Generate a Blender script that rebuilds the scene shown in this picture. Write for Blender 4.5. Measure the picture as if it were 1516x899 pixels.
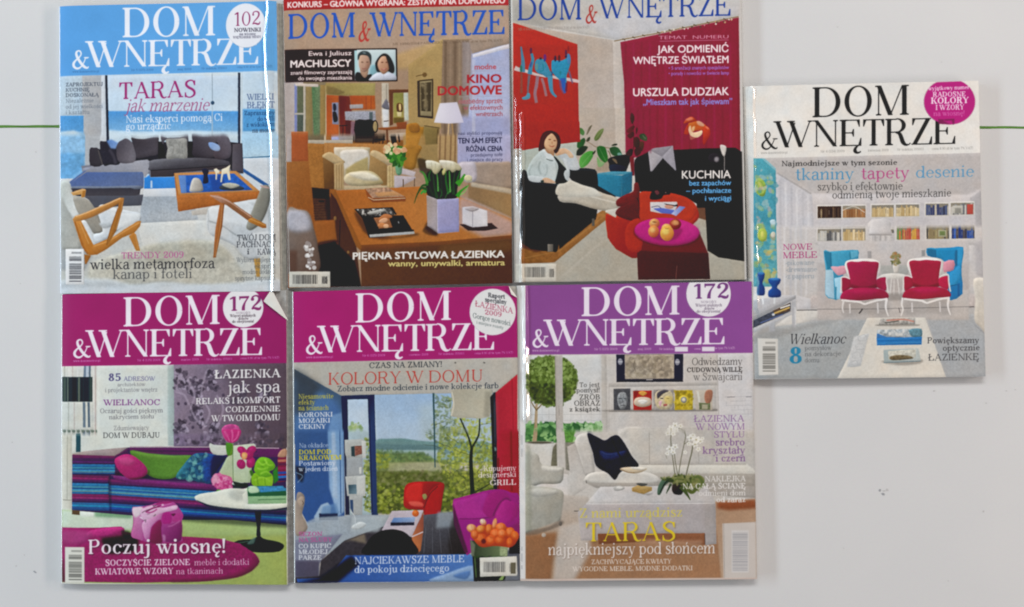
import bpy, bmesh, math
from mathutils import Vector, geometry

for o in list(bpy.data.objects): bpy.data.objects.remove(o)
scene = bpy.context.scene
COL = scene.collection

# ------------------------------------------------------------------ camera, world, lamps, exposure
MM = 0.00067                 # metres on the board for one unit of the sheet layout (1516 x 899 units in view)
CX, CY, CAM_H = 758., 449.5, 1.0
cam_d = bpy.data.cameras.new('camera'); cam_d.sensor_width = 36.; cam_d.lens = 36.*CAM_H/(1516*MM); cam_d.clip_start = .05; cam_d.clip_end = 50.
cam = bpy.data.objects.new('camera', cam_d); COL.objects.link(cam); cam.location = (0, 0, CAM_H); scene.camera = cam

world = bpy.data.worlds.new('World'); scene.world = world; world.use_nodes = True
bg = world.node_tree.nodes['Background']; bg.inputs[0].default_value = (.97, .985, 1., 1); bg.inputs[1].default_value = .19

def lamp(name, loc, target, sx, sy, power, col):
    d = bpy.data.lights.new(name, 'AREA'); d.shape = 'RECTANGLE'; d.size = sx; d.size_y = sy; d.energy = power; d.color = col
    o = bpy.data.objects.new(name, d); COL.objects.link(o); o.location = loc
    o.rotation_euler = (Vector(target)-Vector(loc)).to_track_quat('-Z', 'Y').to_euler(); return o
lamp('ceiling_lamp', (0, 2.3, 2.3), (0, -.1, 0), 2.2, .7, 60, (1., .985, .96))
lamp('window_light', (-2.9, .15, 1.04), (0, 0, 0), 2.5, .3, 72, (.74, .88, 1.))
lamp('room_lamp', (2.9, .1, 1.04), (0, 0, 0), 2.5, .3, 67, (1., .83, .74))

scene.view_settings.view_transform = 'Standard'; scene.view_settings.look = 'None'
scene.view_settings.exposure = .06; scene.view_settings.gamma = 1.
scene.render.engine = 'CYCLES'; scene.cycles.filter_width = 1.9; scene.cycles.max_bounces = 6
# ------------------------------------------------------------------ print shop: covers are drawn in code
import numpy as np, math
rng = np.random.RandomState(7)

def hexc(c):
    if not isinstance(c, str): return np.array(c, dtype=np.float32)
    return np.array([int(c[i:i+2], 16)/255. for i in (0, 2, 4)], dtype=np.float32)

def vnoise(h, w, cell, r, octv=2):
    """smooth value noise 0..1"""
    out = np.zeros((h, w), np.float32); amp = 1.; tot = 0.
    for o in range(octv):
        c = max(cell/(2**o), 1.)
        gh, gw = int(h/c)+3, int(w/c)+3
        g = r.rand(gh, gw).astype(np.float32)
        y = np.arange(h)/c; x = np.arange(w)/c
        yi = y.astype(int); xi = x.astype(int)
        fy = (y-yi); fx = (x-xi); fy = fy*fy*(3-2*fy); fx = fx*fx*(3-2*fx)
        fy = fy[:, None]; fx = fx[None, :]
        a = g[yi][:, xi]; b = g[yi][:, xi+1]; c2 = g[yi+1][:, xi]; d = g[yi+1][:, xi+1]
        out += amp*((a*(1-fx)+b*fx)*(1-fy)+(c2*(1-fx)+d*fx)*fy)
        tot += amp; amp *= .5
    return out/tot

def boxblur(m, r):
    r = int(r)
    if r < 1: return m
    for ax in (0, 1):
        pad = [(0, 0), (0, 0)]; pad[ax] = (r+1, r)
        c = np.cumsum(np.pad(m, pad, mode='edge'), axis=ax)
        n = m.shape[ax]
        if ax == 0: m = (c[2*r+1:2*r+1+n]-c[:n])/(2*r+1)
        else: m = (c[:, 2*r+1:2*r+1+n]-c[:, :n])/(2*r+1)
    return m

def blur(m, r):
    if r < .5: return m
    if r < 1.5: return boxblur(m, 1)
    return boxblur(boxblur(m, round(r*.8)), round(r*.6))

SS = 4
def coverage(polys, W, H):
    """exact horizontal, 4x vertical coverage of a union of polygons; holes are given as (pts, -1)"""
    X0, Y0, X1, Y1, D = [], [], [], [], []
    for p in polys:
        sgn = 1
        if isinstance(p, tuple): p, sgn = p
        p = np.asarray(p, dtype=np.float64)
        if len(p) < 3: continue
        q = np.roll(p, -1, axis=0)
        area = np.sum(p[:, 0]*q[:, 1]-q[:, 0]*p[:, 1])
        d = sgn*(1. if area > 0 else -1.)
        X0.append(p[:, 0]); Y0.append(p[:, 1]); X1.append(q[:, 0]); Y1.append(q[:, 1]); D.append(np.full(len(p), d))
    A = np.zeros(H*(W+2), np.float64)
    if X0:
        X0 = np.concatenate(X0); Y0 = np.concatenate(Y0)*SS; X1 = np.concatenate(X1); Y1 = np.concatenate(Y1)*SS; D = np.concatenate(D)
        up = Y1 > Y0
        D = np.where(up, -D, D)
        xa = np.where(up, X0, X1); ya = np.where(up, Y0, Y1); xb = np.where(up, X1, X0); yb = np.where(up, Y1, Y0)
        k0 = np.clip(np.ceil(ya-.5), 0, H*SS).astype(int); k1 = np.clip(np.ceil(yb-.5), 0, H*SS).astype(int)
        n = np.maximum(k1-k0, 0); tot = int(n.sum())
        if tot:
            idx = np.repeat(np.arange(len(n)), n)
            st = np.cumsum(n)-n
            k = k0[idx]+(np.arange(tot)-st[idx])
            t = (k+.5-ya[idx])/(yb[idx]-ya[idx])
            x = np.clip(xa[idx]+t*(xb[idx]-xa[idx]), 0, W)
            xi = np.floor(x).astype(int); f = x-xi
            base = (k//SS)*(W+2)+xi
            A += np.bincount(base, weights=D[idx]*(1-f), minlength=len(A))[:len(A)]
            A += np.bincount(base+1, weights=D[idx]*f, minlength=len(A))[:len(A)]
    A = np.cumsum(A.reshape(H, W+2), axis=1)[:, :W]/SS
    return np.clip(np.abs(A), 0, 1).astype(np.float32)

def catmull(pts, n=6, closed=False):
    p = np.asarray(pts, dtype=float)
    if len(p) < 3: return p
    if closed: q = np.vstack([p[-1], p, p[0], p[1]])
    else: q = np.vstack([2*p[0]-p[1], p, 2*p[-1]-p[-2]])
    out = []
    for i in range(1, len(q)-2):
        a, b, c, d = q[i-1], q[i], q[i+1], q[i+2]
        for t in np.arange(n)/n:
            out.append(.5*((2*b)+(-a+c)*t+(2*a-5*b+4*c-d)*t*t+(-a+3*b-3*c+d)*t**3))
    if not closed: out.append(q[-2])
    return np.array(out)

def stroke_polys(p, w):
    """p (n,2), w (n,) full widths -> quads"""
    p = np.asarray(p, float); w = np.broadcast_to(np.asarray(w, float), (len(p),))
    d = np.gradient(p, axis=0); l = np.hypot(d[:, 0], d[:, 1])+1e-9
    nrm = np.stack([-d[:, 1]/l, d[:, 0]/l], 1)*w[:, None]/2
    a = p+nrm; b = p-nrm
    return [np.array([a[i], a[i+1], b[i+1], b[i]]) for i in range(len(p)-1)]

# ---- a drawn serif alphabet (units: cap height 700)
class Glyph:
    def __init__(s, W, T, S):
        s.W, s.T, s.S, s.p, s.adv = W, T, S, [], 0
    def rect(s, x0, y0, x1, y1): s.p.append(np.array([(x0, y0), (x1, y0), (x1, y1), (x0, y1)], float))
    def poly(s, *pts): s.p.append(np.array(pts, float))
    def serif(s, x0, x1, y, up):
        """slab from x0-S to x1+S with a bracket into the stem; up=+1 foot, -1 head"""
        S, T = s.S, s.T; b = S*.55
        s.rect(x0-S, min(y, y+up*T), x1+S, max(y, y+up*T))
        for xa, dx in ((x0, -b), (x1, b)):
            s.poly((xa, y+up*T), (xa+dx, y+up*T), (xa+dx*.35, y+up*(T+b*.35)), (xa, y+up*(T+b)))
    def stem(s, x, y0, y1, bot=1, top=1, w=None):
        w = s.W if w is None else w
        s.rect(x, y0, x+w, y1)
        if bot: s.serif(x, x+w, y0, 1)
        if top == 1: s.serif(x, x+w, y1, -1)
        elif top == 2:
            s.poly((x, y1), (x-s.S*1.2, y1-s.T*.6), (x-s.S*1.2, y1-s.T*1.5), (x, y1-s.T*1.7))
            s.rect(x-s.S*.2, y1-s.T*1.2, x, y1)
    def arc(s, cx, cy, rx, ry, a0, a1, w=None, t=None, n=28):
        w = s.W if w is None else w; t = s.T if t is None else t
        a = np.radians(np.linspace(a0, a1, n))
        p = np.stack([cx+(rx-w/2)*np.cos(a), cy+(ry-t/2)*np.sin(a)], 1)
        s.p += stroke_polys(p, t+(w-t)*np.cos(a)**2)
    def diag(s, x0, y0, x1, y1, w): s.poly((x0-w/2, y0), (x0+w/2, y0), (x1+w/2, y1), (x1-w/2, y1))
    def sp(s, pts):
        q = catmull(pts, 6)
        s.p += stroke_polys(q[:, :2], s.T+(s.W-s.T)*np.clip(q[:, 2], -.2, 1.3))
    def dot(s, x, y, r):
        a = np.linspace(0, 2*np.pi, 14)[:-1]
        s.poly(*[(x+r*np.cos(t), y+r*np.sin(t)) for t in a])
    def beak(s, x, y, dy):
        """vertical wedge at the end of an arm"""
        s.poly((x, y), (x, y+dy), (x-s.T*.8, y+dy), (x-s.S*1.1-s.T, y+np.sign(dy)*s.T*.9), (x-s.S*1.1-s.T, y))

def make_glyph(ch, W, T, S):
    g = Glyph(W, T, S); A = 700
    base = {'Ę': 'E', 'Ą': 'A', 'Ł': 'L', 'Ż': 'Z', 'Ś': 'S', 'Ć': 'C', 'Ó': 'O', 'Ń': 'N', 'Ź': 'Z',
            'ę': 'e', 'ą': 'a', 'ł': 'l', 'ż': 'z', 'ś': 's', 'ć': 'c', 'ó': 'o', 'ń': 'n', 'ź': 'z'}.get(ch, ch)
    c = base; X = 470
    if c == 'A':
        g.diag(90, 0, 340, A, T); g.diag(335, A, 590, 0, W); g.rect(165, 225, 520, 225+T); g.serif(80, 100, 0, 1); g.serif(590-W/2, 590+W/2, 0, 1); g.adv = 690
    elif c == 'B':
        g.stem(90, 0, A); g.rect(90, A-T, 310, A); g.rect(90, 0, 320, T); g.rect(90, 350, 320, 350+T)
        g.arc(310, 525+T/4, 210, 175+T/4, 90, -90); g.arc(320, 175+T/2, 250, 175+T/2, 90, -90); g.adv = 640
    elif c in 'CG':
        g.arc(360, 350, 320, 365, 42, 318); g.beak(635, 690, -230); g.rect(635-T, 450, 635, 690)
        if c == 'C': g.sp([(590, 110, .1), (620, 150, 0), (640, 200, 0)])
        else: g.stem(560, 40, 300, 0, 1)
        g.adv = 700 if c == 'C' else 760
    elif c == 'D':
        g.stem(80, 0, A); g.rect(80, A-T, 330, A); g.rect(80, 0, 330, T); g.arc(330, 350, 370, 350, 90, -90, n=40); g.adv = 760
    elif c in 'EF':
        g.stem(80, 0, A); g.rect(80, A-T, 540, A); g.beak(550, A, -190); g.rect(80, 350-T/2, 400, 350+T/2)
        g.poly((400, 350+100), (400-T*.8, 450), (400-T-S*.7, 350), (400-T*.8, 250), (400, 250))
        if c == 'E': g.rect(80, 0, 570, T); g.beak(590, 0, 210); g.adv = 640
        else: g.adv = 590
    elif c == 'H':
        g.stem(80, 0, A); g.stem(520, 0, A); g.rect(80, 350, 560, 350+T); g.adv = 700+W*.2
    elif c == 'I': g.stem(90, 0, A); g.adv = 180+W
    elif c == 'J':
        g.rect(230, 150, 230+W, A); g.serif(230, 230+W, A, -1); g.sp([(230+W/2, 170, 1), (200+W/2, 30, .7), (150, -15, .1), (80, 20, .2), (60, 90, .5)]); g.dot(75, 100, W*.55); g.adv = 400+W*.3
    elif c == 'K':
        g.stem(80, 0, A); g.diag(150+W, 270, 540, A, T); g.diag(260+W*.4, 400, 570, 0, W); g.serif(530, 550, A, -1); g.serif(570-W/2, 570+W/2, 0, 1); g.adv = 700
    elif c == 'L': g.stem(80, 0, A); g.rect(80, 0, 530, T); g.beak(560, 0, 230); g.adv = 600
    elif c == 'M':
        g.stem(110, 0, A, 1, 0, T); g.diag(130, A, 410, 0, W); g.diag(410, 0, 700, A, T); g.stem(690, 0, A, 1, 0, W)
        g.rect(40, A-T, 150, A); g.rect(690, A-T, 690+W+S, A); g.adv = 860+W*.3
    elif c == 'N':
        g.stem(120, 0, A, 1, 0, T); g.diag(120, A, 610, 0, W); g.stem(620-T/2, 0, A, 0, 1, T); g.rect(30, A-T, 160, A); g.adv = 740
    elif c in 'OQ':
        g.arc(370, 350, 330, 365, 0, 360, n=56); g.adv = 740
    elif c in 'PR':
        g.stem(80, 0, A); g.rect(80, A-T, 330, A); g.rect(80, 330, 330, 330+T); g.arc(320, 515+T/4, 240, 185+T/4, 90, -90)
        if c == 'P': g.adv = 610
        else: g.sp([(300, 345, .2), (400, 300, .8), (450, 180, 1), (490, 70, 1), (560, 5, .5), (640, 10, 0), (680, 50, 0)]); g.adv = 690
    elif c == 'S':
        g.sp([(470, 560, 0), (410, 670, .1), (290, 705, .2), (150, 640, .8), (125, 520, 1), (220, 410, 1.1), (360, 330, 1.1), (455, 230, 1), (450, 90, .8), (300, -8, .2), (150, 20, .1), (85, 150, 0)])
        g.beak(490, 690, -200); g.rect(490-T, 500, 490, 690); g.rect(70, 0, 70+T, 200); g.poly((70, 0), (70+S+T, 0), (70, 190)); g.adv = 560
    elif c == 'T':
        g.stem(310-W/2, 0, A, 1, 0); g.rect(50, A-T, 570, A); g.beak(580, A, -190); g.poly((40, A), (40, A-190), (40+T*.8, A-190), (40+S*1.1+T, A-T*.9), (40+S*1.1+T, A)); g.adv = 620
    elif c == 'U':
        g.rect(110, 210, 110+W, A); g.serif(110, 110+W, A, -1); g.rect(600-T, 210, 600, A); g.serif(600-T, 600, A, -1)
        a = np.radians(np.linspace(180, 360, 24)); p = np.stack([(110+W/2+600-T/2)/2+(600-T/2-110-W/2)/2*np.cos(a), 220+210*np.sin(a)+T/2-15], 1)
        g.p += stroke_polys(p, T+(W-T)*np.clip(-np.cos(a), 0, 1)**1.2); g.adv = 710
    elif c in 'VWXY':
        if c == 'V': g.diag(90, A, 350, 0, W); g.diag(350, 0, 590, A, T); g.serif(90-W/2, 90+W/2, A, -1); g.serif(580, 600, A, -1); g.adv = 680
        if c == 'W':
            g.diag(90, A, 340, 0, W); g.diag(335, 0, 540, A*.93, T); g.diag(440, A, 690, 0, W); g.diag(685, 0, 930, A, T)
            g.serif(90-W/2, 90+W/2, A, -1); g.serif(440-W/2, 440+W/2, A, -1); g.serif(920, 940, A, -1); g.adv = 1010
        if c == 'X': g.diag(110, A, 560, 0, W); g.diag(110, 0, 550, A, T); g.serif(110-W/2, 110+W/2, A, -1); g.serif(540, 560, A, -1); g.serif(560-W/2, 560+W/2, 0, 1); g.serif(100, 120, 0, 1); g.adv = 670
        if c == 'Y': g.diag(100, A, 340, 310, W); g.diag(340, 310, 570, A, T); g.stem(330-W/2, 0, 330, 1, 0); g.serif(100-W/2, 100+W/2, A, -1); g.serif(560, 580, A, -1); g.adv = 660
    elif c == 'Z':
        g.rect(80, A-T, 560, A); g.rect(60, 0, 570, T); g.diag(60+W*.7, 0, 570-W*.7, A, W*1.1); g.beak(590, 0, 210)
        g.poly((80, A), (80, A-180), (80+T*.8, A-180), (80+S*1.1+T, A-T*.9), (80+S*1.1+T, A)); g.adv = 640
    elif c == '&':
        g.sp([(690, 400, 0), (600, 400, 0), (560, 300, 0), (450, 110, .1), (320, 0, .4), (190, -8, .6), (80, 80, .9), (75, 200, .9), (170, 320, .4), (310, 430, .2), (400, 560, .2), (370, 670, .3), (290, 705, .2), (200, 650, .6), (195, 540, .9), (270, 380, 1), (420, 170, 1), (560, 40, .9), (680, 0, .3), (730, 60, 0)])
        g.rect(530, 400, 740, 400+T); g.adv = 780
    elif c == '0': g.arc(270, 350, 230, 365, 0, 360, n=40); g.adv = 540
    elif c == '1': g.stem(190, 0, A, 1, 0); g.poly((190, A), (60, A-90), (60, A-90-T*1.3), (190, A-60-T)); g.adv = 420
    elif c == '2':
        g.sp([(100, 540, .8), (130, 650, .4), (260, 700, .3), (400, 640, .9), (420, 500, 1), (330, 350, .7), (170, 190, .3), (80, 50, .1)])
        g.sp([(80, 50, .2), (200, 90, .7), (330, 45, 1.1), (430, 50, .8), (490, 160, 0)]); g.dot(110, 530, W*.6); g.adv = 540
    elif c == '3':
        g.arc(240, 530, 190, 180, 150, -90); g.arc(240, 180, 230, 190, 90, -150); g.adv = 510
    elif c == '4': g.stem(310, 0, A, 1, 0); g.rect(40, 190, 500, 190+T); g.diag(60, 200, 350, A, T*1.3); g.adv = 540
    elif c == '5':
        g.arc(240, 220, 240, 235, 130, -150); g.rect(100, 330, 100+T, 690); g.poly((100, 700), (100, 590), (430, 590), (450, 700)); g.adv = 520
    elif c == '6': g.arc(260, 220, 220, 235, 0, 360); g.sp([(90, 240, 1), (110, 480, 1), (220, 660, .4), (340, 705, .2), (430, 640, .4)]); g.adv = 520
    elif c == '7': g.poly((60, 700), (500, 700), (500, 670), (440, 590), (60, 590)); g.sp([(480, 660, .1), (320, 400, .3), (250, 180, 1), (240, 0, 1.2)]); g.rect(60, 520, 60+T, 700); g.adv = 540
    elif c == '8': g.arc(260, 530, 185, 175, 0, 360); g.arc(260, 180, 220, 195, 0, 360); g.adv = 520
    elif c == '9': g.arc(260, 480, 220, 225, 0, 360); g.sp([(430, 460, 1), (410, 220, 1), (300, 40, .4), (180, -5, .2), (90, 60, .4)]); g.adv = 520
    # ---- lower case
    elif c == 'a':
        g.sp([(80, 350, .9), (110, 430, .4), (230, X+8, .2), (340, 420, .7), (355, 320, 1)]); g.rect(355-W/2, 70, 355+W/2, 330)
        g.sp([(350, 290, .1), (250, 270, .1), (110, 220, .8), (75, 110, 1), (130, 5, .5), (250, 0, .2), (350, 90, 0)]); g.sp([(355, 90, 1), (380, 10, .5), (440, 0, 0), (480, 50, 0)]); g.adv = 490
    elif c in 'bdpq':
        d = c in 'dq'; cx = 250 if d else 290
        y0, y1 = (0, 720) if c in 'bd' else (-210, X)
        x = 415-W*.2 if d else 110-W*.3
        g.stem(x, y0, y1, 0 if c in 'bd' and not d else 1, 2 if c != 'q' else 0)
        if c == 'd': g.rect(x, 0, x+W+S, T)
        g.arc(cx, X/2, 225, X/2+8, 0, 360, n=36); g.adv = 560
    elif c == 'c': g.arc(265, X/2, 220, X/2+8, 50, 320); g.dot(410, 370, W*.55); g.adv = 470
    elif c == 'e': g.arc(265, X/2, 220, X/2+8, 5, 320); g.rect(80, 240, 470, 240+T); g.adv = 500
    elif c == 'f': g.stem(110, 0, 560, 1, 0); g.sp([(110+W/2, 540, 1), (150+W/2, 680, .6), (270, 718, .1), (340, 680, .2)]); g.dot(340, 650, W*.55); g.rect(30, X-T, 320, X); g.adv = 330
    elif c == 'g':
        g.arc(235, 310, 165, 165, 0, 360); g.sp([(130, 190, 0), (80, 120, .4), (120, 40, 1), (300, 20, 1.1), (440, -40, .9), (430, -150, .6), (280, -215, .2), (120, -190, .3), (50, -110, .5), (110, -20, .1), (180, 20, 0)]); g.sp([(370, 420, 0), (430, 480, .2), (480, 470, .5)]); g.adv = 500
    elif c in 'hnmur':
        if c == 'h': g.stem(80, 0, 720, 1, 2)
        elif c == 'u': pass
        else: g.stem(80, 0, X, 1, 2)
        def hump(x0, x1):
            g.sp([(x0, 300, 0), (x0+(x1-x0)*.35, 430, .1), (x0+(x1-x0)*.7, X+2, .4), (x1, 400, .9), (x1+2, 300, 1)]); g.rect(x1-W/2+2, 0, x1+W/2+2, 310); g.serif(x1-W/2, x1+W/2, 0, 1)
        if c in 'hn': hump(80+W, 440); g.adv = 580
        if c == 'm': hump(80+W, 420); hump(420+W/2, 740); g.adv = 880
        if c == 'r': g.sp([(80+W, 290, 0), (210, 420, .2), (300, X, .3), (360, 440, .6)]); g.dot(365, 410, W*.6); g.adv = 420
        if c == 'u':
            g.stem(90, 90, X, 0, 2); g.stem(400, 0, X, 0, 2); g.rect(400, 0, 400+W+S, T); g.sp([(90+W/2, 110, 1), (130+W/2, 15, .7), (270, -5, .2), (410, 120, 0)]); g.adv = 580
    elif c == 'i': g.stem(90, 0, X, 1, 2); g.dot(90+W/2, 640, W*.62); g.adv = 190+W
    elif c == 'j': g.stem(130, -60, X, 0, 2); g.sp([(130+W/2, -50, 1), (100+W/2, -160, .7), (40, -210, .1), (-10, -170, .4)]); g.dot(130+W/2, 640, W*.62); g.adv = 220+W
    elif c == 'k': g.stem(80, 0, 720, 1, 2); g.diag(90+W, 180, 420, X, T); g.diag(230, 290, 450, 0, W); g.rect(340, X-T, 500, X); g.serif(450-W/2, 450+W/2, 0, 1); g.adv = 570
    elif c == 'l': g.stem(90, 0, 720, 1, 2); g.adv = 190+W
    elif c == 'o': g.arc(270, X/2, 230, X/2+8, 0, 360, n=36); g.adv = 540
    elif c == 's':
        g.sp([(350, 370, 0), (300, 455, .1), (210, X+5, .2), (110, 420, .8), (120, 320, 1), (220, 250, 1.1), (330, 190, 1), (360, 90, .8), (240, -5, .2), (120, 15, .1), (70, 110, 0)])
        g.rect(355-T, 340, 355, X); g.rect(65, 0, 65+T, 130); g.adv = 430
    elif c == 't': g.rect(110, 90, 110+W, 640); g.sp([(110+W/2, 110, 1), (150+W/2, 10, .6), (250, -5, .1), (320, 80, 0)]); g.rect(30, X-T, 310, X); g.adv = 350
    elif c in 'vwyx':
        if c == 'v' or c == 'y': g.diag(90, X, 270, 0, W); g.diag(270, 0, 440, X, T); g.adv = 520
        if c == 'y': g.sp([(270, 0, 0), (200, -150, .1), (120, -205, .3), (50, -170, .6)])
        if c in 'vy': g.serif(90-W/2, 90+W/2, X, -1); g.serif(430, 450, X, -1)
        if c == 'w':
            g.diag(80, X, 240, 0, W); g.diag(240, 0, 380, X, T); g.diag(340, X, 500, 0, W); g.diag(500, 0, 660, X, T)
            g.serif(80-W/2, 80+W/2, X, -1); g.serif(340-W/2, 340+W/2, X, -1); g.serif(650, 670, X, -1); g.adv = 730
        if c == 'x': g.diag(90, X, 420, 0, W); g.diag(90, 0, 420, X, T); g.adv = 520
    elif c == 'z': g.rect(60, X-T, 430, X); g.rect(50, 0, 430, T); g.diag(60+W*.6, 0, 430-W*.6, X, W); g.rect(60, X-130, 60+T, X); g.rect(430-T, 0, 430, 140); g.adv = 490
    elif c == '.': g.dot(90, W*.5, W*.6); g.adv = 200
    elif c == ',': g.dot(90, W*.5, W*.6); g.poly((90+W*.5, W*.5), (60, -130), (110, 0)); g.adv = 200
    elif c == '!': g.poly((90-W*.2, 210), (90+W*.3, 210), (100+W*.6, 710), (90-W*.5, 710)); g.dot(95, W*.5, W*.6); g.adv = 220
    elif c == ':': g.dot(90, W*.5, W*.6); g.dot(90, 400, W*.6); g.adv = 200
    elif c == '•': g.dot(110, 250, 80); g.adv = 240
    elif c == '/': g.diag(20, -50, 250, 720, T); g.adv = 270
    elif c in '-–': g.rect(40, 220, 340, 220+T*1.6); g.adv = 380
    elif c == '(': g.sp([(190, 740, 0), (90, 560, .6), (70, 300, 1), (110, 60, .6), (200, -80, 0)]); g.adv = 230
    elif c == ')': g.sp([(40, 740, 0), (140, 560, .6), (160, 300, 1), (120, 60, .6), (30, -80, 0)]); g.adv = 230
    elif c == '%': g.arc(170, 530, 120, 160, 0, 360, n=16); g.arc(480, 170, 120, 160, 0, 360, n=16); g.diag(150, 0, 500, 700, T); g.adv = 650
    elif c == ' ': g.adv = 260
    else: g.rect(60, 0, 400, 450); g.adv = 460
    if ch in 'ĘĄęą':
        x = {'Ę': 520, 'Ą': 600, 'ę': 330, 'ą': 400}[ch]
        g.sp([(x, 20, 0), (x-80, -60, .5), (x-90, -140, .8), (x-20, -185, .3), (x+60, -150, 0)])
    if ch == 'Ł': g.diag(10, 250, 370, 450, T*1.8) if False else g.poly((-10, 230), (350, 420), (350, 420+T*1.6), (-10, 230+T*1.6))
    if ch == 'ł': g.poly((0, 280), (190+W, 430), (190+W, 430+T*1.5), (0, 280+T*1.5))
    if ch in 'ŚĆÓŃŹ': x = g.adv/2; g.poly((x-20, 740), (x+20, 740), (x+130, 880), (x+40, 880))
    if ch in 'śćóńź': x = g.adv/2; g.poly((x-20, 530), (x+15, 530), (x+110, 690), (x+30, 690))
    if ch == 'Ż': g.dot(g.adv/2, 810, W*.55)
    if ch == 'ż': g.dot(g.adv/2, 610, W*.55)
    return g.p, g.adv

_gc = {}
def serif_text(s, W=110, T=42, S=46, track=0):
    polys = []; x = 0.
    for ch in s:
        k = (ch, W, T, S)
        if k not in _gc: _gc[k] = make_glyph(ch, W, T, S)
        p, adv = _gc[k]
        for q in p: polys.append(q+np.array([x, 0.]))
        x += adv+track
    return polys, x-track

_sc = {}
def sans_text(s, bold=.02):
    """Blender's own built-in sans letters, turned to triangles (units: cap height 700)"""
    k = (s, bold)
    if k in _sc: return _sc[k]
    cu = bpy.data.curves.new('lettering', 'FONT'); cu.body = s; cu.size = 1.; cu.resolution_u = 3
    ob = bpy.data.objects.new('lettering', cu); bpy.context.scene.collection.objects.link(ob)
    dg = bpy.context.evaluated_depsgraph_get(); me = ob.evaluated_get(dg).to_mesh()
    n = len(me.vertices); co = np.zeros(n*3); me.vertices.foreach_get('co', co); co = co.reshape(n, 3)[:, :2]
    me.calc_loop_triangles(); m = len(me.loop_triangles); tr = np.zeros(m*3, int); me.loop_triangles.foreach_get('vertices', tr); tr = tr.reshape(m, 3)
    polys = [co[t]*960. for t in tr]
    x0 = co[:, 0].min()*960.; x1 = co[:, 0].max()*960.
    polys = [p-np.array([x0, 0.]) for p in polys]
    if bold > 0:
        o = bold*620.
        polys = [p+np.array([o*(1+u), o*v*.8]) for p in polys for u, v in ((-1, -1), (-1, 1), (1, -1), (1, 1), (0, 0))]; x1 += 2*o
    ob.evaluated_get(dg).to_mesh_clear(); bpy.data.objects.remove(ob); bpy.data.curves.remove(cu)
    _sc[k] = (polys, x1-x0)
    return _sc[k]

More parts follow.
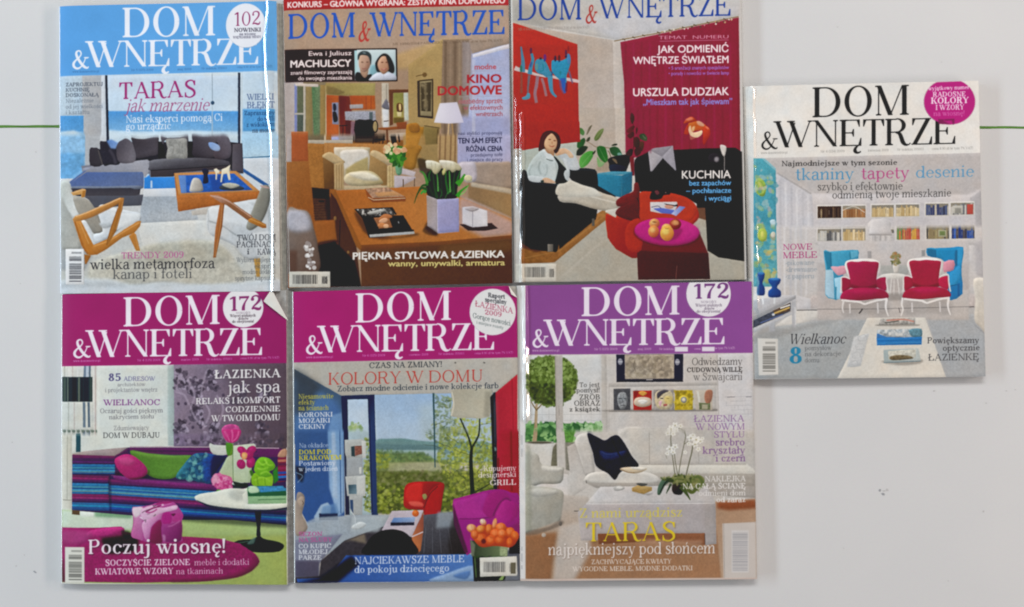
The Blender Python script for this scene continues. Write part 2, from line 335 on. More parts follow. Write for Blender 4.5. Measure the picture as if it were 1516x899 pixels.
class Art:
    """one printed cover; everything is drawn in its own sheet coordinates"""
    def __init__(s, x0, y0, x1, y1, base='ffffff', k=2.4):
        s.x0, s.y0, s.k = x0, y0, k
        s.W = int((x1-x0)*k); s.H = int((y1-y0)*k); s.x1 = x0+s.W/k; s.y1 = y0+s.H/k
        s.im = np.empty((s.H, s.W, 3), np.float32); s.im[:] = hexc(base)
        s.vol = .2; s.set(0, 0, 1); s.slope = -.02; s.r = np.random.RandomState(11)
    def set(s, ox, oy, z):
        if z < 4.2 and s.vol: s.vol = .2
        s.ox, s.oy, s.z = ox, oy, z
    def tr(s, p):
        p = np.asarray(p, float)
        return np.stack([(s.ox+p[:, 0]/s.z-s.x0)*s.k, (s.oy+p[:, 1]/s.z-s.y0)*s.k], 1)
    def mask(s, polys, soft=0):
        """polys in canvas px -> (mask, slices)"""
        allp = np.concatenate([np.asarray(p[0] if isinstance(p, tuple) else p) for p in polys])
        pad = int(soft*2)+2
        xa = max(int(allp[:, 0].min())-pad, 0); xb = min(int(allp[:, 0].max())+pad+1, s.W)
        ya = max(int(allp[:, 1].min())-pad, 0); yb = min(int(allp[:, 1].max())+pad+1, s.H)
        if xb <= xa or yb <= ya: return None, None
        off = np.array([xa, ya])
        m = coverage([((np.asarray(p[0])-off), p[1]) if isinstance(p, tuple) else np.asarray(p)-off for p in polys], xb-xa, yb-ya)
        return blur(m, soft), (slice(ya, yb), slice(xa, xb))
    def fill(s, polys, col, a=1., soft=0., grad=None, tex=0., cell=8., mot=None, vol=0.):
        soft = soft*s.k/s.z if soft else 0
        m, sl = s.mask(polys, soft)
        if m is None: return
        h, w = m.shape; c = hexc(col)
        if grad is not None:          # (x0,y0,x1,y1,col2) in drawing coordinates
            g = s.tr([(grad[0], grad[1]), (grad[2], grad[3])])
            yy, xx = np.mgrid[sl[0].start:sl[0].stop, sl[1].start:sl[1].stop]
            d = g[1]-g[0]; t = np.clip(((xx-g[0, 0])*d[0]+(yy-g[0, 1])*d[1])/(d@d+1e-9), 0, 1)[..., None]
            c = c*(1-t)+hexc(grad[4])*t
        else: c = np.broadcast_to(c, (h, w, 3))
        if tex: c = np.clip(c*(1+tex*2*(vnoise(h, w, cell*s.k/s.z, s.r, 3)[..., None]-.5)), 0, 1)
        if mot is not None:           # (colour, cell, threshold, sharpness) mottled second colour
            n = np.clip((vnoise(h, w, mot[1]*s.k/s.z, s.r, 3)-mot[2])*mot[3], 0, 1)[..., None]
            c = c*(1-n)+hexc(mot[0])*n
        if vol:
            ar = float(m.sum()); r = min(max(.16*math.sqrt(ar), 1.), 9.)
            if ar > 60:
                mp = np.pad(m, 1, mode='edge'); mb = blur(m, r); gy, gx = np.gradient(mb)
                f = 1+vol*((gx*.6+gy)*r*1.5-.55*(1-mb)*m)+vol*.35*(vnoise(h, w, max(r*2.2, 3), s.r, 2)-.5)
                c = np.clip(c*f[..., None], 0, 1)
        m = m[..., None]*a
        s.im[sl] = s.im[sl]*(1-m)+c*m
    def p(s, pts, col, **k): k.setdefault('soft', 1.6); k.setdefault('vol', s.vol*.35); s.fill([s.tr(pts)], col, **k)
    def c(s, pts, col, n=5, **k): k.setdefault('soft', 1.8); k.setdefault('vol', s.vol); s.fill([s.tr(catmull(pts, n, True))], col, **k)
    def sh(s, pts, a=.35, soft=10, col='1a1410'): s.fill([s.tr(catmull(pts, 4, True))], col, a=a, soft=soft)
    def b(s, x0, y0, x1, y1, col, sl=None, **k):
        d = 0 if sl is None else sl*(x1-x0)
        s.p([(x0, y0), (x1, y0+d), (x1, y1+d), (x0, y1)], col, **k)
    def e(s, cx, cy, rx, ry, col, rot=0, **k):
        a = np.linspace(0, 2*np.pi, 37)[:-1]; ca, sa = np.cos(np.radians(rot)), np.sin(np.radians(rot))
        x = rx*np.cos(a); y = ry*np.sin(a)
        k.setdefault('vol', s.vol); s.p(np.stack([cx+x*ca-y*sa, cy+x*sa+y*ca], 1), col, **k)
    def l(s, pts, w, col, smooth=False, **k):
        q = catmull(pts, 6) if smooth and len(pts) > 2 else np.asarray(pts, float)
        if isinstance(w, (tuple, list)): w = np.linspace(w[0], w[1], len(q))
        s.fill([s.tr(x) for x in stroke_polys(q, w)] if smooth else
               [s.tr(x) for i in range(len(q)-1) for x in stroke_polys(q[i:i+2], (w if np.isscalar(w) else w[i:i+2]))], col, **k)
    def t(s, txt, x0, x1, y, cap, col, f='s', W=None, T=None, S=None, it=0., yr=None, bold=.02, track=0, shadow=None, **k):
        if f == 's': polys, adv = serif_text(txt, W or 128, T or 60, S if S is not None else 58, track)
        else: polys, adv = sans_text(txt, bold)
        sl = s.slope if yr is None else (yr-y)/(x1-x0)
        sx = (x1-x0)/adv; sy = cap/700.
        def tf(dx=0, dy=0):
            out = []
            for q in polys:
                X = x0+q[:, 0]*sx+it*q[:, 1]*sy+dx; Y = y+sl*(q[:, 0]*sx)-q[:, 1]*sy+dy
                out.append(s.tr(np.stack([X, Y], 1)))
            return out
        if shadow: s.fill(tf(cap*.05, cap*.06), shadow, a=.55, soft=cap*.05)
        s.fill(tf(), col, **k)
    def speck(s, region, cols, n, r0, r1, a=.9, soft=0, asp=1., rot=None, clip=None):
        """many small leaf- or petal-like dabs inside a polygon"""
        reg = np.asarray(region, float); lo = reg.min(0); hi = reg.max(0)
        grp = [[] for _ in cols]; made = 0; tries = 0
        while made < n and tries < n*20:
            tries += 1
            x, y = lo+(hi-lo)*s.r.rand(2)
            j = np.roll(reg, -1, 0); ins = ((reg[:, 1] > y) != (j[:, 1] > y)) & (x < (j[:, 0]-reg[:, 0])*(y-reg[:, 1])/(j[:, 1]-reg[:, 1]+1e-9)+reg[:, 0])
            if ins.sum() % 2 == 0: continue
            rr = r0+(r1-r0)*s.r.rand(); a_ = s.r.rand()*np.pi if rot is None else np.radians(rot+(s.r.rand()-.5)*40)
            th = np.linspace(0, 2*np.pi, 8)[:-1]+s.r.rand(); q = np.stack([rr*np.cos(th)*asp, rr*np.sin(th)], 1)
            q = q@np.array([[np.cos(a_), np.sin(a_)], [-np.sin(a_), np.cos(a_)]])+np.array([x, y])
            grp[made % len(cols)].append(s.tr(q)); made += 1
        order = [(i, grp[i][k::3]) for k in range(3) for i in range(len(cols))]
        for i, gp in order:
            if gp: s.fill(gp, cols[i], a=a, soft=soft)
    def barcode(s, x0, y0, x1, y1, vertical=True, extra=True, dark='4a4a4c', paper='e9e9e4', clear=.12):
        """paper box with bars; vertical=True means upright bars"""
        s.b(x0, y0, x1, y1, paper)
        r = np.random.RandomState(5); w, h = x1-x0, y1-y0
        if vertical:
            x = x0+w*.1; xe = x1-w*(.3 if extra else .08)
            while x < xe:
                bw = w*(.008+.022*r.rand()); s.b(x, y0+h*.2, min(x+bw, xe), y1-h*.22, dark); x += bw+w*(.008+.018*r.rand())
            if extra:
                x = x1-w*.2
                while x < x1-w*.06:
                    bw = w*(.01+.02*r.rand()); s.b(x, y0+h*.3, x+bw, y1-h*.22, dark); x += bw+w*.015
        else:
            y = y0+h*.09; ye = y1-h*.07
            gaps = [.17, .36, .71, .86]
            while y < ye:
                bh = h*(.008+.02*r.rand()); fr = (y-y0)/h
                if not any(abs(fr-g_) < .022 for g_ in gaps): s.b(x0+w*(.33 if fr < .17 else .2), y, x1-w*.13, min(y+bh, ye), dark)
                y += bh+h*(.006+.012*r.rand())
    def seam(s, y, r=4.):
        """soften the join between the upper and lower half of a picture"""
        c = int((y-s.y0)*s.k); R = int(r*s.k); a_, b_ = max(c-3*R, 0), min(c+3*R, s.H); blk = s.im[a_:b_]
        bl = np.stack([boxblur(np.pad(blk[..., i], 0), 1) for i in range(3)], -1)
        cs = np.cumsum(np.pad(blk, [(R+1, R), (0, 0), (0, 0)], mode='edge'), 0); vb = (cs[2*R+1:2*R+1+len(blk)]-cs[:len(blk)])/(2*R+1)
        w = np.exp(-(((np.arange(a_, b_)-c)/(R*.9))**2))[:, None, None]
        s.im[a_:b_] = blk*(1-w)+vb*w
    def photo(s, warp=.16, fine=.05, broad=.02, sharp=.35, con=1.04):
        """turn the picture part from clean shapes to printed photograph: uneven edges, grain of things, soft tone shifts"""
        r = np.random.RandomState(s.W); H, W, k = s.H, s.W, s.k
        dx = (vnoise(H, W, 4*k, r, 3)-.5)*2*warp*k*1.6; dy = (vnoise(H, W, 4*k, r, 3)-.5)*2*warp*k*1.6
        yy, xx = np.mgrid[0:H, 0:W].astype(np.float32); X = np.clip(xx+dx, 0, W-1.001); Y = np.clip(yy+dy, 0, H-1.001)
        xi = X.astype(int); yi = Y.astype(int); fx = (X-xi)[..., None]; fy = (Y-yi)[..., None]; im = s.im
        im = (im[yi, xi]*(1-fx)+im[yi, xi+1]*fx)*(1-fy)+(im[yi+1, xi]*(1-fx)+im[yi+1, xi+1]*fx)*fy
        lum = im.mean(-1); act = np.clip(.35+2.2*(1-np.abs(lum*2-.8)), .3, 1.)
        n = (vnoise(H, W, 2.2*k, r, 3)-.5)*fine*2*act+(vnoise(H, W, 11*k, r, 2)-.5)*broad*2
        im = im*(1+n[..., None]); tint = (vnoise(H, W, 18*k, r, 2)-.5)*.035
        im[..., 0] *= 1+tint; im[..., 2] *= 1-tint
        b = np.stack([blur(im[..., i], 2.2*k) for i in range(3)], -1); im = im+(im-b)*sharp*.6
        s.im = (np.clip(im, 0, 1)**con).astype(np.float32); s.vol = 0.
    def finish(s, soft=.35, grain=.02):
        r = np.random.RandomState(3)
        s.im = np.stack([blur(s.im[..., i], soft*s.k) for i in range(3)], -1)
        n = (vnoise(s.H, s.W, 30*s.k, r, 2)-.5)[..., None]*.05+(vnoise(s.H, s.W, 1.2*s.k, r, 1)-.5)[..., None]*grain
        s.im = np.clip(s.im*(1+n), 0, 1)
        return s
# ------------------------------------------------------------------ closer passages of the cover pictures
def det_sofa(a):
    a.vol = 0.14
    a.set(100, 190, 5.414)
    # window light behind, then the dark sofa as one low L
    a.p([(175, 165), (300, 150), (480, 110), (520, 66), (1400, 60), (1400, 125), (1400, 300), (160, 300)], 'c5d2da', a=.0)
    a.p([(176, 172), (215, 158), (262, 168), (520, 110), (1310, 110), (1400, 122), (1408, 362), (1310, 340), (1290, 280), (640, 262), (180, 300)], '29262e', soft=2)
    a.p([(20, 440), (150, 340), (200, 300), (640, 250), (652, 262), (650, 350), (620, 400), (600, 350), (150, 352)], '8f9099', grad=(200, 300, 640, 330, 'a0a0a8'), soft=3)
    a.c([(660, 262), (760, 244), (1000, 236), (1200, 246), (1296, 268), (1312, 292), (1180, 306), (900, 322), (664, 338), (655, 300)], '74757c', n=4, grad=(700, 240, 720, 335, '4a474e'), tex=.05)
    a.p([(664, 336), (900, 322), (1180, 306), (1300, 300), (1300, 330), (1150, 335), (860, 358), (850, 388), (664, 392)], '3d363b'); a.l([(664, 338), (900, 324), (1296, 298)], 5, '1f1c22', smooth=True)
    a.p([(1316, 128), (1400, 120), (1410, 365), (1395, 350), (1318, 345)], '5b555c', grad=(1316, 200, 1410, 200, '474149')); a.p([(1300, 120), (1322, 130), (1318, 330), (1296, 270)], '2a262c')
    a.c([(258, 120), (290, 105), (350, 112), (392, 150), (420, 280), (340, 292), (285, 290)], '2b2933', n=4, tex=.12); a.l([(335, 170), (370, 230), (385, 285)], (20, 26), '45424d', smooth=True, soft=6, a=.8)
    a.c([(178, 168), (210, 156), (250, 170), (280, 292), (182, 296)], '353138', n=3, grad=(180, 200, 280, 200, '3f3b41')); a.l([(244, 176), (278, 290)], 7, '5c5654', soft=2)
    a.p([(312, 100), (350, 90), (408, 118), (385, 165), (345, 160)], '5a7fb8', soft=6, grad=(312, 100, 400, 160, '7f9ecb'))
    a.c([(396, 130), (440, 90), (475, 82), (520, 120), (545, 200), (540, 262), (495, 280), (420, 276), (392, 220)], '47424a', n=4, grad=(400, 150, 545, 210, '77727a'), tex=.06)
    a.c([(508, 75), (560, 84), (620, 84), (724, 70), (728, 120), (722, 205), (660, 222), (560, 240), (545, 200), (525, 130)], '3a353c', n=3, grad=(540, 90, 700, 210, '514b52'), tex=.06); a.l([(512, 78), (620, 88), (722, 73)], 4, '6d6a72', smooth=True, a=.8)
    a.p([(724, 105), (760, 105), (790, 240), (724, 244)], '1f1c23', soft=3); a.p([(730, 62), (748, 60), (750, 104), (732, 106)], 'c8d2d6', soft=1)
    a.c([(745, 65), (800, 76), (900, 72), (962, 58), (968, 110), (960, 180), (940, 90), (790, 90), (765, 130)], '56525a', n=3)
    a.c([(788, 88), (860, 84), (950, 82), (956, 140), (958, 236), (880, 240), (792, 244), (800, 160)], '8f8f8b', n=3, tex=.16, cell=20, grad=(790, 90, 950, 240, '9c9b96'))
    for q in ([(810, 130), (850, 150), (840, 200)], [(870, 110), (900, 150), (880, 210)], [(925, 110), (915, 170), (935, 220)]): a.l(q, 6, '75746f', smooth=True, soft=4, a=.6)
    a.p([(968, 60), (994, 55), (1000, 100), (972, 104)], 'c8d2d6', soft=1); a.p([(960, 104), (1010, 104), (1010, 236), (962, 236)], '1f1c23', soft=3)
    a.c([(998, 52), (1080, 66), (1180, 58), (1225, 62), (1200, 110), (1168, 140), (1180, 225), (1080, 236), (1000, 215), (1005, 130)], '37323a', n=3, grad=(1010, 200, 1180, 80, '5e5860'), tex=.06)
    a.c([(1200, 80), (1240, 50), (1290, 75), (1312, 150), (1300, 230), (1240, 250), (1180, 238), (1170, 190), (1205, 150)], '4a4148', n=4, grad=(1180, 200, 1300, 120, '66606a'), tex=.06)
    a.c([(1128, 118), (1165, 114), (1215, 140), (1218, 175), (1185, 182), (1145, 160)], '7d9ccb', n=4, grad=(1130, 120, 1215, 175, 'a3b8d8'))
    a.p([(625, 398), (655, 372), (662, 395), (855, 392), (870, 480), (612, 486)], '2f7fce', soft=2, grad=(620, 400, 860, 480, '3f8ad4')); a.p([(664, 420), (678, 420), (680, 478), (664, 480)], 'b5cbe0', soft=2); a.p([(610, 486), (870, 480), (875, 545), (606, 548)], 'ced3d8', soft=3)

def det_tulips(a):
    a.set(600, 230, 7.82)
    a.p([(235, 60), (560, 60), (680, 120), (660, 340), (590, 520), (250, 470), (160, 300)], '9c8460', a=.0)
    a.c([(240, 330), (250, 210), (330, 170), (450, 150), (560, 150), (640, 190), (600, 400), (590, 495), (460, 512), (370, 510), (255, 455)], '14200f', n=4, soft=5)
    for q, w, cc in (([(165, 185), (210, 205), (250, 300), (250, 350)], (10, 46), '4f8a3e'), ([(255, 400), (190, 380), (140, 450), (102, 560)], (40, 4), '35562a'), ([(250, 350), (200, 350), (160, 400)], (30, 10), '2f5a22'), ([(180, 450), (210, 415), (240, 430)], (20, 40), '4a9a44'),
                     ([(370, 500), (340, 380), (320, 210)], (40, 12), '1f4a1e'), ([(380, 420), (376, 300), (365, 210)], (22, 10), '5c9a50'), ([(430, 480), (420, 330), (410, 200)], (34, 12), '1a3a18'), ([(500, 450), (470, 300), (470, 190)], (30, 14), '2a6a26'), ([(520, 430), (515, 300), (510, 180)], (22, 12), '63a552'), ([(560, 460), (560, 320), (575, 180)], (40, 12), '1e4a1c'),
                     ([(600, 330), (610, 260), (650, 150)], (40, 8), '2f6a26'), ([(600, 480), (640, 420), (735, 345)], (54, 8), '3f9a2c'), ([(640, 460), (690, 420), (730, 350)], (14, 6), '8ac070'), ([(600, 340), (650, 290), (690, 220)], (70, 20), '4a9c34'), ([(280, 300), (275, 230), (300, 170)], (34, 12), '2f5f28'), ([(330, 470), (290, 400), (270, 320)], (34, 20), '1c3a1a'), ([(460, 500), (490, 440), (540, 400)], (8, 6), '5a8a5a'), ([(400, 500), (420, 440), (400, 380)], (10, 6), '3f7048')): a.l(q, w, cc, smooth=True, soft=3)
    for q, c1, c2 in (([(236, 66), (290, 58), (360, 75), (415, 105), (410, 165), (360, 220), (320, 200), (300, 165), (250, 150), (240, 110)], 'd9d6c8', 'bfb896'), ([(395, 60), (470, 58), (560, 75), (600, 110), (620, 140), (580, 185), (545, 200), (510, 170), (470, 185), (440, 160), (420, 120), (398, 90)], 'dcd9cf', 'c2ba9a'), ([(560, 80), (600, 95), (640, 130), (650, 165), (610, 180), (585, 150)], 'c9c2a8', 'a8a080'), ([(425, 190), (455, 150), (470, 190), (440, 235)], 'c6c088', '9aa05a')): a.c(q, c1, n=4, soft=5, grad=(q[0][0], q[0][1], q[0][0]+20, q[0][1]+130, c2))
    for q in ([(300, 80), (310, 150)], [(350, 90), (345, 190)], [(470, 75), (480, 170)], [(530, 85), (525, 160)]): a.l(q, 7, 'aaa68a', soft=4, a=.55)
    a.p([(245, 462), (370, 512), (372, 896), (262, 812)], 'a29690', grad=(245, 600, 372, 640, 'b1a8ac')); a.p([(370, 514), (618, 500), (624, 884), (380, 898)], 'a8a6c6', grad=(380, 520, 610, 860, '9896ba')); a.l([(372, 516), (376, 890)], 5, 'c6c3da', soft=2); a.l([(250, 466), (370, 512), (616, 500)], 4, 'c9c6d8', soft=1)
    a.c([(690, 250), (730, 230), (765, 260), (770, 305), (710, 305)], 'd2ccb0', n=4, soft=4)
    a.sh([(200, 880), (262, 820), (380, 905), (300, 930)], .45, 10)

def det_portraits(a):
    a.set(530, 70, 17.28)
    a.p([(-28, 66), (962, 60), (975, 842), (-10, 856)], 'c6d3d3', grad=(0, 100, 100, 800, 'a9c3c8'), soft=3); a.c([(340, 470), (470, 470), (470, 660), (350, 740), (300, 640)], '7aa5ae', n=4, soft=20)
    a.c([(-40, 860), (-60, 680), (20, 640), (170, 720), (330, 690), (350, 740), (310, 860)], '120b10', n=4, soft=5); a.c([(60, 560), (250, 540), (250, 700), (180, 790), (90, 710)], 'a8866e', n=4, soft=8)
    a.c([(20, 300), (30, 200), (120, 150), (230, 160), (310, 240), (325, 370), (300, 500), (220, 610), (150, 640), (70, 600), (25, 470)], 'c2a088', n=5, soft=8, grad=(40, 300, 320, 450, 'a27a68')); a.c([(-5, 330), (-5, 200), (60, 120), (150, 95), (260, 115), (335, 200), (345, 330), (325, 460), (300, 330), (255, 235), (160, 205), (60, 215), (25, 300)], '2e3638', n=5, soft=6); a.c([(110, 140), (160, 120), (210, 150), (170, 180)], '5f6e70', n=4, soft=10)
    for x in (110, 240): a.c([(x-35, 385), (x, 365), (x+35, 385), (x, 402)], '6d5040', n=4, soft=6)
    a.c([(95, 530), (150, 545), (215, 515), (190, 560), (130, 570)], '8f5c50', n=4, soft=6); a.c([(160, 400), (175, 470), (140, 490)], 'b8947c', n=4, soft=8); a.c([(220, 420), (300, 430), (270, 560), (210, 590)], '8f6652', n=4, soft=22, a=.6)
    a.c([(315, 860), (340, 760), (440, 680), (560, 655), (650, 690), (800, 650), (930, 700), (972, 840)], 'c9cdd8', n=4, soft=6, grad=(350, 700, 900, 850, 'b2b6c2')); a.l([(655, 690), (665, 850)], 8, '9aa0ae', soft=4)
    a.c([(440, 450), (455, 370), (540, 240), (640, 165), (740, 175), (830, 260), (900, 400), (935, 540), (920, 650), (860, 665), (760, 620), (560, 640), (480, 620)], '1d1718', n=5, soft=6)
    a.c([(500, 440), (540, 320), (620, 235), (710, 240), (760, 320), (800, 430), (800, 540), (750, 630), (660, 690), (590, 650), (530, 560)], 'c59c80', n=5, soft=8, grad=(520, 350, 790, 600, 'a67458')); a.c([(720, 240), (790, 330), (820, 480), (800, 560), (770, 430), (740, 330)], '271a18', n=4, soft=12)
    for x in (620, 735): a.c([(x-35, 392), (x, 370), (x+35, 392), (x, 405)], '6a4030', n=4, soft=6)
    a.c([(580, 545), (650, 560), (735, 530), (700, 585), (630, 590)], 'a2564a', n=4, soft=6); a.c([(610, 553), (655, 563), (710, 545), (660, 575)], 'd8c8bc', n=4, soft=4); a.c([(650, 400), (675, 480), (640, 500)], 'b58a6c', n=4, soft=8)
    for q in ([(-20, 52), (985, 38)], [(985, 38), (1000, 860)], [(1000, 856), (-20, 872)]): a.l(q, 28, '22150f', soft=2)

def det_woman(a):
    a.vol = 0.09
    a.set(770, 180, 8.175)
    a.p([(22, 0), (718, 0), (728, 245), (480, 272), (22, 350)], 'a52e1c', grad=(30, 0, 700, 200, '9e2a18'), tex=.04)
    a.p([(22, 352), (480, 275), (690, 250), (680, 420), (690, 560), (600, 575), (22, 620)], 'a9b0a6', grad=(60, 400, 700, 450, 'b5b8ae'), soft=3)
    # chair back and arm
    a.c([(560, 580), (700, 572), (880, 578), (915, 610), (920, 840), (760, 800), (640, 720)], '1a1e22', n=3, soft=3, tex=.06); a.l([(600, 585), (860, 590), (905, 620)], 8, '373d42', smooth=True, soft=4, a=.8)
    # raised arm, jacket
    a.c([(430, 380), (480, 330), (560, 325), (620, 360), (690, 460), (720, 570), (640, 590), (560, 560), (520, 480), (480, 440)], 'b4babc', n=4, soft=5, grad=(500, 400, 700, 560, 'c2c6c8')); a.c([(425, 385), (470, 335), (545, 325), (610, 365), (650, 430), (600, 440), (560, 390), (500, 400), (440, 415)], 'c9a07e', n=4, soft=4, grad=(430, 400, 620, 370, 'd2b496'))
    a.c([(76, 640), (120, 500), (200, 400), (270, 345), (340, 370), (420, 440), (470, 520), (540, 600), (590, 680), (560, 750), (440, 770), (300, 700), (250, 735), (110, 715)], 'b2bcba', n=4, soft=4, grad=(100, 500, 520, 560, 'c3cac9'))
    a.c([(520, 440), (570, 480), (600, 600), (595, 680), (560, 690), (530, 620), (560, 570)], 'c6cac9', n=4, soft=4); a.c([(265, 345), (330, 350), (410, 420), (470, 520), (420, 470), (330, 470), (315, 440)], 'cdd3d2', n=4, soft=4); a.l([(318, 452), (360, 470), (398, 476)], 9, '59635f', smooth=True, soft=3)
    for q, w in (([(245, 480), (225, 560), (250, 640)], 16), ([(300, 660), (330, 600), (320, 520)], 10), ([(150, 520), (110, 600), (120, 660)], 10), ([(430, 500), (445, 600), (430, 740)], 10)): a.l(q, w, '87928f', smooth=True, soft=9, a=.75)
    a.c([(405, 425), (440, 440), (500, 510), (560, 580), (530, 625), (545, 690), (585, 752), (430, 758), (448, 640), (460, 530)], '14201f', n=4, soft=3)
    a.c([(540, 600), (575, 585), (600, 610), (585, 670), (560, 700), (540, 660)], 'b9bfbf', n=4, soft=4)
    a.c([(110, 655), (200, 660), (300, 680), (270, 730), (160, 735), (90, 700)], 'c0c6c7', n=4, soft=5); a.c([(275, 690), (330, 682), (400, 715), (430, 745), (340, 745), (270, 730)], 'c7a486', n=4, soft=4); a.p([(248, 715), (285, 705), (290, 735), (252, 738)], '2c3a36', soft=3)
    # head
    a.c([(225, 355), (240, 230), (270, 150), (330, 112), (400, 115), (465, 160), (490, 240), (480, 320), (440, 385), (400, 370), (300, 330)], '421412', n=5, soft=5, grad=(240, 200, 480, 250, '36100f')); a.c([(300, 330), (350, 350), (405, 350), (410, 420), (370, 395), (330, 380)], 'a9805f', n=4, soft=5)
    a.c([(286, 260), (310, 200), (350, 150), (400, 148), (440, 185), (450, 250), (438, 310), (400, 350), (350, 352), (305, 318)], 'd2b08c', n=5, soft=5, grad=(290, 200, 450, 290, 'c49c78')); a.c([(240, 340), (258, 220), (290, 150), (345, 125), (380, 135), (330, 180), (298, 235), (288, 310), (270, 335)], '4a1614', n=4, soft=4); a.c([(380, 130), (440, 150), (470, 230), (462, 320), (440, 340), (450, 250), (430, 190), (400, 152)], '3c1211', n=4, soft=4)
    for x, y in ((360, 218), (420, 232)): a.c([(x-20, y), (x, y-8), (x+18, y+2), (x, y+6)], '7a4a34', n=4, soft=4)
    a.c([(350, 285), (380, 298), (420, 288), (400, 308), (370, 306)], 'a05a44', n=4, soft=4); a.c([(385, 235), (400, 262), (380, 270)], 'b98a66', n=4, soft=5); a.c([(300, 270), (320, 320), (360, 350), (310, 330)], 'b08462', n=4, soft=8, a=.7)
    # near arm of the chair
    a.c([(24, 610), (78, 605), (110, 715), (250, 745), (420, 755), (460, 790), (468, 900), (24, 900)], '141920', n=3, soft=3, tex=.08); a.l([(90, 730), (250, 760), (420, 775)], 8, '2f353c', smooth=True, soft=5, a=.8)
    a.c([(455, 770), (540, 745), (620, 715), (760, 770), (900, 810), (960, 870), (960, 905), (470, 905)], 'c6c0b2', n=4, soft=4, grad=(480, 780, 900, 880, 'd0cbbe'))

def det_painting(a):
    a.set(762, 60, 8.99); a.vol = .06
    a.p([(60, 60), (780, 60), (800, 850), (60, 850)], 'a92f1d', soft=8, tex=.05)
    a.l([(0, 360), (60, 385), (160, 410), (280, 450), (420, 480)], (60, 26), 'c9b8b4', smooth=True, soft=4); a.l([(500, 480), (600, 500), (700, 515), (860, 545)], (40, 44), 'c9b4b2', smooth=True, soft=4)
    B = '3f86a2'
    a.l([(85, 80), (100, 200), (110, 300), (105, 420)], (20, 66), '4a7f9a', smooth=True, soft=4); a.l([(90, 430), (90, 700)], (26, 34), '7a5a54', soft=6, a=.6); a.c([(75, 330), (100, 350), (95, 420), (70, 400)], '2f6f5c', n=4, soft=5)
    a.l([(225, 170), (240, 260), (215, 350), (200, 450)], (34, 60), B, smooth=True, soft=4); a.e(216, 135, 16, 42, '5a2446', soft=5); a.e(215, 320, 14, 40, '3a4a8a', rot=15, soft=6, a=.8); a.l([(195, 460), (180, 600), (175, 700)], (34, 22), '6f6670', smooth=True, soft=5); a.c([(95, 760), (150, 735), (165, 700), (200, 705), (202, 770), (120, 788)], '5590a6', n=4, soft=4)
    a.c([(270, 290), (300, 250), (370, 245), (420, 290), (470, 400), (500, 470), (430, 490), (370, 455), (300, 430), (268, 370)], B, n=4, soft=4, tex=.1); a.e(345, 238, 18, 16, '35343c', soft=4); a.e(402, 225, 20, 44, '6a2a72', soft=5); a.e(400, 260, 12, 18, '2f3a8a', soft=4); a.l([(375, 310), (380, 395), (330, 410)], 9, '177a86', smooth=True, soft=3); a.c([(275, 320), (305, 310), (310, 380), (285, 390)], '5f8f90', n=4, soft=5)
    a.l([(305, 470), (290, 600), (270, 700), (290, 830)], (46, 40), '94707a', smooth=True, soft=5); a.l([(360, 500), (390, 600), (420, 740)], (34, 36), '9c6f76', smooth=True, soft=5); a.l([(470, 470), (480, 600), (500, 690), (555, 750)], (70, 26), '4a8aa6', smooth=True, soft=4)
    a.c([(490, 280), (530, 260), (610, 270), (680, 240), (735, 210), (745, 290), (720, 380), (690, 480), (690, 590), (640, 620), (590, 520), (530, 460), (495, 400)], '2f8aac', n=4, soft=4, tex=.1); a.e(540, 240, 15, 42, '3a2440', soft=5); a.e(592, 235, 17, 44, '5a1420', soft=5); a.e(595, 275, 14, 14, '2a4a6a', soft=4); a.e(683, 165, 15, 46, '5a2048', soft=5); a.e(684, 215, 14, 16, '20284a', soft=4); a.e(716, 110, 12, 40, '8a2028', soft=5); a.c([(700, 180), (740, 200), (735, 300), (705, 300)], '4a7fae', n=4, soft=5)
    a.l([(640, 500), (650, 600), (665, 700)], (70, 36), '2f5aa8', smooth=True, soft=5); a.l([(600, 530), (620, 640), (660, 710)], (30, 20), '7a4a6a', smooth=True, soft=5); a.l([(690, 560), (685, 680)], (20, 26), '6a1f40', soft=5); a.l([(720, 400), (745, 480), (770, 570)], (26, 16), '6a5a7a', smooth=True, soft=5); a.l([(480, 410), (500, 430), (490, 470)], 16, '2a5a8a', smooth=True, soft=4); a.c([(590, 420), (620, 410), (610, 460)], '1f7a8a', n=4, soft=4)

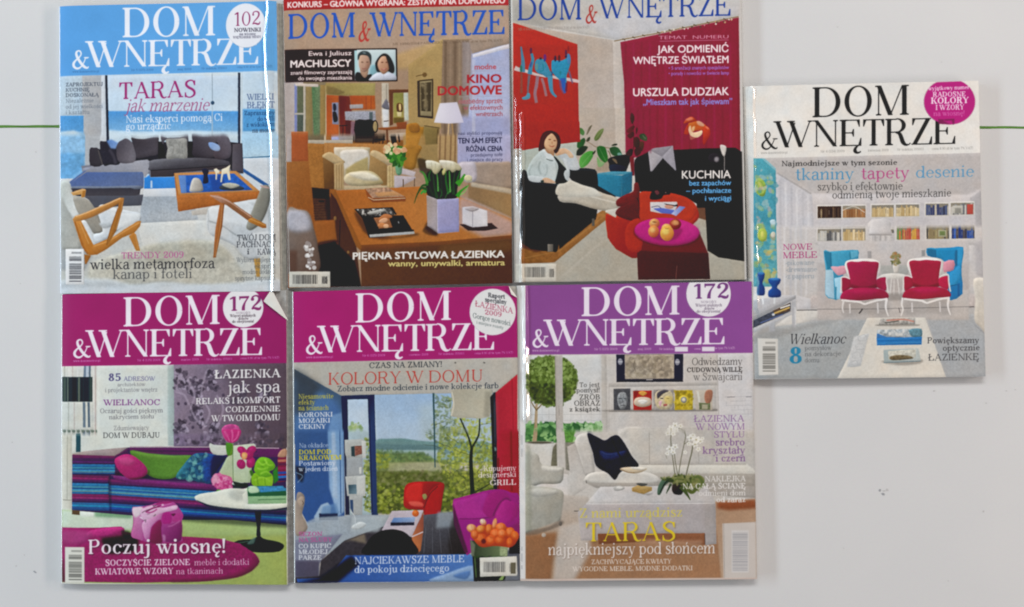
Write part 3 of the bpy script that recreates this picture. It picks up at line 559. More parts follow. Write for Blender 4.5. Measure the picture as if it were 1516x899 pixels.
def det_fruit(a):
    a.vol = 0.1
    a.set(930, 260, 8.175)
    a.c([(150, 205), (280, 200), (400, 225), (560, 225), (700, 270), (800, 340), (835, 410), (800, 500), (700, 560), (400, 560), (160, 550), (140, 380)], 'ae3820', n=5, soft=4, grad=(160, 250, 800, 480, 'b33a24')); a.c([(20, 560), (160, 540), (160, 900), (0, 900), (-40, 700)], 'a8321c', n=3, soft=5)
    a.c([(262, 270), (290, 180), (340, 150), (400, 175), (440, 200), (500, 190), (505, 230), (430, 240), (400, 280), (300, 295)], '16090c', n=4, soft=4, tex=.3); a.c([(320, 190), (360, 180), (380, 215), (345, 235)], '8a4a52', n=4, soft=5, a=.7); a.e(455, 208, 8, 8, '8f7a70', soft=3)
    a.p([(265, 322), (590, 318), (600, 360), (560, 440), (400, 460), (268, 432)], 'cac6c6', soft=4); a.p([(430, 338), (560, 360), (600, 345), (600, 372), (500, 375)], '2a1a1e', soft=4); a.c([(440, 370), (480, 355), (550, 372), (530, 400), (470, 402)], 'c08f7c', n=4, soft=4); a.p([(300, 400), (400, 390), (560, 420), (540, 470), (400, 455)], '5a6abc', soft=5); a.p([(520, 465), (620, 370), (695, 382), (580, 490)], 'b4b9d6', soft=3, grad=(530, 470, 690, 390, '6a7ac0')); a.l([(280, 385), (360, 370), (400, 400)], 7, '4a4a66', smooth=True, soft=3)
    a.e(470, 700, 405, 165, '571030', rot=3, soft=14, a=.7); a.e(468, 682, 395, 168, '9c1a60', rot=3, soft=3); a.e(468, 672, 388, 158, 'b8297a', rot=3, soft=6); a.c([(560, 560), (800, 600), (840, 680), (700, 740), (600, 700)], 'c43486', n=4, soft=30, a=.5); a.sh([(260, 720), (400, 790), (560, 780), (660, 660), (560, 640)], .35, 14, '4a0a2c')
    for x, y, rx, ry, c1, c2, c3 in ((318, 580, 64, 58, 'd89c5a', 'a8503a', 'e2c48c'), (570, 590, 72, 64, '9c3a2c', '6a1f20', 'cf8a5a'), (308, 678, 66, 74, 'd8904e', 'b04a34', 'e6bf7c'), (465, 640, 60, 56, 'dcae66', 'b87a3c', 'e8cc94'), (470, 700, 84, 92, 'd8a94e', 'bf6a34', 'e4cf74')):
        a.e(x, y, rx, ry, c1, soft=4, grad=(x-rx*.5, y-ry*.4, x+rx*.7, y+ry*.8, c2)); a.e(x-rx*.2, y-ry*.25, rx*.5, ry*.42, c3, soft=14, a=.8)
    a.c([(290, 560), (318, 550), (345, 565), (318, 575)], 'a06a3a', n=4, soft=5); a.c([(440, 632), (470, 640), (500, 630), (470, 650)], '9c7a3a', n=4, soft=4); a.c([(545, 545), (600, 550), (610, 590), (560, 600)], 'd29a62', n=4, soft=8, a=.8)

def det_chairs(a):
    a.vol = 0.12
    a.set(1210, 355, 6.738)
    a.p([(0, 20), (1516, 10), (1516, 240), (0, 260)], 'c2bebc', soft=8, grad=(0, 100, 1500, 120, 'bdb8b6')); a.p([(500, 115), (540, 112), (540, 185), (502, 185)], '9c9a9a', soft=4); a.p([(1040, 105), (1075, 102), (1075, 165), (1042, 165)], '8f9090', soft=4)
    a.p([(0, 240), (1516, 230), (1516, 560), (0, 560)], 'b4afad', soft=14, grad=(0, 300, 0, 560, 'aea7a3')); a.p([(0, 520), (1516, 500), (1516, 800), (0, 800)], 'b3aaa5', soft=10, grad=(200, 560, 300, 790, 'b9b3ae')); a.l([(0, 694), (640, 690), (1516, 668)], 6, '6d6a6a', soft=2, a=.8); a.l([(450, 690), (415, 738)], 12, '3f3c3e', soft=2); a.l([(812, 680), (825, 730)], 6, '4a4446', soft=2)
    # table and plant
    a.p([(620, 258), (920, 252), (905, 350), (640, 350)], 'a5a6a2', soft=5); a.c([(640, 350), (760, 335), (880, 350), (870, 385), (760, 395), (650, 385)], 'd2d0ca', n=4, soft=3); 
    for x in (740, 765, 800): a.l([(x, 390), (x+(x-768)*.6, 550)], 12, ('c9c5c1', '9a9694', 'cfccc8')[(x//25) % 3], soft=3)
    a.sh([(690, 540), (850, 540), (880, 600), (660, 600)], .22, 14); a.c([(752, 260), (785, 254), (818, 262), (805, 325), (785, 332), (765, 325)], 'd6d2ca', n=3, soft=3, grad=(755, 280, 815, 290, 'bab5ad')); a.speck([(722, 160), (768, 120), (830, 165), (825, 230), (785, 258), (745, 240)], ['7d7a4c', '9a8a5a', 'a8744c', '5f6640', '8a8458'], 60, 6, 12, asp=2., soft=2)
    # wing chairs
    a.c([(62, 112), (120, 118), (260, 108), (405, 104), (410, 160), (395, 220), (300, 240), (240, 420), (215, 590), (150, 590), (80, 550), (85, 320)], '4aa0c0', n=2, soft=3, grad=(100, 130, 300, 200, '3a8fb2')); a.p([(65, 114), (118, 122), (130, 290), (100, 300)], '2a7899', soft=3); a.p([(118, 124), (140, 130), (146, 270), (128, 288)], '1f6283', soft=5, a=.8); a.p([(322, 118), (405, 106), (408, 165), (340, 190)], '5aa6c2', soft=3); a.p([(318, 120), (332, 120), (336, 190), (322, 195)], '2a7593', soft=4, a=.8)
    a.p([(82, 300), (160, 305), (170, 590), (110, 575), (80, 540)], 'a8c6d4', soft=4, grad=(82, 400, 170, 400, '9abccd')); a.c([(158, 300), (185, 310), (210, 370), (200, 400), (168, 380)], '3a86a6', n=4, soft=4); a.p([(168, 385), (245, 370), (240, 590), (190, 592)], 'a3cfe2', soft=4, grad=(170, 400, 240, 560, '8fc0d6')); a.p([(175, 470), (192, 470), (190, 585), (168, 582)], '3f88a6', soft=3)
    a.c([(134, 272), (200, 268), (282, 262), (286, 330), (230, 355), (190, 345)], 'd6a3ae', n=3, soft=3, grad=(140, 280, 280, 340, 'c9909e'))
    a.c([(1092, 86), (1180, 84), (1330, 78), (1456, 74), (1450, 200), (1438, 320), (1450, 540), (1330, 604), (1310, 560), (1300, 380), (1270, 220), (1190, 180), (1100, 160)], '2586b8', n=2, soft=3, grad=(1150, 100, 1400, 300, '1f7ab0')); a.p([(1092, 88), (1185, 100), (1190, 180), (1105, 160)], '1c668f', soft=3); a.p([(1395, 90), (1456, 76), (1440, 260), (1400, 250)], '2f90c4', soft=3); a.p([(1375, 110), (1400, 100), (1395, 260), (1372, 270)], '16587f', soft=6, a=.8); a.c([(1320, 340), (1370, 300), (1420, 250), (1440, 330), (1400, 430), (1340, 470), (1320, 440)], '2f8cc0', n=4, soft=5); a.p([(1322, 465), (1400, 445), (1450, 420), (1448, 540), (1340, 604)], '226fa6', soft=4); a.l([(1325, 462), (1400, 448)], 6, '134a70', soft=3); a.p([(1400, 440), (1420, 430), (1425, 560), (1400, 570)], '174f80', soft=6, a=.7)
    a.c([(1262, 225), (1365, 205), (1362, 300), (1290, 320), (1262, 318)], 'd08f9e', n=2, soft=3, grad=(1270, 230, 1360, 310, 'c07d8e'))
    for dx, k in ((0, 0), (622, 1)):
        X = lambda q: [(x+dx, y-k*12) for x, y in q]; C1, C2 = ('a01e48', '8d163c') if not k else ('b01c44', '9a163a')
        a.sh(X([(260, 620), (480, 600), (700, 610), (700, 760), (480, 740), (260, 770)]), .12, 24)
        for q, w in (([(322, 640), (325, 735)], 15), ([(600, 630), (606, 735)], 15)): a.l(X(q), w, 'cfcac7', soft=3)
        a.c(X([(272, 260), (290, 215), (350, 198), (460, 190), (560, 196), (620, 225), (628, 290), (600, 380), (590, 470), (330, 470), (318, 390), (285, 310)]), 'dcd8d4', n=5, soft=3)
        a.c(X([(298, 232), (340, 218), (400, 222), (455, 214), (520, 218), (600, 224), (612, 250), (598, 330), (590, 400), (590, 480), (330, 480), (325, 400), (310, 320), (298, 270)]), C1, n=5, soft=2, grad=(300, 230, 560, 470, C2)); a.sh(X([(330, 440), (460, 478), (592, 440), (592, 485), (330, 485)]), .3, 8, '40041a')
        a.c(X([(240, 380), (290, 370), (325, 395), (332, 470), (300, 500), (250, 520)]), C2, n=4, soft=2); a.c(X([(592, 400), (640, 378), (690, 385), (688, 500), (650, 500), (596, 470)]), C2, n=4, soft=2, grad=(600, 400, 690, 420, C1))
        a.l(X([(325, 390), (280, 372), (240, 380), (238, 450), (232, 530)]), 14, 'dad6d2', smooth=True, soft=2); a.l(X([(598, 385), (640, 362), (685, 365), (690, 430), (708, 530)]), 14, 'd6d2ce', smooth=True, soft=2)
        a.c(X([(228, 570), (260, 520), (340, 490), (470, 478), (600, 488), (680, 515), (712, 560), (690, 590), (600, 588), (500, 600), (400, 608), (300, 606), (240, 595)]), C1, n=5, soft=2, grad=(300, 490, 420, 610, C2)); a.c(X([(320, 510), (470, 490), (610, 505), (560, 540), (400, 545)]), 'bb2c58', n=4, soft=16, a=.6)
        a.l(X([(240, 602), (330, 612), (420, 622), (470, 642), (520, 628), (600, 605), (700, 590)]), 20, 'dedad6', smooth=True, soft=2); a.l(X([(690, 595), (682, 660), (690, 710), (708, 765)]), (26, 10), 'e0dcd8', smooth=True, soft=2)
        a.l(X([(262, 605), (250, 680), (262, 730)] if not k else [(228, 590), (220, 660), (232, 710), (212, 770)]), (20, 10), 'd2cecb' if not k else 'e0dcd8', smooth=True, soft=3)

def det_flowers(a):
    a.vol = 0.08
    a.set(190, 640, 5.992)
    a.c([(722, 100), (760, 112), (850, 118), (900, 130), (870, 200), (760, 190)], 'c9cdc4', n=3, soft=3); a.p([(930, 120), (1115, 104), (1070, 300), (1060, 450), (940, 440)], 'c3ccb8', soft=4, grad=(950, 150, 1060, 400, 'b3c2a2')); a.p([(900, 210), (925, 200), (930, 440), (810, 370)], 'b4bf9c', soft=4); a.l([(925, 120), (930, 440)], 5, '5f7a50', soft=2); a.c([(930, 440), (1000, 450), (1060, 455), (1040, 480), (960, 480)], '20302a', n=4, soft=3)
    a.c([(865, 100), (890, 95), (920, 105), (912, 160), (885, 215), (868, 160)], '4f8a2c', n=4, soft=3)
    a.c([(835, -20), (990, -20), (985, 40), (940, 90), (890, 85), (850, 40)], 'c0387c', n=4, soft=3, grad=(850, 0, 980, 60, 'b02a6e'))
    for q in ([(850, -10), (880, 40), (900, 85)], [(980, -10), (960, 50), (915, 90)], [(915, -20), (925, 30), (915, 80)]): a.l(q, (16, 8), 'd870a4', smooth=True, soft=4, a=.8)
    for cx, cy, rx, ry, r_ in ((1005, 160, 42, 32, 30), (1090, 160, 46, 34, -35), (1085, 270, 38, 50, 20), (1000, 285, 44, 38, 60), (1050, 200, 60, 44, 0)): a.e(cx, cy, rx, ry, 'b02068', rot=r_, soft=3, grad=(cx-rx, cy-ry, cx+rx, cy+ry, '96185a')); a.e(cx-6, cy-8, rx*.5, ry*.35, 'c63c80', rot=r_, soft=8, a=.7)
    for q in ([(1010, 130), (1025, 190)], [(1075, 130), (1045, 190)], [(1070, 300), (1040, 230)], [(980, 300), (1015, 235)]): a.l(q, 6, '6a0f42', soft=4, a=.6)
    a.c([(1005, 190), (1030, 178), (1055, 195), (1045, 235), (1018, 245), (1005, 225)], 'd89a62', n=4, soft=4); a.c([(1012, 200), (1030, 192), (1040, 210), (1022, 225)], 'e2b87a', n=4, soft=5)
    a.c([(738, 420), (770, 368), (840, 375), (910, 400), (920, 450), (900, 520), (840, 530), (790, 500), (745, 460)], 'c6628f', n=5, soft=3); a.speck([(740, 400), (800, 370), (910, 400), (915, 510), (840, 530), (760, 480)], ['d88ab0', 'b83c7c', 'c8588e', 'e2a6c2', 'a82e6c'], 70, 6, 15, a=.7, soft=3, asp=2.); a.c([(740, 410), (775, 370), (800, 400), (780, 450), (750, 460)], 'd8a6bc', n=4, soft=8, a=.8); a.c([(780, 520), (805, 508), (828, 525), (810, 575), (785, 585)], '4a8a3a', n=4, soft=4)
    a.c([(1090, 400), (1130, 360), (1270, 370), (1278, 470), (1240, 480), (1110, 478)], '7cae26', n=4, soft=3, grad=(1095, 380, 1270, 470, '8fc030')); a.c([(1120, 300), (1140, 250), (1180, 222), (1250, 235), (1300, 290), (1290, 330), (1250, 350), (1270, 390), (1180, 400), (1120, 350)], '7ab82c', n=5, soft=3, grad=(1130, 240, 1280, 380, '62a020'))
    for q in ([(1150, 260), (1190, 290), (1230, 265)], [(1210, 240), (1240, 290), (1285, 290)], [(1140, 320), (1190, 330), (1240, 310)], [(1170, 370), (1220, 350), (1260, 370)], [(1120, 430), (1180, 400), (1250, 430)]): a.l(q, (16, 8), 'a6d850', smooth=True, soft=6, a=.65)
    for q in ([(1170, 300), (1200, 310)], [(1240, 330), (1270, 320)], [(1190, 260), (1215, 270)], [(1140, 395), (1150, 470)], [(1210, 410), (1215, 475)]): a.l(q, 8, '4a7a14', soft=5, a=.6)
    a.c([(1075, 345), (1100, 340), (1110, 370), (1090, 390)], '3f6a24', n=4, soft=4); a.p([(1280, 350), (1322, 300), (1330, 430), (1290, 460)], '2f7a28', soft=6)
    a.c([(592, 590), (640, 550), (740, 535), (900, 500), (1050, 520), (1060, 640), (1400, 635), (1400, 660), (1200, 685), (960, 672), (760, 650), (640, 625)], 'd3d6ca', n=4, soft=3, grad=(600, 590, 1000, 640, 'dcdfd2')); a.c([(900, 520), (1010, 510), (1040, 570), (980, 610), (900, 580)], 'b6bcb4', n=4, soft=20, a=.8); a.c([(598, 600), (760, 660), (960, 684), (1200, 694), (1400, 668), (1400, 680), (1200, 706), (950, 700), (740, 675)], '2b2c40', n=4, soft=3)
    a.p([(1055, 495), (1150, 478), (1370, 478), (1400, 530), (1400, 565), (1060, 570)], '1f5a3a', soft=3); a.p([(1140, 482), (1370, 478), (1398, 520), (1170, 535)], '3f86b4', soft=4, tex=.2, cell=20); a.c([(1060, 500), (1130, 480), (1160, 530), (1080, 540)], 'bcd6b4', n=4, soft=5); a.p([(1055, 572), (1400, 565), (1400, 632), (1060, 635)], '8cb286', soft=3, tex=.05); a.l([(1150, 600), (1395, 594)], 10, '4f7a52', soft=3, a=.8); a.c([(1010, 560), (1050, 535), (1060, 632), (1030, 610)], 'd6dacd', n=3, soft=3)

def det_window(a):
    a.vol = 0.1
    a.set(540, 580, 4.995)
    a.p([(74, 24), (505, 14), (950, 10), (950, 380), (90, 380)], '93aecb', grad=(300, 20, 320, 350, 'a9bccd'), soft=2); a.p([(400, 100), (950, 60), (950, 380), (420, 380)], 'a6b6ba', soft=40, a=.6)
    a.c([(84, 360), (180, 348), (280, 346), (400, 362), (520, 370), (700, 372), (850, 368), (915, 378), (915, 450), (84, 450)], '5f807f', n=4, soft=4, grad=(90, 350, 90, 450, '7c9894'), tex=.06); a.p([(84, 385), (520, 395), (600, 400), (600, 440), (84, 430)], '4f6c70', soft=8, a=.7, tex=.1); a.p([(84, 435), (560, 430), (590, 475), (420, 480), (84, 460)], '8fa8a6', soft=5); a.p([(400, 440), (590, 440), (580, 478), (430, 475)], '9db0b4', soft=4)
    a.p([(84, 440), (230, 450), (420, 450), (520, 500), (700, 520), (700, 620), (84, 620)], '586b40', soft=10, grad=(100, 450, 100, 600, '75804c'), tex=.15, cell=26)
    a.speck([(84, 430), (440, 445), (520, 510), (84, 525)], ['55703c', '6d8648', '3f5834', '7f9a5c', '4a6242'], 150, 7, 15, a=.55, soft=4, asp=.7); a.speck([(84, 460), (190, 470), (180, 560), (84, 580)], ['8a8f30', '9ca03c', '6a7428', '7a8a3a'], 60, 6, 14, a=.6, soft=3)
    a.p([(180, 525), (520, 520), (640, 545), (640, 610), (170, 600)], '8b8f60', soft=8, grad=(200, 530, 240, 600, '9a9a78'), tex=.1, cell=20); a.p([(230, 610), (350, 605), (350, 640), (240, 640)], 'a09c8c', soft=8, a=.8)
    a.p([(84, 590), (950, 590), (950, 900), (90, 900)], '4c5424', soft=10, tex=.25, cell=22)
    a.speck([(84, 590), (950, 580), (950, 740), (90, 760)], ['6a7436', '7f8648', '4a5228', '8c8c5e', '5c6830', '6f6a48'], 420, 6, 15, a=.5, soft=4, asp=1.3); a.speck([(95, 680), (950, 700), (950, 900), (95, 900)], ['8a9630', '6a7a24', 'a0a842', '343e18', '4c5c20', 'aab654'], 520, 6, 15, a=.55, soft=3.5, asp=1.3)
    a.speck([(560, 250), (700, 360), (950, 380), (950, 720), (640, 720), (540, 500)], ['8c9632', 'a2aa3e', '6c7830', 'b4b848', '525e2a', '7a8838'], 620, 5, 13, a=.5, soft=3, asp=1.6)
    a.speck([(500, 20), (640, 40), (650, 180), (760, 330), (600, 420), (440, 330), (520, 200)], ['5c7048', '74845a', '8a965c', '4c5f44'], 200, 4, 10, a=.5, soft=2, asp=2.2); a.speck([(760, 260), (830, 250), (840, 330), (790, 360)], ['a4ae48', 'bcc060', '8a9640'], 60, 5, 11, a=.6, soft=2)
    a.speck([(640, 190), (940, 190), (945, 600), (640, 560)], ['a8b040', '8c9838', 'bcc258', '6c7a30', '949e48'], 330, 4, 10, a=.6, soft=2, asp=1.7)
    r = np.random.RandomState(3)
    for x0, y0, an, L in [(515, 250, -.9, 110), (515, 330, -2.6, 90), (560, 420, -2.7, 130), (620, 300, -.4, 110), (640, 420, -2.4, 140), (620, 120, -2.6, 120), (600, 60, .5, 90), (780, 470, -2.6, 180), (790, 560, -2.9, 170), (690, 380, -2.2, 110), (830, 600, -.6, 130), (850, 420, -.8, 110), (780, 720, -2.8, 130), (560, 180, -.3, 110), (700, 300, -2.8, 130), (850, 250, -.7, 90)]:
        p = [(x0, y0)]
        for k in range(4): an += r.randn()*.25; p.append((p[-1][0]+L/4*math.cos(an), p[-1][1]+L/4*math.sin(an)))
        a.l(p, (4.5, 1.5), '3e4630', smooth=True, soft=1, a=.75)
    a.l([(798, 770), (790, 620), (785, 500), (792, 410)], (34, 22), '23281e', smooth=True, soft=1.5); a.l([(790, 420), (765, 330), (705, 195)], (16, 10), '262c22', smooth=True, soft=1.5); a.l([(795, 410), (835, 340), (848, 280), (850, 180)], (16, 9), '262c22', smooth=True, soft=1.5); a.l([(800, 750), (860, 720), (960, 660)], (12, 6), '2a3022', smooth=True, soft=2)
    a.l([(508, 10), (515, 300), (520, 560)], (14, 8), '2f4a50', soft=1.5)
    a.speck([(0, 350), (36, 340), (44, 880), (0, 880)], ['7f8c3c', '93a04e', '55642a', 'a2aa60', '4a5a30'], 110, 6, 14, a=.6, soft=3); 
    a.p([(22, 30), (72, 24), (92, 895), (48, 895)], '15203f', grad=(30, 100, 90, 120, '26355f')); a.l([(36, 200), (56, 890)], 4, '0c1226', soft=2)
    a.c([(640, -10), (780, -20), (930, -15), (938, 60), (922, 185), (780, 195), (640, 182), (655, 80)], 'a29d8c', n=2, vol=.04, soft=2, grad=(660, 0, 800, 120, 'b0ab98')); a.l([(645, 0), (658, 90), (640, 180)], 9, 'cac5b2', smooth=True, soft=3); a.p([(890, 0), (936, 0), (922, 185), (880, 188)], '8c8878', soft=10, a=.7)
    a.p([(928, 40), (952, 10), (965, 720), (952, 715)], '14141f', soft=2)
    # red tub chair
    a.c([(290, 760), (300, 700), (340, 672), (440, 665), (580, 675), (578, 760), (560, 880), (555, 960), (440, 960), (430, 880), (300, 860)], 'a51a1e', n=4, soft=3, grad=(300, 700, 570, 850, '8a1218')); a.c([(300, 760), (320, 700), (370, 678), (430, 680), (428, 790), (400, 820), (320, 820)], 'be2a26', n=4, soft=8); a.c([(325, 815), (390, 812), (430, 825), (428, 850), (350, 845)], 'cc5044', n=4, soft=6); a.c([(440, 680), (575, 682), (520, 700), (470, 760), (435, 830)], '8a1018', n=4, soft=6); a.c([(470, 770), (530, 700), (580, 685), (570, 800), (540, 960), (450, 960)], 'a0161c', n=4, soft=4); a.l([(436, 860), (480, 760), (540, 700)], 7, '5a0a10', smooth=True, soft=3); a.c([(425, 765), (450, 755), (460, 780), (440, 800)], '8a8650', n=4, soft=3)

def det_tulipvase(a):
    a.vol = 0.06
    a.set(640, 690, 5.993)
    a.c([(185, 310), (230, 285), (400, 240), (500, 215), (620, 210), (700, 240), (775, 280), (780, 640), (660, 600), (340, 770), (300, 770), (200, 470)], '962478', n=3, soft=3, grad=(200, 320, 760, 500, '8a1c6e'))
    a.c([(190, 320), (330, 280), (490, 235), (470, 330), (440, 390), (480, 462), (240, 465), (205, 400)], 'a22c84', n=3, soft=6); a.l([(240, 470), (400, 468), (520, 455)], 6, '5c0e4a', smooth=True, soft=3); a.c([(450, 380), (480, 280), (560, 220), (650, 230), (690, 300), (640, 300), (560, 440), (510, 460), (460, 420)], '982470', n=4, soft=5, grad=(460, 300, 640, 400, '8a1c66')); a.c([(560, 450), (600, 350), (650, 300), (740, 330), (770, 400), (700, 500), (620, 520)], 'a82a80', n=4, soft=5, grad=(580, 400, 760, 420, '8c1c68')); a.l([(540, 440), (590, 340), (650, 290), (700, 310)], 10, '661050', smooth=True, soft=5); a.p([(640, 560), (775, 500), (780, 640), (660, 600)], '7a145c', soft=8)
    a.p([(240, 480), (500, 470), (330, 560), (350, 770), (310, 770)], '8c1f74', soft=5); a.p([(185, 330), (205, 400), (320, 770), (290, 770), (195, 520)], '4a0c3c', soft=5)
    a.p([(335, 660), (665, 690), (665, 800), (350, 800)], '2a3324', soft=3, grad=(340, 700, 660, 720, '6a7c54')); a.p([(600, 700), (668, 690), (665, 800), (600, 800)], '8f9c74', soft=5, tex=.2); a.p([(335, 640), (380, 700), (370, 800), (345, 800)], '9aa08c', soft=6, a=.5); a.p([(690, 660), (775, 620), (780, 780), (680, 780)], '120f16', soft=6)
    a.c([(345, 590), (400, 545), (520, 520), (660, 540), (740, 590), (760, 650), (700, 720), (560, 710), (440, 720), (370, 660)], 'a83a18', n=5, soft=4)
    T = [(350, 555, 46, 38, 25, 'd89a62', 'e8c49a'), (430, 560, 38, 34, -20, 'd88438', 'e8ac5c'), (452, 500, 26, 34, -35, 'dcc0a0', 'e8dac6'), (552, 520, 20, 58, 10, 'd88a50', 'ecb888'), (500, 560, 26, 46, 0, 'd06a2c', 'e2904e'), (610, 545, 46, 40, 10, 'd8682c', 'e89058'), (560, 600, 48, 42, 0, 'd65c28', 'e8854c'), (620, 600, 40, 36, 20, 'dc6e34', 'ea9660'), (430, 645, 56, 50, 0, 'cc5022', 'e07a3e'), (520, 660, 46, 46, 0, 'd05424', 'e27e42'), (600, 660, 44, 40, 0, 'cc5224', 'e0783c'), (690, 590, 42, 46, 20, 'd45e24', 'e6884a'), (735, 620, 34, 44, -20, 'cf5a22', 'e08040'), (685, 680, 26, 44, 0, 'd05620', 'e27c3c'), (375, 610, 34, 40, 0, 'd0602c', 'e08a50')]
    for x, y, rx, ry, ro, c1, c2 in T:
        a.e(x, y, rx, ry, c1, rot=ro, soft=4, grad=(x-rx*.4, y-ry*.6, x+rx*.6, y+ry, 'a83c16')); a.e(x-rx*.15, y-ry*.2, rx*.55, ry*.6, c2, rot=ro, soft=9, a=.75); a.l([(x-rx*.1, y-ry*.8), (x+rx*.1, y), (x, y+ry*.8)], 4, 'b04a20', smooth=True, soft=3, a=.55)
    a.c([(435, 660), (460, 645), (478, 670), (462, 690), (440, 685)], '5a1a10', n=4, soft=6); 
    for q in ([(480, 620), (540, 640)], [(580, 630), (640, 640)], [(400, 600), (470, 600)], [(650, 560), (670, 640)]): a.l(q, 6, '8a2c10', soft=5, a=.6)

def det_wallsofa(a):
    a.set(900, 620, 6.423)
    a.p([(180, 100), (1010, 60), (1010, 430), (200, 430)], 'c4c0b8', soft=12, grad=(200, 150, 900, 300, 'beb9b2')); a.l([(392, 130), (396, 430)], 5, '8f8980', soft=2, a=.8); a.l([(180, 100), (860, 90)], 5, 'b0aaa2', soft=4, a=.7); a.l([(862, 320), (866, 430)], 4, '938d84', soft=2, a=.8); a.p([(290, 440), (1320, 440), (1400, 500), (1400, 525), (300, 520)], 'd0ccc2', soft=4); a.l([(300, 438), (1315, 440)], 4, '9d978e', soft=2, a=.7); a.p([(140, 520), (1400, 526), (1400, 640), (1000, 640), (130, 610)], 'aea99f', soft=5, grad=(200, 530, 1300, 600, 'a29c93'))
def det_orchid(a):
    a.set(900, 620, 6.423)
    for q, w in (([(640, 545), (620, 400), (600, 250), (600, 110)], 8), ([(665, 540), (640, 400), (632, 310)], 7), ([(670, 540), (700, 360), (725, 240), (738, 150), (700, 100), (670, 90)], 7), ([(722, 245), (760, 220), (785, 190)], 6), ([(740, 550), (770, 430), (800, 310), (808, 230)], 11), ([(560, 380), (555, 340), (590, 320)], 4)): a.l(q, w, '6f6d5a', smooth=True, soft=2)
    def orchid(x, y, s):
        for k in range(5):
            t = k*1.257+x; a.e(x+s*.7*math.cos(t), y+s*.6*math.sin(t), s*.62, s*.46, 'dedcd4', rot=math.degrees(t), soft=3)
        a.e(x, y, s*.3, s*.26, 'b0a888', soft=3)
    for x, y, s in ((640, 65, 26), (600, 100, 30), (570, 140, 22), (620, 145, 20), (650, 110, 22), (690, 70, 20), (590, 290, 28), (640, 270, 26), (620, 320, 22), (565, 330, 18), (790, 185, 30), (840, 200, 32), (880, 215, 24), (830, 245, 28), (860, 290, 20), (770, 240, 18), (810, 160, 20), (735, 320, 16), (900, 190, 16)): orchid(x, y, s)
    a.c([(470, 715), (480, 640), (520, 575), (580, 565), (600, 590), (540, 640), (500, 720)], '4a6250', n=4, soft=4); a.l([(500, 700), (540, 620), (580, 580)], 12, '1f2c24', smooth=True, soft=3); a.c([(610, 640), (640, 605), (700, 610), (720, 660), (700, 720), (640, 720), (612, 690)], '372f2c', n=4, soft=4, grad=(620, 620, 710, 710, '201a18')); a.c([(580, 570), (640, 550), (760, 545), (880, 540), (915, 600), (860, 620), (780, 610), (700, 600), (600, 600)], '5a6436', n=4, soft=4, tex=.2, cell=12)
    a.speck([(490, 570), (640, 545), (880, 540), (920, 610), (850, 690), (760, 640), (600, 600)], ['4a5a2a', '6d7a40', '333f20', '7c7f4c', '8f8f60'], 130, 6, 16, a=.7, soft=2.5, asp=2.4)
    for q, w, cc in (([(700, 640), (740, 700), (785, 775)], (60, 6), '45542c'), ([(730, 640), (800, 700), (860, 640)], (40, 30), '55602f'), ([(820, 560), (870, 560), (915, 640)], (20, 30), '5c6a3a'), ([(600, 620), (570, 680), (555, 715)], (24, 4), '3a4a36')): a.l(q, w, cc, smooth=True, soft=3)
    a.p([(0, 640), (470, 640), (600, 715), (860, 715), (980, 720), (1020, 805), (0, 808)], 'c8c3c0', soft=0, a=0.)
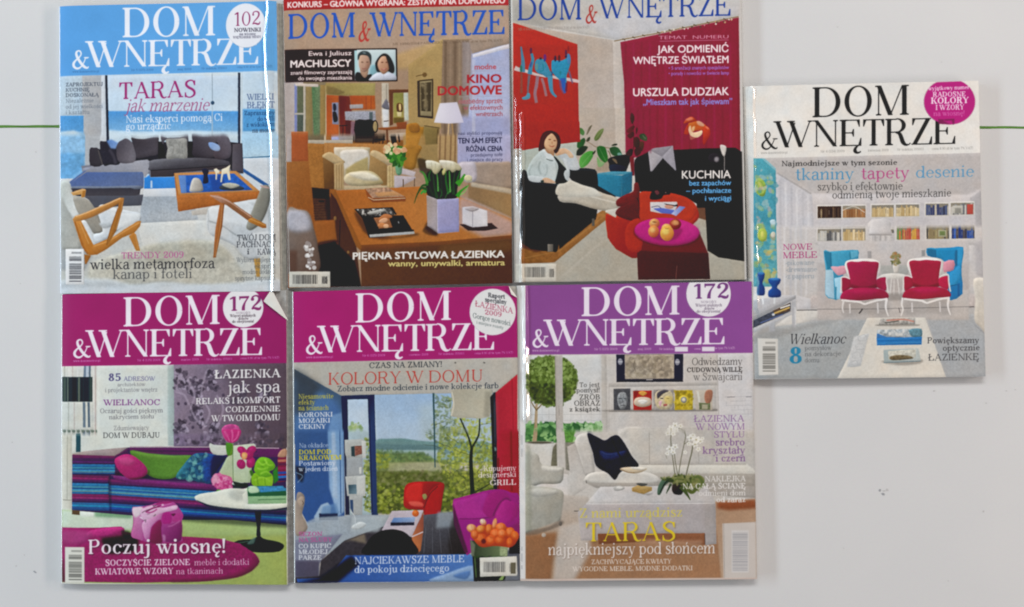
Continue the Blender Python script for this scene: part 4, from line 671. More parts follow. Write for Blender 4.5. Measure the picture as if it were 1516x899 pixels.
def det_armchairs(a):
    a.set(85, 270, 6.46)
    a.p([(22, 560), (260, 560), (330, 700), (260, 840), (22, 840)], 'a3a7a8', soft=20, grad=(30, 600, 260, 800, '9b9ea0')); a.c([(22, 0), (110, -10), (150, 120), (215, 300), (150, 350), (60, 250), (24, 120)], 'b9beb9', n=3, soft=5, grad=(30, 100, 190, 140, 'd2d5d3')); a.c([(22, 150), (90, 250), (150, 360), (230, 620), (120, 640), (22, 600)], 'a9aaa4', n=3, soft=10)
    a.p([(125, 60), (700, 55), (790, 75), (780, 120), (720, 130), (270, 132), (180, 110)], '37353d', soft=4, grad=(300, 60, 300, 130, '4b484f')); a.p([(275, 132), (790, 128), (788, 222), (640, 228), (350, 245)], '4f515b', soft=3)
    a.c([(150, 140), (260, 150), (340, 220), (400, 340), (440, 470), (350, 492), (290, 400), (200, 300)], 'a39f95', n=4, soft=4, grad=(180, 180, 420, 450, '8a867d'))
    a.c([(390, 240), (430, 212), (470, 225), (560, 250), (720, 280), (790, 300), (790, 370), (640, 420), (480, 540), (370, 592), (345, 500), (430, 470), (400, 340)], 'd2d6d8', n=3, soft=3, grad=(420, 260, 600, 560, 'c2c8cc')); a.c([(400, 390), (500, 385), (520, 420), (440, 440)], 'b3b9bc', n=4, soft=10); a.p([(560, 290), (790, 300), (785, 365), (570, 455)], 'd9dcdc', soft=5); a.c([(225, 380), (270, 370), (320, 470), (360, 595), (320, 600), (280, 520)], 'd6d9da', n=4, soft=4)
    W, D, L = 'bf8340', '985c22', 'd8a566'
    a.p([(128, 98), (240, 60), (272, 72), (262, 140), (228, 148), (226, 115), (150, 128)], 'c99a5c', soft=2); a.p([(240, 82), (268, 78), (258, 145), (232, 140)], 'a87232', soft=2); a.l([(135, 102), (262, 68)], 9, 'dcb380', soft=3)
    a.p([(148, 360), (225, 368), (345, 600), (480, 540), (485, 600), (375, 692), (300, 698), (255, 650), (225, 600)], W, soft=2, grad=(150, 400, 380, 690, 'b0702a')); a.l([(165, 375), (240, 600), (290, 690)], 16, D, smooth=True, soft=5, a=.8); a.l([(215, 385), (300, 590)], 8, L, soft=4, a=.7)
    a.p([(340, 605), (500, 545), (640, 450), (770, 370), (800, 372), (790, 420), (735, 485), (620, 530), (470, 640), (375, 694), (330, 650)], W, soft=2, grad=(500, 480, 560, 600, 'a66a2a')); a.l([(350, 612), (500, 555), (640, 470), (785, 385)], 9, L, smooth=True, soft=4, a=.7)
    a.p([(730, 480), (752, 500), (792, 655), (752, 655), (682, 515)], 'b57a38', soft=2); a.l([(742, 500), (775, 645)], 7, L, soft=3, a=.6); a.p([(255, 690), (320, 702), (275, 785), (262, 780)], '9a6226', soft=3)
    a.p([(590, 160), (636, 158), (620, 260), (565, 460), (480, 602), (462, 600), (510, 430), (580, 240)], 'b27834', soft=2, grad=(520, 300, 600, 320, '96602a')); a.l([(628, 170), (600, 300), (560, 450)], 8, L, smooth=True, soft=4, a=.6); a.l([(575, 250), (500, 480), (470, 600)], 8, '7d4a1c', smooth=True, soft=4, a=.7)
    a.p([(142, 355), (170, 322), (230, 305), (380, 240), (600, 145), (636, 150), (630, 180), (500, 248), (340, 325), (220, 368), (160, 375)], 'c48d4c', soft=2, grad=(300, 260, 340, 340, 'a26c34')); a.l([(175, 328), (300, 282), (600, 152)], 9, 'e0b98a', smooth=True, soft=4); a.l([(225, 366), (345, 325), (590, 205)], 6, '8a5526', smooth=True, soft=3, a=.8)
    # right-hand chair
    a.set(290, 250, 5.25)
    a.c([(95, 310), (220, 290), (400, 245), (480, 250), (560, 300), (600, 520), (480, 700), (380, 690), (300, 600), (200, 550), (95, 490)], 'c6cacc', n=3, soft=5, grad=(120, 320, 500, 640, 'b9bec1')); a.p([(100, 315), (400, 250), (450, 300), (430, 420), (400, 460), (110, 400)], 'd3d7d9', soft=5); a.l([(98, 405), (200, 440), (320, 520), (420, 560)], 9, '8f9496', smooth=True, soft=5, a=.8); a.l([(95, 320), (96, 480)], 6, 'a3a8aa', soft=4, a=.7); a.l([(300, 610), (380, 690), (500, 690)], 7, '9a9c9a', smooth=True, soft=5, a=.7); a.p([(440, 500), (600, 480), (600, 640), (480, 690)], 'ccd0d2', soft=8, a=.8)
    a.c([(520, 130), (570, 140), (575, 250), (520, 400), (440, 475), (395, 465), (400, 420), (440, 320), (490, 190)], '8b8a80', n=4, soft=4, grad=(430, 300, 560, 340, '73726a')); a.l([(500, 132), (570, 150)], 10, 'bd9a92', soft=3)
    a.p([(105, 205), (170, 205), (260, 245), (440, 370), (430, 400), (400, 400), (240, 285), (190, 262)], 'a87f6a', soft=2, grad=(200, 230, 240, 290, '8a5c3c')); a.l([(110, 206), (240, 245), (430, 375)], 7, 'c8a594', smooth=True, soft=4); a.p([(405, 395), (440, 378), (545, 432), (548, 460), (520, 462), (410, 412)], 'b57a36', soft=2, grad=(420, 390, 520, 460, '9a5f22')); a.l([(420, 388), (540, 440)], 6, 'd0a060', soft=3, a=.8)
    a.p([(188, 265), (222, 268), (205, 450), (155, 690), (134, 692), (150, 480)], 'a5683a', soft=2, grad=(150, 500, 210, 510, '7d4a24')); a.l([(205, 280), (190, 440), (150, 680)], 6, 'c8925c', smooth=True, soft=3, a=.7); a.p([(450, 700), (500, 695), (498, 840), (470, 840)], 'b28a48', soft=4)

def det_plants(a):
    a.vol = 0.08
    a.set(850, 160, 8.4)
    a.p([(70, 0), (510, 0), (520, 480), (450, 560), (300, 720), (200, 760), (60, 740), (20, 560), (60, 430)], 'b4a89b', soft=10, vol=0, grad=(80, 100, 500, 120, 'b3a79b')); a.p([(300, 640), (450, 640), (440, 790), (270, 790)], 'a08f7c', soft=16, vol=0); a.p([(515, 0), (632, 0), (636, 540), (525, 500)], 'c0b5a9', soft=4, vol=0); a.p([(636, 0), (1008, 0), (1008, 480), (900, 560), (750, 620), (640, 560)], '8d1e3d', soft=8, vol=0, tex=.03)
    for x in (700, 790, 860, 940): a.l([(x, 0), (x+10, 560)], 16, '761630', a=.5, soft=10)
    def lf(q, c1, c2, v=None):
        a.c(q, c1, n=4, soft=3, grad=(q[0][0], q[0][1], q[len(q)//2][0], q[len(q)//2][1], c2))
        if v: a.l(v, 4, 'a3bd8c', soft=3, a=.6, smooth=True)
    a.l([(130, 400), (200, 440), (280, 485), (380, 490), (470, 505)], (5, 9), '7a6248', smooth=True, soft=2); a.l([(700, 600), (740, 480), (735, 200)], (14, 6), '4a2c24', smooth=True, soft=3); a.l([(740, 420), (830, 380)], 5, '4a3a28'); a.l([(460, 620), (440, 560), (420, 530)], 8, '5a4a32', smooth=True)
    lf([(60, 250), (100, 255), (130, 300), (115, 340), (80, 325), (58, 290)], '3f6a34', '57824a'); lf([(225, 210), (200, 270), (160, 335), (155, 310), (185, 240)], '5f5a48', '7a705c'); lf([(370, 258), (345, 330), (300, 395), (262, 405), (250, 370), (290, 300), (330, 265)], '74814e', '586a38', [(355, 270), (300, 340), (262, 395)]); lf([(150, 405), (170, 370), (200, 362), (190, 405), (165, 418)], '4a4438', '2e3a26')
    lf([(125, 372), (140, 410), (115, 470), (60, 500), (32, 480), (35, 430), (80, 395)], '1f4a24', '2f5f30'); lf([(170, 485), (140, 540), (80, 590), (20, 585), (18, 555), (60, 500), (120, 470)], '25361f', '1a2a18'); lf([(240, 545), (225, 620), (160, 710), (90, 745), (66, 700), (75, 620), (140, 555), (200, 535)], '3f8a34', '5aa04a', [(225, 560), (150, 640), (90, 720)]); lf([(228, 560), (265, 525), (262, 555), (235, 580)], '24301e', '2a3a22')
    lf([(285, 490), (330, 470), (385, 490), (410, 560), (420, 640), (385, 680), (330, 640), (290, 570)], '1f5a26', '2f6f2c', [(310, 490), (360, 590), (400, 670)]); lf([(285, 610), (330, 660), (380, 685), (340, 730), (295, 720)], '74a060', '8aa878'); lf([(440, 505), (500, 480), (555, 500), (590, 560), (600, 600), (540, 600), (470, 580)], '1c4426', '2f6038'); a.c([(540, 560), (590, 565), (590, 600), (550, 600)], '6a9488', n=4, soft=4); lf([(465, 465), (500, 445), (535, 445), (530, 462), (490, 470)], '2a3420', '1a2a18')
    a.c([(420, 640), (500, 600), (680, 580), (700, 640), (670, 730), (640, 760), (450, 760), (435, 700)], '14161a', n=3, soft=4); a.c([(438, 720), (500, 700), (640, 725), (645, 790), (540, 802), (450, 790)], '1c2c3c', n=3, soft=3, grad=(450, 700, 640, 790, '14202c')); a.c([(470, 630), (520, 640), (540, 695), (500, 670)], '8a7458', n=4, soft=4, a=.8)
    for q, c1, c2 in (([(715, 60), (745, 90), (748, 150), (725, 200), (700, 150), (698, 100)], '4c2a2a', '3a2e26'), ([(650, 280), (720, 225), (755, 230), (720, 290), (670, 310)], '6a1f2c', '4a2424'), ([(660, 340), (730, 290), (745, 340), (700, 380)], '5a2028', '40221f'), ([(815, 330), (870, 318), (910, 370), (900, 410), (850, 400), (815, 370)], '2f4028', '4a5a3c'), ([(740, 380), (790, 360), (820, 420), (800, 500), (750, 480)], '4a2624', '3a2c22'), ([(820, 420), (870, 430), (850, 530), (820, 520)], '5a3428', '40301f'), ([(640, 570), (690, 510), (730, 520), (720, 590), (680, 600)], '40201f', '2a1a18'), ([(750, 520), (820, 480), (830, 560), (770, 600)], '3a1c1c', '4a2a20'), ([(770, 240), (790, 260), (770, 330)], '5a1c28', '3a1a1e')): lf(q, c1, c2)
    a.l([(850, 340), (890, 385)], 6, '93a088', soft=5, a=.6); a.p([(690, 610), (745, 600), (748, 840), (715, 840)], '701a2c', soft=4)
    # orange glass flower
    a.set(1005, 165, 16.8)
    a.c([(115, 290), (200, 180), (310, 130), (390, 170), (460, 250), (440, 290), (330, 260), (220, 280), (150, 300)], 'c8583a', n=4, soft=8, grad=(200, 160, 300, 290, 'a03414')); a.c([(160, 200), (300, 150), (360, 190), (240, 230)], 'dc8064', n=4, soft=20); a.c([(240, 300), (330, 270), (460, 250), (640, 320), (690, 400), (600, 470), (420, 480), (330, 510), (290, 440), (250, 420)], 'c0682f', n=4, soft=8, grad=(300, 300, 640, 450, 'c04c1c'))
    a.c([(440, 250), (520, 240), (610, 300), (640, 360), (560, 370), (480, 330)], 'd09a7c', n=4, soft=12); a.c([(130, 540), (180, 400), (225, 330), (240, 430), (240, 560), (180, 575)], 'b23c20', n=4, soft=8); a.c([(240, 440), (290, 350), (320, 460), (360, 520), (480, 500), (575, 475), (580, 550), (520, 620), (440, 655), (330, 630), (270, 570)], 'e0bc98', n=4, soft=8, grad=(260, 480, 520, 600, 'ead0ac')); a.c([(330, 400), (400, 370), (380, 470), (340, 500)], 'd8ae80', n=4, soft=12)
    a.c([(270, 590), (330, 640), (420, 660), (330, 705), (280, 695)], 'a85a50', n=4, soft=8); a.c([(600, 430), (650, 370), (720, 380), (775, 460), (770, 600), (700, 720), (630, 830), (595, 760), (600, 600)], 'c0421e', n=4, soft=8, grad=(620, 450, 740, 650, 'a83018')); a.c([(650, 370), (710, 385), (755, 450), (700, 430)], 'e07a60', n=4, soft=12)

def det_bag(a):
    a.vol = 0.06
    a.set(190, 725, 9.333)
    a.c([(55, 255), (110, 240), (300, 215), (400, 180), (600, 170), (670, 215), (760, 350), (735, 450), (740, 650), (730, 720), (480, 740), (300, 740), (160, 690), (40, 640), (70, 450)], 'a8488a', n=3, soft=5)
    a.c([(58, 260), (110, 245), (190, 240), (210, 330), (190, 480), (200, 690), (150, 690), (40, 640), (80, 450)], 'c890b4', n=4, soft=5, grad=(90, 270, 120, 640, 'b8609a')); a.c([(60, 262), (200, 245), (170, 340), (90, 380)], 'd8c6d0', n=4, soft=10)
    a.c([(190, 470), (260, 400), (400, 330), (480, 330), (430, 430), (330, 510), (300, 640), (240, 690), (205, 600)], 'd6a6c6', n=4, soft=6, grad=(220, 450, 420, 560, 'b05a96')); a.c([(300, 660), (330, 510), (450, 420), (465, 640), (460, 740), (310, 740)], '8a0f56', n=4, soft=10, grad=(330, 520, 460, 640, '6e0a44')); a.c([(180, 280), (340, 215), (480, 250), (660, 215), (670, 270), (560, 300), (440, 330), (300, 400), (200, 420)], 'd8b0ca', n=4, soft=6)
    for q, w, cc in (([(240, 310), (330, 260), (400, 240), (480, 220)], 20, '8a2a62'), ([(260, 320), (330, 310), (400, 270)], 18, 'b04a86'), ([(390, 200), (470, 185), (600, 180)], 26, '9c2a6c'), ([(190, 320), (240, 290), (300, 270)], 8, '5a3a4c'), ([(350, 370), (380, 340)], 14, '7a6a70'), ([(210, 430), (240, 420), (235, 455)], 12, '8a6a80'), ([(440, 240), (520, 210), (600, 190)], 16, 'c060a0'), ([(340, 215), (350, 230), (390, 215)], 10, '4a2a40'), ([(460, 215), (490, 210)], 24, 'dcaecb'), ([(160, 380), (200, 400)], 20, 'e0c6d8'), ([(260, 350), (300, 330)], 10, '9a7a8c'), ([(600, 250), (660, 240)], 40, 'dfbcd2')): a.l(q, w, cc, smooth=True, soft=5)
    a.c([(465, 360), (520, 310), (590, 330), (600, 430), (560, 480), (480, 470)], 'a82a7c', n=4, soft=6); a.c([(590, 340), (640, 330), (660, 350), (630, 370)], '5a0c3c', n=4, soft=6); a.c([(610, 390), (680, 325), (760, 350), (735, 400), (720, 450), (620, 440)], 'a83a80', n=4, soft=6); a.c([(465, 490), (600, 470), (735, 440), (738, 640), (700, 720), (500, 720), (465, 640)], '963c7e', n=3, soft=6, grad=(480, 520, 720, 700, '6a1f52')); a.l([(550, 510), (620, 490), (720, 430)], 14, 'c078a8', smooth=True, soft=8, a=.7); a.c([(475, 620), (510, 640), (510, 710), (480, 700)], 'b880aa', n=4, soft=10, a=.8)

def det_kitchen(a):
    a.set(430, 110, 6.161)
    a.p([(320, 80), (775, 80), (770, 195), (440, 195), (325, 185)], '9c8b58', soft=4, grad=(340, 90, 760, 180, 'ada06a')); a.p([(330, 105), (400, 120), (500, 165), (440, 190), (330, 180)], '84734a', soft=8)
    a.p([(328, 190), (440, 195), (440, 560), (330, 570)], 'a8562a', soft=2, grad=(330, 300, 440, 330, 'c06a38')); a.p([(378, 260), (438, 258), (440, 460), (382, 455)], '8f93a8', soft=3); a.c([(388, 275), (412, 272), (418, 325), (392, 330)], '262b40', n=3); a.c([(385, 350), (415, 345), (432, 420), (395, 435)], '1a1f30', n=3)
    a.p([(440, 195), (540, 200), (560, 330), (520, 470), (540, 545), (450, 545)], '6a2a1e', soft=5, grad=(450, 300, 540, 320, '7d3a2c')); a.p([(540, 195), (770, 195), (775, 320), (560, 325)], 'a5532a', soft=4, grad=(560, 200, 770, 300, 'b8662c')); a.l([(690, 200), (690, 320)], 4, '8a4420', soft=2); a.l([(735, 200), (735, 320)], 4, '8a4420', soft=2)
    a.p([(540, 278), (662, 272), (662, 312), (542, 316)], 'a9a4a4', soft=4); a.p([(495, 340), (775, 335), (780, 430), (500, 420)], 'a3a3ac', soft=4, tex=.15); a.p([(718, 345), (750, 345), (750, 420), (720, 420)], '5a666a', soft=4); a.p([(500, 420), (560, 425), (548, 545), (505, 545)], '5a1c1c', soft=3); a.l([(445, 470), (520, 468)], 8, '2e1c1c'); a.l([(480, 470), (478, 550)], 5, '2e1c1c'); a.p([(550, 430), (600, 430), (600, 560), (550, 560)], '8a6a74', soft=5)
    a.p([(325, 572), (600, 550), (600, 610), (325, 612)], 'a8a4b4', soft=5, grad=(330, 580, 600, 590, '9c9284')); a.p([(340, 578), (440, 566), (440, 600), (340, 606)], 'b0b4d8', soft=6); a.p([(165, 612), (1050, 600), (1050, 680), (400, 690), (165, 740)], '93693a', soft=4, grad=(200, 640, 900, 640, '8a5c30'))
    a.c([(590, 425), (680, 418), (760, 425), (760, 585), (600, 590)], '2b2220', n=2, soft=2, grad=(600, 430, 750, 560, '1c1514')); 
    for x in (625, 655, 690, 725): a.l([(x, 435), (x, 575)], 3, '3f3430', a=.7)
    a.p([(605, 588), (750, 586), (750, 612), (612, 614)], 'b8a890', soft=3); a.l([(575, 560), (575, 620)], 6, '241a18'); a.e(772, 478, 28, 60, '241a18', soft=1); a.e(773, 478, 20, 48, 'a8946c', soft=2); a.c([(750, 560), (860, 545), (850, 600), (770, 620)], '5a4a3c', n=3, soft=3); a.l([(755, 570), (750, 690)], 7, '1c1412'); a.l([(850, 560), (835, 690)], 8, '1c1412'); a.l([(810, 600), (812, 680)], 5, '1c1412')
    a.p([(832, 80), (895, 80), (900, 490), (850, 500), (832, 460)], 'c3b9a8', soft=3); a.p([(835, 320), (895, 318), (892, 490), (850, 495)], 'd2d2d2', soft=5); a.l([(875, 90), (875, 230)], 2.5, '6c5d4d'); a.c([(832, 300), (850, 260), (873, 225), (895, 260), (928, 315), (880, 322)], '75727a', n=2, soft=2); a.p([(890, 262), (905, 262), (930, 315), (905, 322)], 'c8c4c8', soft=3); a.l([(850, 430), (895, 425)], 8, '5a4a40', soft=3)
    a.p([(898, 140), (1075, 138), (1075, 165), (935, 172), (935, 460), (905, 470)], '6e4628', soft=2); a.p([(938, 172), (1030, 170), (1035, 430), (940, 450)], '8a8a4c', soft=4, grad=(940, 180, 1030, 400, 'a89c5c')); a.p([(1032, 170), (1072, 168), (1078, 420), (1040, 425)], 'c3c8bc', soft=4); a.c([(968, 280), (990, 262), (1018, 275), (1020, 340), (975, 340)], '5a3a1e', n=4, soft=4); a.c([(990, 275), (1008, 275), (1008, 330), (992, 330)], 'd8c08a', n=4, soft=4); a.p([(970, 345), (1015, 345), (1012, 385), (975, 385)], 'd0c49a', soft=3); a.p([(940, 395), (1035, 395), (1035, 440), (940, 445)], '6d5a2c', soft=5)
    a.p([(800, 490), (960, 478), (1060, 470), (1060, 495), (880, 512), (805, 505)], '93582e', soft=2); a.p([(965, 440), (1060, 435), (1060, 500), (975, 500)], '8c4f2c', soft=4); a.l([(880, 505), (885, 640)], 16, '6a4020', soft=2); a.p([(900, 545), (1050, 535), (1055, 560), (905, 570)], 'cfc6b8', soft=3); a.p([(905, 565), (960, 562), (970, 620), (930, 640)], '16120f', soft=3); a.l([(985, 560), (995, 620)], 14, '241a18', soft=2); a.l([(908, 570), (912, 640)], 8, 'b8a890', soft=3)
    a.c([(1058, 470), (1090, 450), (1150, 445), (1185, 480), (1220, 490), (1200, 600), (1160, 690), (1060, 720), (1050, 600)], 'a87830', n=4, soft=3, grad=(1060, 480, 1200, 650, 'b08438')); a.c([(1075, 460), (1165, 455), (1175, 525), (1100, 530)], '9c6c30', n=3, soft=5); a.c([(1040, 665), (1100, 650), (1210, 660), (1140, 680)], 'c29a48', n=4, soft=3)
    a.p([(1170, 55), (1300, 42), (1300, 395), (1175, 385)], '4a3c28', soft=1.5); a.p([(1180, 66), (1291, 55), (1291, 384), (1185, 375)], '9a8c6c', soft=1.5); a.p([(1188, 80), (1284, 70), (1280, 340), (1192, 335)], '4f4432', soft=3, mot=('8a7c60', 30, .5, 5)); a.c([(1215, 100), (1245, 110), (1240, 200), (1255, 300), (1215, 310), (1225, 200)], '84765a', n=4, soft=8)
    a.p([(1220, 480), (1360, 490), (1330, 739), (1180, 739)], '8c7a4c', soft=8, grad=(1230, 500, 1340, 700, '7d6b44')); a.l([(1220, 470), (1360, 490)], 8, '5f5034', soft=3); a.l([(1345, 500), (1335, 739)], 10, '5f4c30', soft=4)
def art_taras():
    a = Art(80, -4, 424, 440, 'b9d3e6'); a.slope = -.018
    a.set(80, 0, 4.085)
    # --- picture, upper half (window, sea, curtain)
    a.b(0, 440, 1400, 899, 'c9d6de')
    a.b(0, 460, 175, 700, 'b9cad6', tex=.04); a.b(170, 455, 305, 899, 'b4b6b8', grad=(170, 500, 300, 520, 'a9abae'))
    a.b(285, 455, 312, 830, 'ccd3da')
    a.b(0, 700, 178, 800, '4d93cc', grad=(0, 700, 0, 800, '5f9fd3'), tex=.06); a.b(0, 795, 180, 900, '7fb2d8', tex=.08, soft=6)
    a.p([(20, 800), (120, 790), (178, 815), (178, 845), (20, 850)], 'c6d2d6', soft=8)
    a.b(322, 458, 1118, 690, 'c3d3e2', grad=(322, 458, 322, 690, 'c9dbe8'))
    a.b(322, 672, 1118, 812, '4f93cf', grad=(322, 672, 322, 812, '83b4da'), soft=4, tex=.05)
    a.b(322, 795, 1118, 899, 'b7cddd', soft=6, tex=.05)
    a.p([(322, 785), (520, 805), (830, 790), (1118, 812), (1118, 850), (322, 850)], 'cfdde4', soft=8, a=.8)
    a.p([(308, 455), (322, 455), (332, 845), (316, 845)], '1d2738'); a.b(1112, 440, 1127, 890, '16263f'); a.b(1127, 440, 1140, 880, 'c7d6df')
    a.b(952, 440, 960, 850, 'b4c4cf', a=.7); a.l([(955, 450), (958, 620)], 3, '8b9aa8'); a.e(958, 622, 11, 12, '33506d', soft=2)
    a.b(1140, 425, 1330, 670, 'c3d5e2'); a.b(1140, 660, 1335, 800, '569acf', soft=5, tex=.06); a.b(1140, 795, 1345, 899, 'a6c6dc', soft=5)
    # --- lower half in the second crop's units
    a.set(80, 200, 3.747)
    a.b(20, 0, 175, 120, '8fbbdc', tex=.12, cell=20); a.b(20, 100, 170, 260, '6ba5d1', tex=.14, cell=22, soft=10); a.p([(90, 240), (180, 170), (200, 200), (100, 330)], '7fb0d6', soft=6)
    a.b(172, 0, 292, 180, 'aeb3b8', soft=2); a.b(255, 0, 300, 60, 'c6ccd2'); a.b(290, 0, 304, 50, '1d2738')
    a.b(1040, 0, 1255, 125, 'a3c6de', tex=.05, grad=(1040, 0, 1040, 125, 'b5d0e0')); a.l([(1045, 128), (1210, 118)], 6, '3f6f93')
    a.b(1050, 128, 1260, 899, 'c9d0d6', soft=3)
    # floor
    a.p([(20, 240), (500, 250), (520, 300), (1200, 300), (1260, 200), (1260, 899), (20, 899)], 'c8cacb', grad=(0, 300, 0, 850, 'bdbfb8'), tex=.03)
    a.p([(500, 236), (680, 234), (690, 298), (500, 298)], '2f7cc8', grad=(500, 236, 690, 236, '3c86cf'))
    a.p([(500, 298), (690, 296), (700, 335), (490, 338)], 'cdd2d8')
    a.p([(490, 336), (760, 330), (800, 470), (470, 490)], '9ba3ab', grad=(500, 340, 520, 490, 'b1b7bc'), tex=.08)
    a.p([(460, 490), (900, 470), (920, 640), (500, 640)], 'd0d1cd', tex=.03)
    a.c([(230, 700), (420, 640), (600, 600), (880, 590), (1010, 700), (1040, 830), (800, 850), (600, 820), (400, 850), (220, 830), (190, 760)], 'bab8ac', soft=10, tex=.1, cell=14)
    a.c([(500, 620), (700, 590), (900, 600), (960, 700), (700, 720), (520, 700)], 'a9a799', soft=18, a=.6, tex=.12, cell=12)
    a.c([(300, 800), (430, 830), (620, 815), (800, 830), (1000, 820), (1250, 800), (1250, 899), (20, 899), (20, 810)], 'b9c0c4', soft=12, tex=.03)
    a.p([(20, 850), (1255, 830), (1255, 899), (20, 899)], 'c6ccd1', soft=14)
    # sofa
    a.p([(150, 172), (240, 160), (530, 130), (985, 140), (1048, 215), (530, 232), (520, 200), (160, 215)], '7a7c88')
    a.c([(160, 185), (260, 172), (520, 140), (528, 190), (500, 220), (200, 215)], '8b8f9e', n=3, soft=2)
    a.p([(170, 198), (480, 196), (498, 215), (496, 292), (480, 300), (90, 302), (80, 262)], '4f669b', grad=(170, 198, 200, 300, '5d6f98'), tex=.05)
    a.p([(88, 300), (480, 296), (474, 330), (130, 340), (88, 318)], '2b2a36', soft=2); a.c([(100, 285), (300, 285), (470, 280), (478, 300), (300, 308), (95, 306)], '6d7688', n=3)
    a.p([(160, 340), (496, 330), (485, 390), (290, 395), (230, 380)], '51525d')
    det_sofa(a); a.set(80, 200, 3.747)
    # wooden table with blue top
    a.p([(665, 212), (1010, 200), (1140, 312), (1138, 350), (690, 425), (678, 330)], 'a8672f')
    a.p([(668, 212), (1008, 200), (1138, 312), (690, 332)], 'c18a52'); a.p([(690, 224), (1000, 214), (1102, 305), (705, 322)], '2b5fb4', tex=.18, cell=16)
    a.p([(690, 226), (730, 224), (735, 320), (705, 321)], '7a9bcb', a=.7, soft=2); a.p([(860, 225), (930, 222), (960, 300), (880, 308)], '24468f', soft=4, a=.8)
    a.p([(682, 335), (1138, 316), (1138, 352), (688, 424)], 'b5713a', grad=(690, 330, 700, 424, '9d5a26'), tex=.08)
    a.p([(760, 420), (860, 402), (850, 440), (765, 446)], 'bcb6ad', soft=3)
    a.c([(752, 300), (765, 250), (785, 237), (812, 250), (826, 290), (820, 312), (760, 316)], 'c9c4bb', n=4, grad=(755, 270, 825, 275, '9c968e'))
    a.c([(820, 195), (840, 186), (858, 200), (852, 225), (856, 262), (826, 268), (830, 225)], '1d2338', n=4)
    a.c([(920, 285), (980, 270), (1050, 290), (1040, 305), (935, 305)], '3a4048', n=4); a.c([(930, 275), (980, 265), (1030, 280), (980, 296)], 'b7b6a6', n=4)
    for q in ([(885, 190), (900, 185), (918, 200), (915, 215), (905, 212), (903, 248), (896, 248), (896, 212)], [(930, 190), (955, 180), (978, 165), (972, 195), (980, 250), (968, 250), (958, 212), (938, 218), (930, 262), (922, 262), (928, 215)]): a.p(q, 'e4dcc4')
    a.p([(1050, 185), (1190, 275), (1180, 292), (1050, 205)], '2c5a94', soft=2)
    det_armchairs(a); a.set(80, 200, 3.747)
    # barcode
    a.barcode(62, 632, 165, 830, vertical=False, dark='54565b', paper='dfe0e0')
    # texts
    a.seam(200); a.photo()
    a.set(80, 0, 4.085)
    a.p([(-20, -60), (1500, -60), (1500, 424), (20, 461), (-20, 461)], '589cda', grad=(0, 0, 1400, 60, '61a6e0'), tex=.015)
    a.t('DOM', 408, 980, 226, 178, 'e6eaf3', W=124, T=32, S=54, yr=213)
    a.t('&', 108, 215, 413, 104, 'e6eaf3', W=115, T=44, yr=411); a.t('WNĘTRZE', 192, 1245, 408, 158, 'e6eaf3', W=116, T=32, S=54, yr=388, track=-50)
    a.e(1160, 155, 121, 134, 'e4e7ee'); a.t('102', 1086, 1252, 158, 82, '8e2f60', W=78, T=30, yr=150)
    a.t('NOWINKI', 1088, 1252, 194, 23, '3d3a4a', W=150, T=70); a.t('na wiosnę', 1120, 1220, 213, 14, '57556a', W=130, T=70); a.t('WNĘTRZARSKIE TRENDY', 1082, 1252, 233, 14, '57556a', W=130, T=70)
    for tx, x0, x1, y in (('www.domiwnetrze.pl', 110, 272, 440), ('Nr 5 (125) 2009', 465, 600, 430), ('maj 2009', 745, 830, 425), ('Nr indeksu 355003', 890, 1045, 420), ('cena 8,90 zł (w tym 7% VAT)', 1105, 1320, 412)):
        a.t(tx, x0, x1, y, 13, '2f5787', W=90, T=60, a=.75)
    for i, (tx, x1) in enumerate((('ZAPROJEKTUJ', 295), ('KUCHNIĘ', 215), ('DOSKONAŁĄ', 270))): a.t(tx, 68, x1, 523+i*32, 22, '3c4453', W=130, T=70, a=.85)
    for i, (tx, x1) in enumerate((('Niezależnie', 240), ('od jej wielkości', 295), ('i kształtu', 215))): a.t(tx, 68, x1, 622+i*35, 24, '5b6573', W=95, T=60, a=.75)
    a.t('TARAS', 388, 862, 600, 100, '9a2a6e', W=98, T=44, S=50, yr=585)
    a.t('jak marzenie', 430, 935, 676, 76, 'a0527e', W=80, T=34, it=.25, yr=668)
    a.t('Nasi eksperci pomogą Ci', 432, 1020, 742, 44, 'e9eef6', W=95, T=45, yr=730); a.t('go urządzić', 432, 706, 786, 44, 'e9eef6', W=95, T=45, yr=780)
    a.t('WIELKI', 1165, 1330, 605, 36, '4a5f8c', W=105, T=50); a.t('BŁĘKIT', 1165, 1335, 655, 38, '4a5f8c', W=105, T=50)
    for i, (tx, x0) in enumerate((('Zapraszamy', 1148), ('do willi', 1228), ('z widokiem', 1162), ('na morze', 1198))): a.t(tx, x0, 1335, 697+i*35, 26, '24466f' if i < 3 else '3a4250', W=105, T=60)
    a.set(80, 200, 3.747)
    a.t('TRENDY 2009', 372, 720, 686, 34, 'b05a8e', W=110, T=50, yr=680)
    a.t('wielka metamorfoza', 200, 893, 745, 55, '2d2d33', W=95, T=42, yr=737); a.t('kanap i foteli', 325, 768, 798, 52, '4e4f52', W=85, T=38, yr=793)
    for tx, x0, y in (('TWÓJ DOM', 1015, 586), ('PACHNĄCY', 1012, 624), ('KAWĄ', 1128, 664)): a.t(tx, x0, 1232, y, 32, '2e3036', W=100, T=50)
    a.t('i', 1070, 1085, 662, 30, '3c3e44')
    for tx, x0, y in (('Wybierz najlepszy', 1012, 706), ('ekspres', 1110, 740), ('modne dodatki', 1045, 772), ('sprytne kapsułki', 1003, 808)): a.t(tx, x0, 1230, y, 26, '50545a', W=85, T=50, a=.85)
    return a.finish()
